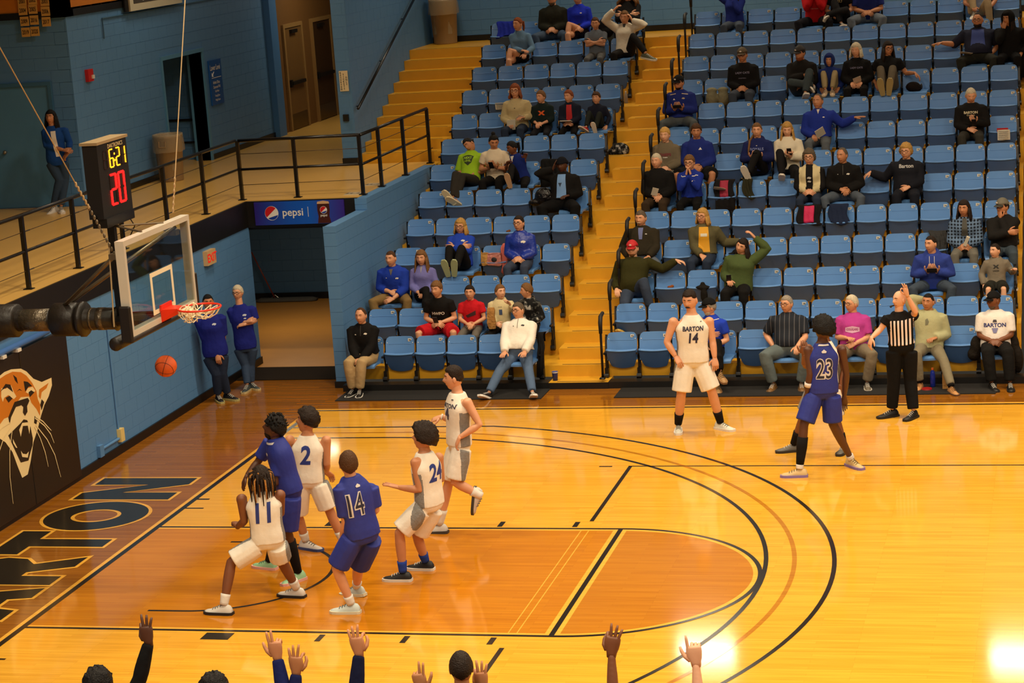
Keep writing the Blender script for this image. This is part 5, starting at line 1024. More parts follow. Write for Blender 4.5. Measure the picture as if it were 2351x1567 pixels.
sit(12, 44, 'person in white hoodie with one arm overhead and leg crossed into the aisle, twelfth row', ('hoodie', (214, 204, 184)), ('long', (26, 24, 24)), lean=12, head=(-6, -8, 4), arms=((-.18, -.2, 1.28, (.5, .1, .5), (-1, -.2, .6)), 'temple'), legs=('f', ((.45, -.62, .5), (.9, -.3, -.2), (.2, -.3, 1), (-.1, -.3, 1))), s=1.0, fem=1, hair='pony', hairc='light', dx=.08, shoe=((90, 92, 70), (210, 205, 190)), dec=[('p', [(-.03, .03), (.03, .03), (.02, -.05), (-.02, -.05)], (34, 32, 34), (0, .97), 1)])
sit(13, 47, 'bearded person in dark jacket and green cap, top row', ('jacket', (38, 38, 30)), ('long', JEAN), lean=-2, head=(-4, -4, 0), arms=('clasp', 'clasp'), legs=('w', 'w'), g=1.2, hair='short', hairc='grizzle', cap=(50, 62, 50), bill=(30, 32, 30), beard='grizzle', dx=.06, s=1.03)
sit(13, 46, 'person in royal blue long sleeves with crossed bare legs, top row', ('long', (32, 50, 190)), ('brief', (26, 26, 40)), lean=0, head=(-10, -14, 0), arms=('clasp', 'clasp'), legs=('f', 'x'), s=1.02, fem=1, hair='pony', hairc='light', dx=.06, dec=[LOGO(WHT, .06, .72, .7)])
sit(13, 44, 'person with very full curly hair in black jacket, top row by the aisle', ('jacket', (26, 25, 26)), ('long', (30, 32, 40)), lean=4, head=(-8, 0, 0), arms=('cross', 'cross'), s=1.02, fem=1, hair='frizz', hairc='light', skin='pale', dx=.02)
# -- wider block
sit(1, 40, 'person in black cap and blue polo with folded arms, front row behind the tall player', ('polo', (34, 62, 180)), ('long', BLK), lean=2, tyaw=-20, head=(-58, -6, 0), arms=('cross', 'clasp'), legs=('x', 'f'), g=1.05, hair='short', hairc='grey', cap=(18, 17, 17), beard='white', beardt=.007, dx=-.1, shoe=((170, 130, 80), (150, 110, 70)), dec=[('p', [(-.05, .004), (.05, .02), (.05, .012), (-.05, -.004)], WHT, (.1, .9), 1)])
def pinstripe(nt, tc, c, c2):
    w_ = nt.nodes.new('ShaderNodeTexWave'); w_.bands_direction = 'X'; w_.inputs['Scale'].default_value = 4.5; nt.links.new(tc.outputs['Object'], w_.inputs['Vector']); r = nt.nodes.new('ShaderNodeValToRGB'); e = r.color_ramp.elements; e[0].position = .9; e[0].color = c; e[1].position = .97; e[1].color = c2; nt.links.new(w_.outputs['Fac'], r.inputs[0]); return r.outputs[0]
sit(1, 38, 'older person with glasses in dark pinstripe shirt and jeans, front row', ('polo', (34, 38, 46)), ('long', (96, 106, 106)), lean=6, head=(-26, 0, 0), arms=('hip', 'knee'), legs=('w', 'w'), g=1.25, belly=.07, s=1.02, hair='short', hairc='grey', specs=1, sleeve=.85, tmat=mat('pinstripe cloth', (34, 38, 46), .8, pattern=pinstripe, c2=(84, 84, 88)), shoe=((118, 82, 40), (90, 64, 36)), baggy=.016, dx=.03)
sit(1, 36, 'person with glasses in magenta tee lettered COUGARS, front row', ('tee', (178, 62, 142)), ('long', (122, 110, 90)), lean=6, head=(-44, 0, 0), arms=((-.08, -.42, .70), 'clasp'), legs=('f', 'w'), g=1.2, fem=1, belly=.05, hair='short', hairc='white', specs=1, sleeve=.85, dx=-.02, dec=[('p', [(-.1, -.03), (-.1, .03), (0, .05), (.1, .03), (.1, -.03), (0, -.05)], (214, 170, 200), (0, .55), 1), TXT('COUGARS', .032, (150, 50, 120), (0, .555), squash=.8, bold=.02)], shoe=((110, 100, 84), (180, 172, 160)), baggy=.012)
sit(1, 34, 'person in sage hoodie with one hand behind the head, front row behind the referee', ('hoodie', (168, 166, 126)), ('long', (128, 118, 94)), lean=14, head=(-18, 0, 4), arms=('back', (.1, -.34, .66)), legs=(((-.12, -.62, .088),), ((.33, -.9, .088), (.45, -1, .0))), g=1.12, skin='tan', hair='buzz', hairc='black', dx=.06, shoe=((196, 140, 84), (90, 60, 40)), sock=BLK, sockh=.25, dec=[('p', [(-.02, -.05), (.015, -.04), (.03, .0), (.01, .05), (-.02, .03)], (106, 104, 80), (-.02, .68), 1)])
sit(1, 32, 'person in black cap and white tee lettered BARTON, front row by the far aisle', ('tee', (228, 220, 212)), ('long', (20, 19, 18)), lean=6, head=(-50, -4, 0), arms=('clasp', 'clasp'), legs=(((-.05, -.72, .088), (.4, -1, 0)), ((.2, -.72, .088), (.1, -1, 0))), g=1.28, belly=.05, skin='brown', hair='buzz', hairc='black', cap=(18, 17, 17), specs=1, beard='grizzle', beardt=.005, sleeve=.85, dec=[TXT('BARTON', .058, (34, 42, 110), (0, .6), bold=.03), ('p', [(-.03, .0), (.03, .0), (.02, .035), (-.02, .035)], (60, 56, 66), (0, .68), 1), ('p', [(-.045, .02), (.045, .02), (.02, -.05), (-.02, -.05)], (120, 120, 160), (0, .48), 1)], shoe=((18, 17, 17), (18, 17, 17)), baggy=.012)
sit(3, 43, 'person in red cap and olive sweater, arm along the seats, third row', ('sweater', (50, 48, 18)), ('long', (56, 66, 84)), lean=10, head=(-2, -4, 0), arms=((-.24, -.36, .56), (.66, -.06, .93, (1, -.1, -.25))), legs=(((-.02, -.8, .0), (-.5, -.6, .5), (0, .6, 1)), ((.3, -.55, .3), (.2, -1, 0))), g=1.42, belly=.06, hair='short', hairc='brown', skin='pale', cap=(186, 24, 30), specs=1, beard='light', beardt=.004, dx=-.06, hand=('relax', 'relax'), shoe=((60, 50, 30), (196, 160, 70)))
p = sit(3, 40, 'person in green sweater leaning on one raised hand, third row', ('sweater', (70, 84, 46)), ('long', BLK), lean=8, tilt=8, head=(-20, -4, 24), arms=((-.12, -.4, .66), (.27, -.12, 1.26, (-.5, 0, .6), (1, .1, -.6))), g=1.3, fem=1, hair='long', hlen=.12, hairc='dark', skin='fair', dx=.08); phone(p, 'dark phone resting by the person in green sweater', (1, 0), (.02, -.07, .03), (.3, 0, .2))
p = sit(3, 34, 'person in blue hoodie leaning forward over a phone, third row', ('hoodie', (48, 66, 146)), ('long', (62, 72, 84)), lean=-16, head=(-34, -4, 0), arms=('phone', 'phone'), legs=('w', 'w'), g=1.15, hair='buzz', hairc='dark', dx=.05, dec=[('p', [(-.004, .06), (.004, .06), (.004, -.09), (-.004, -.09)], (190, 190, 200), (-.035, .85), 1), ('p', [(-.004, .06), (.004, .06), (.004, -.11), (-.004, -.11)], (190, 190, 200), (.035, .85), 1)]); phone(p, 'wide black phone held in both hands by the blue hoodie person', d=(0, -.1, .04), rot=(.5, 0, 0), wide=1)
sit(3, 32, 'small boy in grey hoodie gripping both armrests, third row', ('hoodie', (120, 110, 94)), ('short', (36, 36, 30)), lean=8, head=(-38, 0, 0), arms=('low', (.26, -.3, .7)), legs=('d', 'd'), s=.74, hs=.92, hair='buzz', hairc='dark', skin='pale', dx=-.02, dec=[('p', [(-.06, .035), (-.025, .0), (-.06, -.035), (-.03, -.04), (0, -.015), (.03, -.04), (.06, -.035), (.025, 0), (.06, .035), (.03, .04), (0, .015), (-.03, .04)], (34, 32, 28), (0, .66), 1), TXT('UNDER', .028, (40, 38, 32), (0, .5), bold=.03)])
sit(4, 43, 'grey-haired person with white moustache in dark fleece jacket, fourth row by the aisle', ('jacket', (44, 38, 26)), ('long', (88, 96, 108)), lean=10, head=(-14, -4, 0), arms=('hip', 'knee'), legs=('f', 'w'), g=1.3, belly=.05, hair='short', hairc='grizzle', stache='white', dx=-.05, dec=[('p', [(-.04, .06), (.04, .06), (.03, -.12), (-.02, -.12)], (96, 104, 150), (0, .84), 1), LOGO((200, 196, 190), .09, .76, .6)])
sit(4, 41, 'person in olive jacket over yellow tee, arm on the next seat, fourth row', ('jacket', (86, 80, 54)), ('long', DJEAN), lean=10, tyaw=10, head=(-20, 0, 4), arms=((.0, -.5, .6), (.56, -.1, .72, (1, -.1, .0))), legs=('f', 'n'), g=1.2, fem=1, hair='bob', hairc='blond', specs=1, dx=-.06, dec=[OPEN((210, 150, 20), .07), ('p', [(-.05, -.015), (.05, -.015), (.05, .03), (-.05, .03)], (206, 200, 180), (0, .66), 1)])
def plaid(nt, tc, c, c2):
    N = nt.nodes; L = nt.links; outs = []
    for d in 'XZ':
        w_ = N.new('ShaderNodeTexWave'); w_.bands_direction = d; w_.inputs['Scale'].default_value = 6.5; w_.inputs['Distortion'].default_value = .6; L.new(tc.outputs['Object'], w_.inputs['Vector']); outs.append(w_)
    m1 = N.new('ShaderNodeMath'); m1.operation = 'ADD'; L.new(outs[0].outputs['Fac'], m1.inputs[0]); L.new(outs[1].outputs['Fac'], m1.inputs[1]); r = N.new('ShaderNodeValToRGB'); e = r.color_ramp.elements; e[0].color = c; e[0].position = .55; e[1].color = c2; e[1].position = 1.0; L.new(m1.outputs[0], r.inputs[0]); return r.outputs[0]
p = sit(4, 33, 'person in blue plaid overshirt and grey jeans, fourth row', ('jacket', (30, 34, 42)), ('long', (108, 104, 94)), lean=2, head=(-16, -4, 0), arms=('clasp', 'clasp'), g=1.05, fem=1, hair='long', hlen=.13, hairc='dark', skin='tan', tmat=mat('plaid cloth', (26, 30, 38), .85, pattern=plaid, c2=(96, 118, 146)), dec=[('p', [(-.03, .1), (.03, .1), (.05, -.16), (-.05, -.16)], (62, 60, 52), (0, .78), 1)], collar=0); paper(p, 'rolled white program held by the person in plaid', d=(.03, -.08, .08), rot=(.3, .4, 0), size=(.05, .03, .16))
sit(4, 32, 'person in grey cap and black jacket resting chin on hand, fourth row', ('jacket', (28, 26, 24)), ('long', (62, 72, 80)), lean=4, head=(-40, -4, 0), arms=('cross', 'chin'), g=1.15, hair='short', hairc='dark', skin='tan', cap=(104, 98, 82), bill=(60, 60, 52), specs=1, beard='dark', beardt=.005, dx=.08)
p = sit(6, 43, 'white-haired person in black jacket holding a sheet, sixth row by the aisle', ('jacket', BLK), ('long', (58, 44, 30)), lean=4, head=(-12, -2, 0), arms=('clasp', 'lap'), g=1.2, hair='short', hairc='white', dx=-.04); paper(p, 'small white program held by the white-haired person', d=(-.02, -.08, .08), rot=(.5, .3, .2), size=(.1, .004, .15))
sit(6, 42, 'person in blue striped track jacket with hands at the mouth, sixth row', ('jacket', (28, 48, 140)), ('long', BLK), lean=-4, head=(-6, -6, 0), arms=('mouth', 'mouth'), s=.95, fem=1, hair='crop', hairc='light', specs=1, dx=.02, dec=[('p', [(-.045, -.003), (.045, -.016), (.045, -.026), (-.045, -.013)], WHT, (.1, .9), 1), ('p', [(-.045, -.016), (.045, -.003), (.045, -.013), (-.045, -.026)], WHT, (-.1, .9), 1), LOGO(WHT, .08, .72)])
sit(6, 38, 'person with glasses in cream vest over black shirt, sixth row', ('jacket', (24, 22, 22)), ('long', DJEAN), lean=0, head=(-4, -2, 0), arms=('clasp', 'clasp'), s=.96, fem=1, g=1.1, hair='big', hairc='grizzle', specs=1, dx=-.02, tmat=[cloth((24, 22, 22)), cloth((206, 190, 146))], tpaint=lambda u, v, w_: np.where((np.abs(u) < .17) & ((np.abs(u) > .055) | (v < 0)) & (w_ > .0), 1, 0), dec=[LOGO((190, 186, 176), 0, .62, 1.4), LOGO((190, 186, 176), 0, .5, 1.2)])
sit(6, 37, 'person in black quarter-zip and jeans leaning forward, sixth row', ('jacket', (22, 20, 19)), ('long', (82, 90, 100)), lean=-10, head=(-26, -4, 0), arms=('clasp', 'lap'), legs=('w', 'w'), g=1.12, hair='thin', hairc='grizzle', skin='tan', dec=[LOGO(WHT, .08, .74), LOGO(WHT, -.08, .74, .3), ZIP((70, 66, 60))], dx=.03)
sit(6, 35, 'person in black lettered hoodie with arm along the next seat, sixth row', ('hoodie', (24, 25, 32)), ('long', (24, 26, 34)), lean=8, head=(-14, -2, 0), arms=((-.58, -.14, .83, (-.8, -.4, -.5)), 'clasp'), g=1.32, fem=1, belly=.04, hair='big', hairc='blond', specs=1, dx=.03, dec=[TXT('Barton', .06, (190, 186, 180), (0, .8), bold=.02)])
sit(7, 43, 'blond youth in grey hoodie lettered CHIEFS, seventh row by the aisle', ('hoodie', (110, 98, 78)), ('long', (120, 110, 96)), lean=2, head=(-8, -6, 0), arms=('clasp', 'clasp'), s=.98, hair='crop', hairc='yellow', skin='pale', dx=-.02, dec=[TXT('CHIEFS', .05, (120, 30, 44), (0, .62), bold=.035), TXT('CHIEFS', .02, WHT, (0, .53), bold=.035)])
sit(7, 42, 'youth in navy blue hoodie and black shorts, knees wide, seventh row', ('hoodie', (30, 44, 118)), ('short', (22, 21, 22)), lean=2, head=(8, -8, 0), arms=('clasp', 'lap'), legs=('w', 'w'), s=1.04, hair='crop', hairc='brown', skin='tan', dec=[('p', [(-.03, -.015), (.025, -.015), (.0, .025)], WHT, (.07, .72), 1)], dx=.01)
p = sit(7, 40, 'person in navy ROYALS hoodie with a braid, one foot up, seventh row', ('hoodie', (28, 36, 86)), ('long', BLK), lean=4, head=(2, -6, 0), arms=('phone', 'phone'), legs=('f', ((-.1, -.76, .50), (-.3, -.4, .9), (0, 1, .3), (.1, 0, 1))), fem=1, hair='pony', hairc='light', dec=[TXT('ROYALS', .045, (130, 140, 190), (0, .66), bold=.02), LOGO(WHT, .0, .77, .4)], dx=.03); phone(p, 'silver phone held by the person in navy ROYALS hoodie')
g = Geo(); h = p[2]+p[1]['head']; g.tube([h+Vector((-.05, .04, -.06)), h+Vector((-.12, -.04, -.16)), h+Vector((-.13, -.13, -.28)), h+Vector((-.14, -.17, -.38))], [.022, .02, .018, .008], 8); g.obj('braid', hairm(HAIR['light']), p[0], True, loc=-p[2])
p = sit(7, 39, 'blond person in white hoodie with knee up and phone, seventh row', ('hoodie', (218, 206, 180)), ('long', (24, 22, 22)), lean=8, head=(4, -18, 0), arms=((.0, -.44, .78), 'phone'), legs=(((-.04, -.74, .46), (.1, -.6, .4), (0, 1, .5), (-.1, 0, 1)), 'f'), fem=1, hair='long', hlen=.2, hairc='blond', skin='pale', dx=.03); phone(p, 'dark phone held by the blond person in white hoodie', d=(.03, -.1, .07))
p = sit(8, 38, 'person in blue quarter-zip pointing along the row, eighth row', ('jacket', (32, 50, 140)), ('long', (92, 96, 100)), lean=2, head=(-18, 2, 0), arms=('lap', (.6, -.22, .86, (1, -.1, .1))), hand=('relax', 'spread'), g=1.18, hair='thin', hairc='grizzle', skin='tan', dx=-.02, dec=[LOGO(WHT, .09, .76, .7), VNECK((210, 200, 190), .025, .05, .97)]); paper(p, 'white sheets on the lap of the pointing person', (1, 0), (.12, -.1, .06), (.7, -.5, .3), (.16, .006, .2))
p = sit(8, 33, 'white-haired person in black sweatshirt lettered BARTON, eighth row', ('sweater', (22, 20, 19)), ('long', (52, 50, 44)), lean=0, head=(8, -22, 0), arms=('clasp', 'phone'), g=1.18, hair='short', hairc='white', dx=.0, dec=[TXT('BARTON', .042, (210, 196, 160), (0, .72), bold=.03), TXT('Cougars', .036, (200, 180, 140), (0, .63), bold=.02), LOGO((200, 180, 140), 0, .55, 1.0)]); phone(p, 'dark phone held by the person in BARTON sweatshirt', (.3, .7), (.02, -.09, .04))
p = sit(9, 43, 'person in blue quarter-zip and two-tone cap with phone, ninth row by the aisle', ('jacket', (30, 42, 112)), ('long', (84, 88, 88)), lean=4, head=(-20, -6, 0), arms=('phone', 'phone'), legs=('w', 'w'), g=1.2, hair='short', hairc='dark', cap=(26, 24, 24), specs=1, beard='dark', beardt=.004, skin='tan', dx=-.02, dec=[LOGO((190, 170, 130), .08, .74), ('p', [(-.02, -.012), (.02, -.012), (0, .015)], WHT, (-.08, .72), 1), ('p', [(-.05, .004), (.05, -.012), (.05, -.024), (-.05, -.008)], (200, 180, 150), (.1, .9), 1), ('p', [(-.05, -.012), (.05, .004), (.05, -.008), (-.05, -.024)], (200, 180, 150), (-.1, .9), 1)]); phone(p, 'black phone held by the person in two-tone cap', wide=1)
sit(10, 41, 'person in brown cap and black sweatshirt, hands together, tenth row', ('sweater', (20, 18, 18)), ('long', (58, 64, 74)), lean=2, head=(-6, -6, 0), arms=('clasp', 'clasp'), legs=('f', 'f'), g=1.2, s=1.02, hair='short', hairc='brown', cap=(84, 68, 42), specs=1, skin='tan', dec=[TXT('LADY CATS', .034, (130, 126, 150), (0, .68), bold=.02), TXT('BASKETBALL', .016, (130, 126, 150), (0, .5))])
sit(10, 39, 'bearded person in dark cap with one leg folded up, tenth row', ('jacket', (26, 23, 21)), ('long', (56, 64, 66)), lean=0, head=(-30, -10, 0), arms=('cross', 'clasp'), legs=('X', ((.1, -.7, .5), (.2, -.6, .3), (0, .6, 1), (.2, 0, 1))), g=1.15, hair='short', hairc='dark', cap=(34, 28, 24), beard='red', beardt=.025, skin='tan', dx=.03)
sit(10, 38, 'child in blue hood with knees drawn up, tenth row', ('hoodie', (28, 44, 104)), ('long', (150, 132, 96)), lean=8, head=(-6, -2, 0), arms=('hip', 'hip'), legs=('k', 'k'), s=.78, hs=.9, hair='short', hairc='brown', hoodup=(26, 40, 96), shoe=((196, 170, 140), (190, 170, 140)), skin='tan', dx=.02)
p = sit(10, 37, 'white-haired person in black top with a sheet, tenth row', ('sweater', (18, 17, 17)), ('long', BLK), lean=2, head=(-14, -6, 0), arms=('lap', 'lap'), fem=1, hair='bob', hairc='white', skin='fair', dec=[TXT('LADY CATS', .03, (120, 116, 140), (0, .68), bold=.02)], dx=.0); paper(p, 'white sheet held by the white-haired person in black', d=(.02, -.06, .05), rot=(.9, -.3, .2))
sit(10, 36, 'dark-haired person in black tee with knees drawn up, tenth row', ('tee', (20, 19, 19)), ('long', (96, 86, 70)), lean=8, head=(28, -6, 0), arms=('hip', (.46, -.3, .72, (.8, -.1, -.8))), legs=('u', 'u'), fem=1, hair='long', hlen=.2, hairc='dark', specs=1, skin='tan', shoe=((150, 128, 76), (160, 138, 84)), dx=.03)
p = sit(11, 33, 'large bearded person in blue tee and dark overshirt, arm stretched aside, eleventh row', ('jacket', (30, 32, 48)), ('long', (40, 40, 34)), lean=10, head=(-8, -2, 0), arms=((-.62, -.3, .80, (-1, -.2, -.1)), 'hip'), hand=('spread', 'grip'), legs=('w', 'w'), g=1.45, belly=.1, hair='thin', hairc='dark', beard='dark', beardt=.02, specs=1, skin='tan', sleeve=1.1, dx=.05, dec=[OPEN((36, 56, 124), .1)]); paper(p, 'white sheet on the knee of the large bearded person', (0, 0), (-.2, -.5, .62), (1.3, .2, .3), (.2, .003, .14))
sit(11, 32, 'person hidden in a black hood, hand at the chin, eleventh row', ('hoodie', (16, 15, 15)), ('long', (17, 16, 16)), lean=4, head=(-30, -8, 0), arms=('chin', 'hip'), g=1.1, hair='long', hairc='dark', hoodup=(16, 15, 15), skin='olive', dx=.08)
sit(13, 42, 'long-haired person in blue top with an arm raised, top row', ('long', (30, 44, 120)), ('long', (66, 74, 86)), lean=4, head=(-10, -4, 0), arms=((-.26, -.1, 1.34, (.3, 0, .5), (-1, 0, .4)), 'mouth'), fem=1, hair='long', hlen=.3, hairc='dark', dx=.03)
sit(13, 39, 'person in red hoodie with hands clasped at the chin, top row', ('hoodie', (172, 18, 24)), ('long', (28, 28, 34)), lean=-4, head=(0, -4, 0), arms=('mouth', 'mouth'), legs=('w', 'w'), g=1.1, hair='short', hairc='brown', dx=.05, dec=[TXT('Oak Creek', .022, (206, 150, 140), (0, .45))])
sit(13, 38, 'person in black tee with bare arms wrapped over one knee, top row', ('tee', (18, 17, 17)), ('long', (30, 30, 32)), lean=-4, head=(-4, -6, 0), arms=('lap', 'clasp'), legs=(((.05, -.6, .45), (.3, -.6, .2), (0, .5, 1), (-.2, 0, 1)), 'X'), fem=1, hair='long', hlen=.25, hairc='blond', dx=.0, dec=[TXT('ESU', .05, (190, 170, 110), (0, .66))])
sit(13, 37, 'person in blue tee and faded jeans, hands together, top row', ('tee', (32, 44, 112)), ('long', (104, 112, 122)), lean=-4, head=(0, -4, 0), arms=('clasp', 'clasp'), legs=('w', 'w'), g=1.25, hair='short', hairc='brown', skin='tan', dx=.02, sleeve=.8)
sit(13, 33, 'person in pale shirt and khaki trousers with legs drawn up, top row', ('tee', (120, 132, 160)), ('long', (168, 146, 112)), lean=10, head=(0, -4, 0), arms=('lap', 'hip'), legs=('k', ((.22, -.62, .3), (.9, -.5, .2))), g=1.05, hair='short', hairc='brown', skin='tan', shoe=((216, 206, 190), (220, 212, 200)), dx=.0)
# ------------------------------------------------------------------ players, referee, standing people
HV = Vector((CF.x, CF.y, 0)).normalized()
def K(root):
    """photo pixel -> point on the upright plane through root facing the camera, dd metres further away"""
    C = Vector(CAMP)
    def f(px, py, dd=0):
        d = CR*((px-1175.5)/FPX)+CD*((py-783.5)/FPX)+CF; return C+d*((HV.dot(root)+dd-HV.dot(C))/HV.dot(d))
    return f
def figure(label, root, P, top, bot, hf, hu=(0, 0, 1), vox=.0098, shift=(0, 0, 0), **st):
    """P: joint -> (px, py[, dd]); root: world foot point"""
    k = K(root); J = {}; 
    for n, v in P.items():
        if n[:2] in ('ft', 'fu', 'hd', 'hn'): J[n] = Vector(v)
        else: J[n] = k(*v)-root
    J['hf'] = Vector(hf).normalized(); J['hu'] = Vector(hu); st['top'] = top; st['bot'] = bot; st.setdefault('group', 'players on the court')
    st.setdefault('s', 1.06); st.setdefault('hs', 1.16); st.setdefault('foot', 1.12)
    up = (J['neck']-J['pel']).normalized(); pl = st['group'] == 'players on the court'; J['neck'] += up*(.035 if pl else .015); J['sha'] += up*(.036 if pl else .012); J['shb'] += up*(.036 if pl else .012)
    for n, w_ in (('sh', (.192 if top[0] == 'tank' else .172)*st['s']*(1+(st.get('g', 1)-1)*.7)*(1-.09*st.get('fem', 0))), ('hp', .1*st['s'])):   # true width across the joints
        c = (J[n+'a']+J[n+'b'])/2; d = (J[n+'b']-J[n+'a']).normalized(); J[n+'a'] = c-d*w_; J[n+'b'] = c+d*w_
    for q in 'ab':      # stand the supporting feet on the floor
        t = .088*st['s']*st['foot']; p_ = J['an'+q]+root; d = p_-Vector(CAMP)
        dz = abs(J['an'+q].z-t)
        if dz < .05: J['an'+q] = p_+d*((t+root.z-p_.z)/d.z)-root
        elif dz < .17: J['an'+q].z = t
    pr = person(label, tuple(root+Vector(shift)), J, st, vox); figure.J = J; return pr
GS = mat('grey mesh panel', (128, 126, 122), .7, .35, 40, .3, 60); WJ = cloth((232, 224, 208), .7, .3); BJ = cloth((28, 42, 132), .7, .3); WJT = [WJ, GS]
side = lambda u, v, w_: np.where((np.abs(u) > .148) & (w_ < .62) & (np.abs(v) < .06), 1, 0)
sideS = lambda u, v, w_: np.where((np.abs(u) > .162) & (np.abs(v-np.maximum(0, -w_)*.0) < .055), 1, 0)
NUM = lambda n, h, col, c=(0, .55), s=-1, **k: ('t', n, h, col, c, s, dict(bold=.03, squash=.8, shear=.12, **k))
BLU2 = (30, 52, 130); OUT = (205, 200, 196)
WHITEKIT = dict(tmat=WJT, tpaint=side, bmat=WJT, bpaint=sideS)
def root_at(px, py): return at(px, py, 2, 0)
# white 11, dreadlocks
figure('player in white jersey number eleven with long dreadlocks, back turned', root_at(600, 1392), dict(
    pel=(616, 1236), neck=(601, 1128), head=(599, 1098), sha=(634, 1140), shb=(565, 1147), ela=(645, 1178, .12), wra=(628, 1168, .32), elb=(561, 1196, .02), wrb=(545, 1208, .16), hda=(-.4, .8, .3), hdb=(-.5, .8, .2),
    hpa=(635, 1250), hpb=(592, 1252), kna=(645, 1284, .1), knb=(531, 1290, -.05), ana=(681, 1349, .28), anb=(514, 1388, -.12), fta=(-1, .15, 0), ftb=(-1, .1, 0)),
    ('tank', WHT), ('short', WHT), (-.45, .85, .2), skin='brown', hair='dread', hairc='dark', handb='fist', handa='fist', sock=(226, 220, 208), sockh=.26, shoe=((222, 216, 204), (30, 28, 28)), dec=[NUM('11', .21, BLU2, (0, .58))], **WHITEKIT)
# blue, headband
figure('player in blue jersey with black headband and leggings, looking up', root_at(690, 1338), dict(
    pel=(664, 1120), neck=(634, 1012), head=(630, 983), shb=(643, 1036, -.08), sha=(622, 1020, .3), elb=(634, 1108, -.12), wrb=(596, 1108, -.05), ela=(592, 1060, .3), wra=(566, 1092, .22), hda=(-.5, 0, -.8), hdb=(-1, .2, .2),
    hpb=(668, 1140, -.08), hpa=(658, 1138, .12), knb=(660, 1222, -.05), kna=(640, 1215, .4), anb=(684, 1312, .0), ana=(616, 1268, .6), ftb=(-.5, -.8, 0), fta=(-1, .3, 0)),
    ('tee', (28, 42, 132)), ('short', (28, 42, 132)), (-.97, -.12, .3), skin='dark', hair='twist', hairc='black', band=(18, 17, 17), beard='black', beardt=.006, sleeve=.8, tmat=BJ, bmat=BJ, sock=(22, 20, 20), sockh=.8, shoe=((150, 196, 150), (226, 170, 160)), dec=[('p', [(-.1, 0), (.1, 0), (.1, .02), (-.1, .02)], OUT, (0, .93), 1), LOGO(OUT, 0, .75, 1.2)])
# white 2
figure('curly-haired player in white jersey number two, back turned', root_at(712, 1268), dict(
    pel=(708, 1098), neck=(706, 1001), head=(705, 968), sha=(741, 1013), shb=(674, 1013), ela=(750, 1064, -.02), wra=(750, 1082, .18), elb=(655, 1050, .1), wrb=(640, 1062, .3), hda=(.2, .6, -.6), hdb=(-.3, .9, 0),
    hpa=(726, 1110), hpb=(694, 1112), kna=(756, 1170, .02), knb=(684, 1182, .1), ana=(787, 1240, .0), anb=(702, 1240, .12), fta=(.3, .9, 0), ftb=(.85, -.3, 0)),
    ('tank', WHT), ('short', WHT), (-.97, -.05, .2), skin='tan', hair='curl', hairc='dark', sock=(226, 220, 208), sockh=.3, shoe=((220, 214, 206), (60, 76, 130)), dec=[NUM('2', .21, BLU2, (.02, .58))], **WHITEKIT)
# blue 14
figure('brown-haired player in blue jersey number fourteen, back turned', root_at(812, 1410), dict(
    pel=(832, 1222), neck=(806, 1100), head=(800, 1064), sha=(853, 1126, .1), shb=(783, 1126, -.08), ela=(863, 1170, .12), wra=(845, 1180, .38), elb=(793, 1196, -.06), wrb=(785, 1232, .06), hda=(-.2, .9, 0), hdb=(-.35, .4, -.9),
    hpa=(850, 1236, .05), hpb=(812, 1236, -.03), kna=(822, 1302, .28), knb=(773, 1304, .0), ana=(819, 1345, .55), anb=(806, 1385, -.02), fta=(-1, .35, -.1), ftb=(-1, .0, 0)),
    ('tee', (28, 42, 132)), ('short', (28, 42, 132)), (-.5, .8, .25), skin='fair', hair='short', hairc='brown', handb='fist', sleeve=.85, tmat=BJ, bmat=BJ, sock=(226, 220, 208), sockh=.22, shoe=((196, 206, 200), (214, 206, 176)), dec=[('t', '14', .24, OUT, (.06, .56), -1, dict(bold=.06, squash=.62)), ('t', '14', .22, (30, 34, 60), (.06, .56), -1, dict(bold=.0, squash=.62)), LOGO(OUT, 0, .84, 1.2)][:3]+[('p', [(-.025, 0), (0, .02), (.025, 0), (.02, -.015), (-.02, -.015)], OUT, (0, .86), -1)])
# white 24
figure('player in white jersey number twenty-four with big curly hair, crouching', root_at(945, 1326), dict(
    pel=(986, 1150), neck=(975, 1040), head=(972, 1005), shb=(961, 1062, -.06), sha=(1000, 1054, .18), elb=(964, 1124, -.14), wrb=(914, 1118, -.05), ela=(1013, 1100, .25), wra=(990, 1090, .45), hdb=(-1, .1, .25), hda=(-.6, .8, .3), hnb=(0, 0, -1),
    hpb=(968, 1168, -.08), hpa=(996, 1166, .1), knb=(917, 1222, -.1), kna=(957, 1228, .15), anb=(925, 1312, -.12), ana=(976, 1276, .25), ftb=(-1, .02, 0), fta=(-1, .1, 0)),
    ('tank', WHT), ('short', WHT), (-.97, .08, .12), skin='tan', hair='afro', hairc='dark', handb='spread', sock=(40, 66, 150), sockh=.28, shoe=((24, 22, 22), (218, 212, 200)), dec=[NUM('24', .19, BLU2, (.0, .6))], **WHITEKIT)
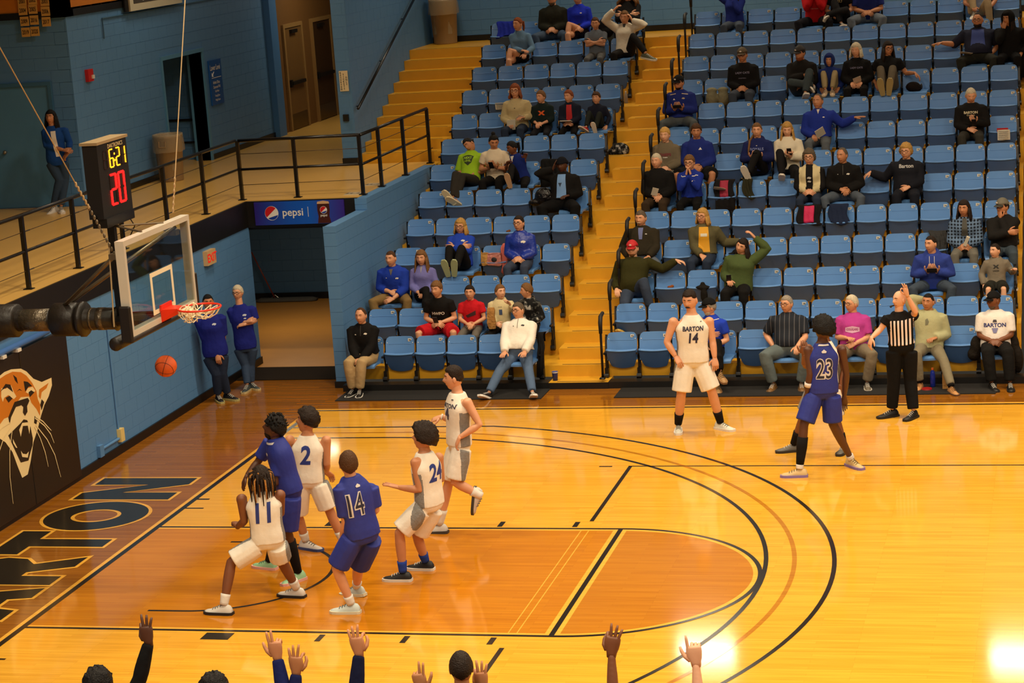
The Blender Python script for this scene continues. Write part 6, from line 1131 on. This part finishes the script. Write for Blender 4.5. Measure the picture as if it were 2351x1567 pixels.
# white runner
figure('player in white jersey running with wristband, trailing leg lifted', root_at(1003, 1230), dict(
    pel=(1054, 1012), neck=(1050, 903), head=(1042, 868), shb=(1070, 926, -.14), sha=(1038, 920, .2), elb=(1101, 974, -.2), wrb=(1055, 1004, -.2), ela=(1034, 962, .3), wra=(1012, 956, .3), hdb=(-.5, .1, -.9), hda=(-.8, 0, -.3),
    hpb=(1060, 1030, -.08), hpa=(1048, 1030, .1), kna=(1030, 1108, .08), knb=(1044, 1106, -.12), ana=(1009, 1203, .08), anb=(1106, 1138, -.1), fta=(-1, .1, -.05), ftb=(-.15, 0, -1), fub=(1, 0, -.15)),
    ('tank', WHT), ('short', WHT), (-.97, -.27, -.04), skin='fair', hair='fade', hairc='dark', sock=(226, 220, 208), sockh=.36, shoe=((206, 200, 190), (60, 56, 52)), dec=[('t', 'BARTON', .05, (60, 60, 76), (0, .74), 1, dict(bold=.03)), ('t', '4', .13, (60, 62, 90), (0, .58), 1, dict(bold=.03)), LOGO((60, 60, 70), .07, .86, .5)], **WHITEKIT)
J_ = figure.J; g = Geo(); el, wr = J_['ela'], J_['wra']; g.tube([el.lerp(wr, .82), el.lerp(wr, .98)], [.04, .038], 12); g.obj('wristband', cloth((226, 220, 208)), PEOPLE[-1], True)
# white 14
r14 = figure('tall player in white jersey lettered BARTON 14, facing the camera', root_at(1606, 992), dict(
    pel=(1591, 822), neck=(1588, 724), head=(1584, 690), sha=(1548, 741), shb=(1627, 740), ela=(1531, 785, -.03), wra=(1551, 818, -.1), elb=(1636, 783, -.02), wrb=(1641, 822, -.08), hda=(.55, -.3, -.8), hdb=(.1, -.3, -1),
    hpa=(1573, 836), hpb=(1609, 836), kna=(1564, 905, -.05), knb=(1634, 898, -.05), ana=(1557, 972, .02), anb=(1654, 968, .02), fta=(.15, -1, 0), ftb=(.9, -.55, 0)),
    ('tank', WHT), ('short', WHT), (-.25, -1, -.22), skin='fair', hair='fade', hairc='dark', stache='dark', g=1.2, sock=(22, 20, 20), sockh=.36, shoe=((218, 216, 200), (226, 220, 210)), dec=[('t', 'BARTON', .062, (30, 34, 66), (0, .7), 1, dict(bold=.035, shear=.1, squash=.8)), ('t', '14', .13, (30, 34, 66), (0, .5), 1, dict(bold=.035, shear=.12, squash=.8)), LOGO((60, 60, 60), .1, .84, .4)], **WHITEKIT)
# blue 23
figure('player in blue jersey number twenty-three with black calf sleeve, back turned', root_at(1880, 1085), dict(
    pel=(1890, 893), neck=(1888, 789), head=(1890, 757), sha=(1929, 805), shb=(1858, 806), ela=(1943, 858, .02), wra=(1938, 912, .08), elb=(1860, 858, -.06), wrb=(1852, 905, -.02), hda=(-.1, .3, -1), hdb=(-.1, .2, -1),
    hpa=(1906, 908), hpb=(1872, 908), kna=(1912, 973, .02), knb=(1846, 974, -.08), ana=(1954, 1052, .1), anb=(1835, 1062, -.12), fta=(.7, -.75, 0), ftb=(-1, -.05, 0)),
    ('tank', ROY), ('short', ROY), (-.75, .65, -.05), skin='dark', hair='afro', hairc='black', tmat=BJ, bmat=BJ, sock=(222, 214, 204), sockh=.1, shoe=((210, 180, 124), (130, 110, 170)), dec=[('t', '23', .25, OUT, (0, .47), -1, dict(bold=.06, squash=.62, shear=.05)), ('t', '23', .23, (26, 28, 50), (0, .47), -1, dict(bold=0, squash=.62, shear=.05)), ('p', [(-.03, 0), (0, .025), (.03, 0), (.02, -.015), (-.02, -.015)], OUT, (0, .82), -1), ('p', [(-.06, 0), (.06, 0), (.05, .015), (-.05, .015)], OUT, (0, .93), -1)])
J_ = figure.J; g = Geo(); kn, an = J_['knb'], J_['anb']; g.tube([kn.lerp(an, t) for t in (.28, .5, .75, .92)], [.066, .067, .055, .047], 12); g.obj('calf_sleeve', cloth((20, 19, 19)), PEOPLE[-1], True)
g = Geo(); el, wr = J_['elb'], J_['wrb']; g.tube([el.lerp(wr, .42), el.lerp(wr, .62)], [.05, .047], 12); g.obj('arm_band', cloth((220, 212, 204)), PEOPLE[-1], True)
# player hidden behind 23
figure('player mostly hidden behind the blue number twenty-three, arms raised', root_at(1880, 1040), dict(
    pel=(1892, 880), neck=(1893, 785), head=(1893, 757), sha=(1862, 802), shb=(1924, 802), ela=(1848, 842, -.05), wra=(1846, 812, -.12), elb=(1938, 850), wrb=(1930, 885, -.05), hda=(.1, -.2, 1), hdb=(0, 0, -1),
    hpa=(1876, 892), hpb=(1908, 892), kna=(1848, 950), knb=(1918, 960), ana=(1822, 1018, .05), anb=(1938, 1045, -.02), fta=(-1, -.3, 0), ftb=(-.2, -1, 0)),
    ('tank', WHT), ('short', WHT), (-.6, -.8, -.1), skin='brown', hair='short', hairc='black', sock=(22, 20, 20), sockh=.4, shoe=((96, 92, 84), (40, 36, 34)), **WHITEKIT)
# referee
def refpaint(u, v, w_): return np.where((w_ > .8) | (np.abs(u) > .165) | (w_ < -.02), 1, 0)
def refpat(nt, tc, c, c2):
    w_ = nt.nodes.new('ShaderNodeTexWave'); w_.bands_direction = 'X'; w_.inputs['Scale'].default_value = 6.4; w_.inputs['Phase Offset'].default_value = .7; nt.links.new(tc.outputs['Object'], w_.inputs['Vector']); r = nt.nodes.new('ShaderNodeValToRGB'); r.color_ramp.interpolation = 'CONSTANT'; e = r.color_ramp.elements; e[0].position = 0; e[0].color = c; e[1].position = .5; e[1].color = c2; nt.links.new(w_.outputs['Fac'], r.inputs[0]); return r.outputs[0]
ref = figure('bald referee in striped shirt and black trousers with one hand raised', root_at(2068, 956), dict(
    pel=(2070, 797), neck=(2064, 717), head=(2065, 688), sha=(2043, 731, -.03), shb=(2092, 728, .04), ela=(2021, 756, -.03), wra=(2001, 775, -.12), elb=(2102, 716, -.06), wrb=(2083, 678, -.1), hda=(-.3, -.2, -1), hdb=(-.25, 0, 1), hnb=(-.6, -.8, 0), hna=(.5, .4, 0),
    hpa=(2056, 806), hpb=(2084, 806), kna=(2052, 872), knb=(2090, 872), ana=(2048, 940, -.02), anb=(2097, 943), fta=(-.85, -.5, 0), ftb=(-.5, -.9, 0)),
    ('tee', BLK), ('long', (18, 17, 17)), (-.75, -.7, -.02), s=1.0, hs=1.02, skin='pale', hair='bald', handb='three', handa='relax', group='game officials', baggy=.02, tmat=[mat('referee stripes', (18, 17, 17), .8, pattern=refpat, c2=(232, 214, 206)), cloth((20, 18, 18))], tpaint=refpaint, shoe=((18, 17, 17), (18, 17, 17)), sleeve=.55, hem=.1)
J_ = figure.J; g = Geo(); c = J_['head']+J_['hf']*.125-Vector((0, 0, .06)); g.tube([c-J_['hf']*.03, c+J_['hf']*.02], [.008, .012], 8); g.ball(c+J_['hf']*.022-Vector((0, 0, .006)), .016, 8, 6); g.obj('whistle', mat('whistle black', (14, 13, 13), .3), ref, True)
# standing people by the tunnel and on the concourse
figure('person with glasses and blue tee standing with folded arms by the tunnel', root_at(568, 894), dict(
    pel=(564, 790), neck=(550, 701), head=(546, 672), sha=(535, 712), shb=(573, 709), ela=(540, 741, -.02), wra=(566, 738, -.14), elb=(586, 736, -.02), wrb=(562, 744, -.16), hda=(1, -.1, .3), hdb=(-1, 0, -.1), hpa=(555, 800), hpb=(573, 799), kna=(563, 838), knb=(576, 836, .04), ana=(568, 883, -.02), anb=(577, 878, .12), fta=(0, -1, 0), ftb=(.8, -.6, 0)),
    ('tee', (30, 38, 124)), ('long', (52, 68, 92)), (-.1, -1, -.05), s=.98, hs=1.0, skin='fair', hair='short', hairc='white', specs=1, fem=.6, sleeve=.9, hem=-.1, group='people standing by the wall', dec=[LOGO((190, 196, 206), .07, .76, 1.2), LOGO((190, 196, 206), .07, .68, .8)], shoe=((60, 66, 66), (190, 170, 120)))
figure('person in blue tee leaning on the wall behind the hoop', root_at(503, 921), dict(
    pel=(482, 806), neck=(468, 722), head=(465, 693), sha=(452, 735), shb=(487, 729), ela=(462, 782, -.05), wra=(486, 812, -.12), elb=(500, 772, .05), wrb=(498, 805, .1), hda=(.2, -.2, -1), hdb=(0, 0, -1), hpa=(474, 818), hpb=(491, 816), kna=(484, 858, -.04), knb=(498, 856), ana=(488, 905, -.08), anb=(510, 902, .04), fta=(.6, -.8, 0), ftb=(.9, -.4, 0)),
    ('tee', (28, 36, 120)), ('long', (36, 46, 66)), (.5, -.85, -.1), s=1.0, hs=1.0, skin='tan', hair='pony', hairc='black', fem=1, g=1.12, sleeve=.9, hem=-.1, shift=(.1, -.03, 0), group='people standing by the wall', dec=[LOGO((190, 196, 206), .07, .76, 1.2)], shoe=((26, 24, 26), (170, 160, 100)))
figure('dark-haired person in long blue cardigan leaning by the concourse door', at(131, 486, 2, ZC), dict(
    pel=(131, 366), neck=(120, 291), head=(117, 270), sha=(103, 302), shb=(148, 299), ela=(106, 334, -.05), wra=(146, 344, -.16), elb=(160, 328), wrb=(157, 350, -.12), hda=(1, -.2, -.1), hdb=(-.6, -.2, -.6), hpa=(122, 374), hpb=(141, 374), kna=(136, 413, -.06), knb=(150, 410), ana=(121, 458, -.05), anb=(140, 474, -.08), fta=(-.2, -1, -.2), ftb=(.5, -.9, 0)),
    ('long', (24, 66, 134)), ('long', (48, 64, 84)), (.0, -1, .02), s=.98, hs=1.0, skin='tan', hair='long', hlen=.3, hairc='black', fem=1, hem=-.17, group='people standing by the wall', sleeve=1.6, dec=[('p', [(-.05, .2), (.03, .2), (.05, -.22), (-.01, -.22)], (224, 214, 198), (.03, .5), 1)], shoe=((220, 212, 200), (214, 204, 190)), collar=0)
# ------------------------------------------------------------------ people standing at the near sideline, seen from behind
def near(label, hx, hy, y, arms, top, skin_, **st):
    """hx, hy: photo pixel of the head centre; arms: (wrist px, py, hand pose) for right / left or None"""
    H = at(hx, hy, 1, y)
    if H.z > 1.72: H = at(hx, hy, 2, 1.72); y = H.y
    root = Vector((H.x, y, 0)); hz = H.z; J = dict(head=(0, 0, hz), neck=(0, -.02, hz-.15), pel=(0, 0, hz-.66)); J = {a: Vector(b) for a, b in J.items()}
    J['hf'] = Vector((-.3, 1, -.1)).normalized(); J['hu'] = Vector((0, 0, 1)); up = Vector((0, 0, 1))
    for q, sg, ar in (('a', 1, arms[0]), ('b', -1, arms[1])):   # facing away: the right side is to the right
        sh = J['neck']+Vector((.18*sg, 0, -.065)); J['sh'+q] = sh
        if ar: t = at(ar[0], ar[1], 1, y+.12)-root; d = Vector(ar[3]) if len(ar) > 3 else Vector((0, .05, 1)); st['hand'+q] = ar[2]; J['hd'+q] = d; J['hn'+q] = Vector((0, 1, 0)); hint = Vector((sg*.6, -.3, -1))
        else: t = sh+Vector((.06*sg, .05, -.5)); hint = Vector((sg*.3, -1, 0))
        J['el'+q], J['wr'+q] = ik(sh, t, .29, .27, hint)
        if ar:   # let the shoulder rise so that the wrist is where the photo shows it
            df = t-J['wr'+q]; J['sh'+q] = sh+df*.5; J['el'+q] += df*.8; J['wr'+q] = t
        J['hp'+q] = J['pel']+Vector((.09*sg, 0, -.02)); J['kn'+q] = Vector((.11*sg, .03, .5*(J['pel'].z-.1)+.08)); J['an'+q] = Vector((.12*sg, 0, .088)); J['ft'+q] = Vector((.1*sg, 1, 0))
    st.update(top=top, bot=('long', BLK), skin=skin_, s=1.0, group='people standing at the near sideline'); st.setdefault('hs', 1.05); st.setdefault('sleeve', 1.97); st['hscale'] = 1.3
    person(label, tuple(root), J, st, .0125)
YN = -7.9
near('dark-sleeved person at the near sideline raising three fingers, dark curly hair', 226, 1578, YN, ((341, 1474, 'three', (-.12, .05, 1)), None), ('long', (17, 16, 16)), 'dark', hair='curl', hairc='black')
near('person at the near sideline showing only the top of dark curly hair', 492, 1592, YN-.1, (None, None), ('long', (17, 16, 16)), 'dark', hair='curl', hairc='black')
near('blue-sleeved person at the near sideline raising a palm with thumb out', 600, 1655, YN, ((637, 1510, 'peace', (-.1, 0, 1)), None), ('long', (24, 32, 84)), 'tan', hair='short', hairc='dark')
near('navy-sleeved person raising three upright fingers beside the raised palm', 735, 1665, YN, (None, (680, 1544, 'three', (.05, 0, 1))), ('long', (24, 30, 74)), 'olive', hair='short', hairc='black')
near('navy-sleeved person with dark wristband raising three fingers', 880, 1660, YN, (None, (824, 1500, 'three', (-.1, 0, 1))), ('long', (20, 24, 52)), 'tan', hair='short', hairc='brown')
near('short-haired person at the near sideline with both hands raised beside the head', 1059, 1534, YN-.1, ((1108, 1580, 'three', (-.1, .1, 1)), (967, 1583, 'peace', (-.15, .1, 1))), ('tee', (30, 30, 34)), 'olive', hair='short', hairc='dark', sleeve=.6)
near('bare-armed person at the near sideline making a circle sign with spread fingers', 1330, 1660, YN, ((1404, 1500, 'three', (.15, .05, 1)), None), ('tee', (60, 60, 66)), 'brown', hair='short', hairc='black', sleeve=.6)
near('pale bare-armed person at the near sideline pointing up', 1530, 1662, YN, ((1598, 1522, 'point', (-.1, 0, 1)), None), ('tee', (60, 60, 66)), 'pale', hair='short', hairc='brown', sleeve=.6)
# ------------------------------------------------------------------ bags, coats, papers and bottles among the seats
def slot(row, seat): return Vector((SX(seat), SY(row-1), FZ(row-1)))
def lump(name, label, cat, c, balls, col, bump=.5, extra=None, m=None, vox=.014):
    o = empty(name, tuple(c), label, cat); g = Geo(); R = random.Random(len(label))
    for p, r in balls:
        g.ball(p, r, 12, 8)
    m = m or mat('fabric %d %d %d' % col, col, .8, .15, 8, bump, 22); b = g.obj('body', m, o); md = b.modifiers.new('r', 'REMESH'); md.mode = 'VOXEL'; md.voxel_size = vox; sm = b.modifiers.new('s', 'SMOOTH'); sm.iterations = 5; sm.factor = .5; BAKE.append((b, None, (), None, o))
    for nm, bl, c2 in (extra or ()):
        g = Geo()
        for p, r in bl: g.ball(p, r, 12, 8)
        g.obj(nm, mat('fabric %d %d %d' % c2, c2, .7, .15, 8, bump, 22), o, True)
    return o
def sheet_on(name, label, c, size, rot, col=(222, 212, 190), red=False):
    g = Geo(); a, b = size[0]/2, size[1]/2; rs = [[(x, .01*math.sin(3*x/a), -b), (x, .006*math.cos(2*x/a), b), (x, .006*math.cos(2*x/a)+.002, b), (x, .01*math.sin(3*x/a)+.002, -b)] for x in np.linspace(-a, a, 7)]; g.rings(rs)
    o = g.obj(name, mat('paper %d %d %d' % col, col, .7, .03), None, loc=c); o.rotation_euler = rot; tag(o, label, 'paper', 'paper programs'); 
    g = Geo()
    for i in range(5): z = -b*.75+i*b*.36; g.box((-a*.8, -.013, z), (a*.75, -.0115, z+.006))
    tag(g.obj('print_lines', mat('paper print', (120, 116, 110), .7, 0), o), kind='stuff'); return o
def drape(name, label, cat, row, seat, x0, x1, front, col, skew=0, back=.12, lining=None):
    # a coat hung over a seat back: behind, over the top edge, down the front with folds
    o = empty(name, tuple(slot(row, seat)), label, cat); R = random.Random(seat*row); ph = R.random()*9; nu, nv = 15, 16; A = []
    path = [(.05, .757-back), (.05, .74), (.03, .785), (-.03, .79), (-.06, .74), (-.105, .62), (-.15, .53), (-.19, .757-front)]
    for j in range(nv):
        t = j/(nv-1)*(len(path)-1); i = min(int(t), len(path)-2); f = t-i; y = path[i][0]*(1-f)+path[i+1][0]*f; z = path[i][1]*(1-f)+path[i+1][1]*f; row_ = []
        for k in range(nu):
            u = k/(nu-1); x = x0+(x1-x0)*u+skew*(j/nv)+.02*math.sin(j*.9+ph)*(1 if u in (0, 1) else .3); n = noise.noise(Vector((x*9+ph, z*7, ph))); fold = .022*math.sin(u*11+ph+z*6)+.03*n
            row_.append(Vector((x, y-(abs(fold)+.004 if j > 5 else .004), z+.012*n+(.03*math.sin(u*5+ph) if j == nv-1 else 0))))
        A.append(row_)
    g = Geo(); rs = [r_+[p+Vector((0, .016, -.004)) for p in reversed(r_)] for r_ in A]; g.rings(rs); g.obj('shell', mat('fabric %d %d %d' % col, col, .8, .15, 8, .4, 22), o, True)
    if lining: g = Geo(); g.rings([[p+Vector((0, -.012, .0)) for p in r_[4:11]]+[p+Vector((0, -.004, 0)) for p in reversed(r_[4:11])] for r_ in A[7:14]]); g.obj('lining', mat('fabric %d %d %d' % lining, lining, .7, .15, 8, .4, 22), o, True)
    return o
S46 = slot(4, 46)
def sack(name, label, c, w_, d_, h_, col, seed=1, logo=None, rough=.7):
    R = random.Random(seed); o = empty(name, tuple(c), label, 'bag'); g = Geo(); rs = []
    for z, k in ((0, .9), (.12, 1.04), (.4, 1.05), (.7, .97), (.9, .92), (1, .98)):
        rs.append([((a*w_/2*k+R.uniform(-.006, .006)), b*d_/2*k*(1-.45*z)+R.uniform(-.006, .006), z*h_+R.uniform(-.008, .008)) for a, b in ((-1, -.8), (-.5, -1), (.1, -1.05), (.6, -1), (1, -.8), (1, .8), (.4, 1), (-.4, 1), (-1, .8))])
    g.rings(rs); g.obj('body', mat('sack %d %d %d' % col, col, rough, .15, 9, .6, 26), o)
    if logo: g = Geo(); g.ball((0, -d_*.42, h_*.5), (w_*.2, .012, h_*.2), 10, 6); g.obj('logo', mat('fabric %d %d %d' % logo, logo, .7), o, True)
sack('paper_bag', 'kraft paper bag wedged beside a pink bag on a fourth-row seat', S46+Vector((-.17, -.14, .47)), .11, .1, .2, (186, 136, 66), 3)
sack('tote_bag', 'clear pink printed bag on a fourth-row seat', S46+Vector((-.01, -.15, .46)), .23, .1, .2, (190, 120, 108), 5, (40, 36, 36), .35)
drape('pink_coat', 'folded pink coat hanging at the side of a fourth-row seat', 'coat', 4, 46, .1, .21, .42, (206, 110, 100))
lump('snack_wrap', 'small brown snack wrapper on a fifth-row seat', 'wrapper', slot(5, 46)+Vector((.03, -.12, .53)), [((0, 0, 0), (.04, .03, .02)), ((.02, 0, .01), (.025, .02, .02))], (120, 66, 24), .6, vox=.008)
SEATDOWN[(6, 45)] = 0
lump('plastic_sack', 'shiny black plastic sack on a sixth-row seat', 'bag', slot(6, 45)+Vector((-.0, -.13, .5)), [((0, -.04, .12), (.17, .1, .17)), ((-.14, -.06, .04), (.14, .07, .06)), ((.12, -.02, .04), (.12, .09, .1))], (14, 13, 13), m=mat('shiny black plastic', (14, 13, 13), .16, .1, 8, .9, 26))
drape('black_coat', 'black coat heaped on a seventh-row seat beside the child', 'coat', 7, 45, -.22, .08, .4, (17, 16, 16))
sheet_on('program_sheet', 'white printed sheet left on a tenth-row seat', slot(10, 48)+Vector((.02, -.185, .47)), (.21, .12), (.15, 0, 0))
lump('backpack', 'black backpack on a top-row seat', 'backpack', slot(13, 45)+Vector((.06, -.16, .42)), [((0, 0, .16), (.16, .11, .2)), ((0, -.05, .08), (.13, .09, .11))], (20, 19, 20), .5, [('handle', [((0, 0, .37), (.05, .015, .02))], (18, 17, 17))])
drape('blue_jacket', 'royal blue jacket draped over a top-row seat', 'jacket', 13, 49, -.1, .22, .24, (30, 44, 150))
lump('patterned_bag', 'black and white patterned bag on the aisle step', 'bag', at(1424, 352, 2, 2.68), [((0, 0, .06), (.17, .12, .13)), ((-.12, 0, .02), (.1, .1, .09))], (60, 56, 54), m=mat('speckled cloth', (40, 38, 38), .8, pattern=camo_pattern))
def bottle(label, c, h=.22, r=.033, col=(150, 150, 150), capc=(220, 215, 205), clear=True):
    o = empty('water_bottle', tuple(c), label, 'bottle'); g = Geo(); n = 14
    g.tube([(0, 0, 0), (0, 0, .01), (0, 0, h*.62), (0, 0, h*.8), (0, 0, h*.88), (0, 0, h*.9)], [r*.9, r, r, r*.75, r*.42, r*.42], n); m = mat('bottle %d %d %d' % col, col, .15, .03)
    if clear: m.node_tree.nodes['Principled BSDF'].inputs['Alpha'].default_value = .5
    g.obj('body', m, o, True); g = Geo(); g.tube([(0, 0, h*.9), (0, 0, h)], r*.46, n); g.obj('cap', mat('cap %d %d %d' % capc, capc, .4, 0), o); return o
bottle('clear plastic bottle standing on an aisle step beside the tenth row', at(1438, 237, 2, PZ(19)))
o = bottle('tall royal blue drink bottle with orange cap on the floor mat', at(2142, 887, 2, .014), .27, .038, (24, 44, 140), (200, 96, 36), False)
b = at(2173, 889, 2, .014); g = Geo(); g.rings([[(b.x+x*k, b.y+y*k+z*.1, b.z+z) for x, y in ((-.05, -.08), (.05, -.08), (.05, .08), (0, .09), (-.05, .08))] for z, k in ((0, 1), (.1, 1.02), (.22, .96), (.28, .98))]); tag(g.obj('paper_bag', mat('kraft paper', (176, 128, 70), .8)), 'upright brown paper bag under a front-row seat', 'bag')
b = at(2128, 893, 2, .014); g = Geo(); g.tube([(b.x, b.y, .0145), (b.x, b.y, .03)], [.075, .07], 20); tag(g.obj('red_disc', mat('red plastic', (150, 20, 18), .4)), 'flat red disc lying on the floor mat', 'disc')
c = empty('paper_cup', tuple(Vector((3.37, 8.93, PZ(0)))), 'blue and white paper cup on the lowest aisle step', 'cup'); g = Geo(); g.rings([[(r*math.cos(a), r*math.sin(a), z) for a in np.linspace(0, 2*pi, 17)[:-1]] for r, z in ((.036, 0), (.046, .13), (.049, .135), (.044, .135), (.034, .01))]); g.obj('cup', mat('cup blue', (28, 46, 130), .5), c, True); g = Geo(); g.tube([(0, 0, .118), (0, 0, .137)], [.0458, .0478], 16, cap=False); g.obj('rim', WHITE, c)
lump('glove', 'small brown and white object on a third-row seat', 'glove', slot(3, 42)+Vector((.0, -.12, .53)), [((0, 0, 0), (.05, .03, .02)), ((.03, 0, .01), (.03, .02, .025))], (140, 74, 30), .6, vox=.008)
lump('black_bag', 'black strapped bag hung on a third-row seat', 'bag', slot(3, 41)+Vector((.02, -.17, .5)), [((0, 0, .02), (.12, .06, .035)), ((.02, -.04, -.1), (.06, .03, .12)), ((.0, 0, .07), (.04, .03, .04))], (26, 22, 18))
lump('baseball_cap', 'black cap resting on a fourth-row seat', 'cap', slot(4, 40)+Vector((-.04, -.14, .55)), [((0, 0, .02), (.08, .07, .05)), ((-.08, -.02, .0), (.07, .05, .014))], (18, 17, 18))
drape('pink_black_jacket', 'black jacket with pink lining on a sixth-row seat', 'jacket', 6, 41, -.12, .2, .55, (20, 17, 18), lining=(150, 22, 54))
sheet_on('program_sheet', 'white sheet lying on the black and pink jacket', slot(6, 41)+Vector((-.02, -.18, .66)), (.2, .14), (1.2, .25, .2))
drape('olive_jacket', 'dark olive jacket draped over a sixth-row seat back', 'jacket', 6, 40, -.22, -.06, .26, (40, 38, 22), skew=.12)
drape('pink_coat', 'black and bright pink coat on a fifth-row seat', 'coat', 5, 38, -.17, .2, .25, (20, 17, 18), lining=(196, 22, 80))
drape('navy_coat', 'navy coat draped over a fifth-row seat', 'coat', 5, 37, -.2, .1, .25, (26, 36, 60), skew=.06)
sheet_on('program_sheet', 'white and red papers left on an eighth-row seat', slot(8, 32)+Vector((.02, -.2, .47)), (.2, .17), (.1, 0, 0)); g = Geo(); c = slot(8, 32)+Vector((.0, -.165, .55)); g.box((-.09, -.004, -.03), (.09, .004, .03)); tag(g.obj('red_folder', mat('red card', (176, 22, 30), .6), None, loc=c), 'red folder behind the white papers on an eighth-row seat', 'folder')
lump('blanket', 'folded grey fringed blanket on a tenth-row seat', 'blanket', slot(10, 42)+Vector((.02, -.22, .36)), [((-.1, 0, .08), (.11, .1, .15)), ((.1, 0, .08), (.11, .1, .15)), ((-.1, 0, .22), (.1, .07, .05)), ((.1, 0, .22), (.1, .07, .05))], (128, 122, 96), .8)
SEATDOWN[(10, 35)] = 1; lump('purse', 'dark leather purse on a tenth-row seat', 'purse', slot(10, 35)+Vector((-.04, -.28, .425)), [((0, 0, .06), (.13, .09, .09)), ((.07, 0, .04), (.08, .07, .07))], (28, 18, 16), .5, [('strap', [((.14, -.02, .06), (.02, .05, .05))], (24, 16, 14))])
drape('black_coat', 'black coat hanging off the last eleventh-row seat', 'coat', 11, 32, .1, .34, .6, (17, 16, 17), skew=.06)
drape('black_coat', 'black coat over a fourth-row seat behind the blue hoodie', 'coat', 4, 34, -.05, .22, .4, (18, 17, 17))
lump('puffer_jacket', 'dark puffer jacket spread behind the person in white tee', 'jacket', slot(1, 32)+Vector((.0, -.1, .46)), [((0, .02, .1), (.3, .05, .12)), ((-.27, -.06, .02), (.09, .1, .17)), ((-.3, -.06, -.08), (.1, .1, .1)), ((.25, -.06, .0), (.08, .1, .2)), ((.3, -.1, -.16), (.08, .1, .2))], (30, 24, 18), .7)
drape('aisle_coat', 'dark coat hung low on the aisle seat beside the white quarter-zip', 'coat', 1, 44, .2, .3, .6, (20, 18, 17))
# small wall plate behind the top row
o = empty('wall_plate', (1.65, YB, 5.18), 'tan electrical plate on the blue wall behind the top row', 'plate'); g = Geo(); g.box((-.055, -.012, -.08), (.055, 0, .08)); g.obj('plate', mat('plate tan', (186, 150, 90), .5), o); g = Geo(); g.box((-.012, -.016, -.02), (.012, -.012, .02)); g.obj('switch', WHITE, o)
# whistle and wrist items
def attach(p, name, geo, m): geo.obj(name, m, p, True, loc=-p.location)
bake_all()
build_chairs()
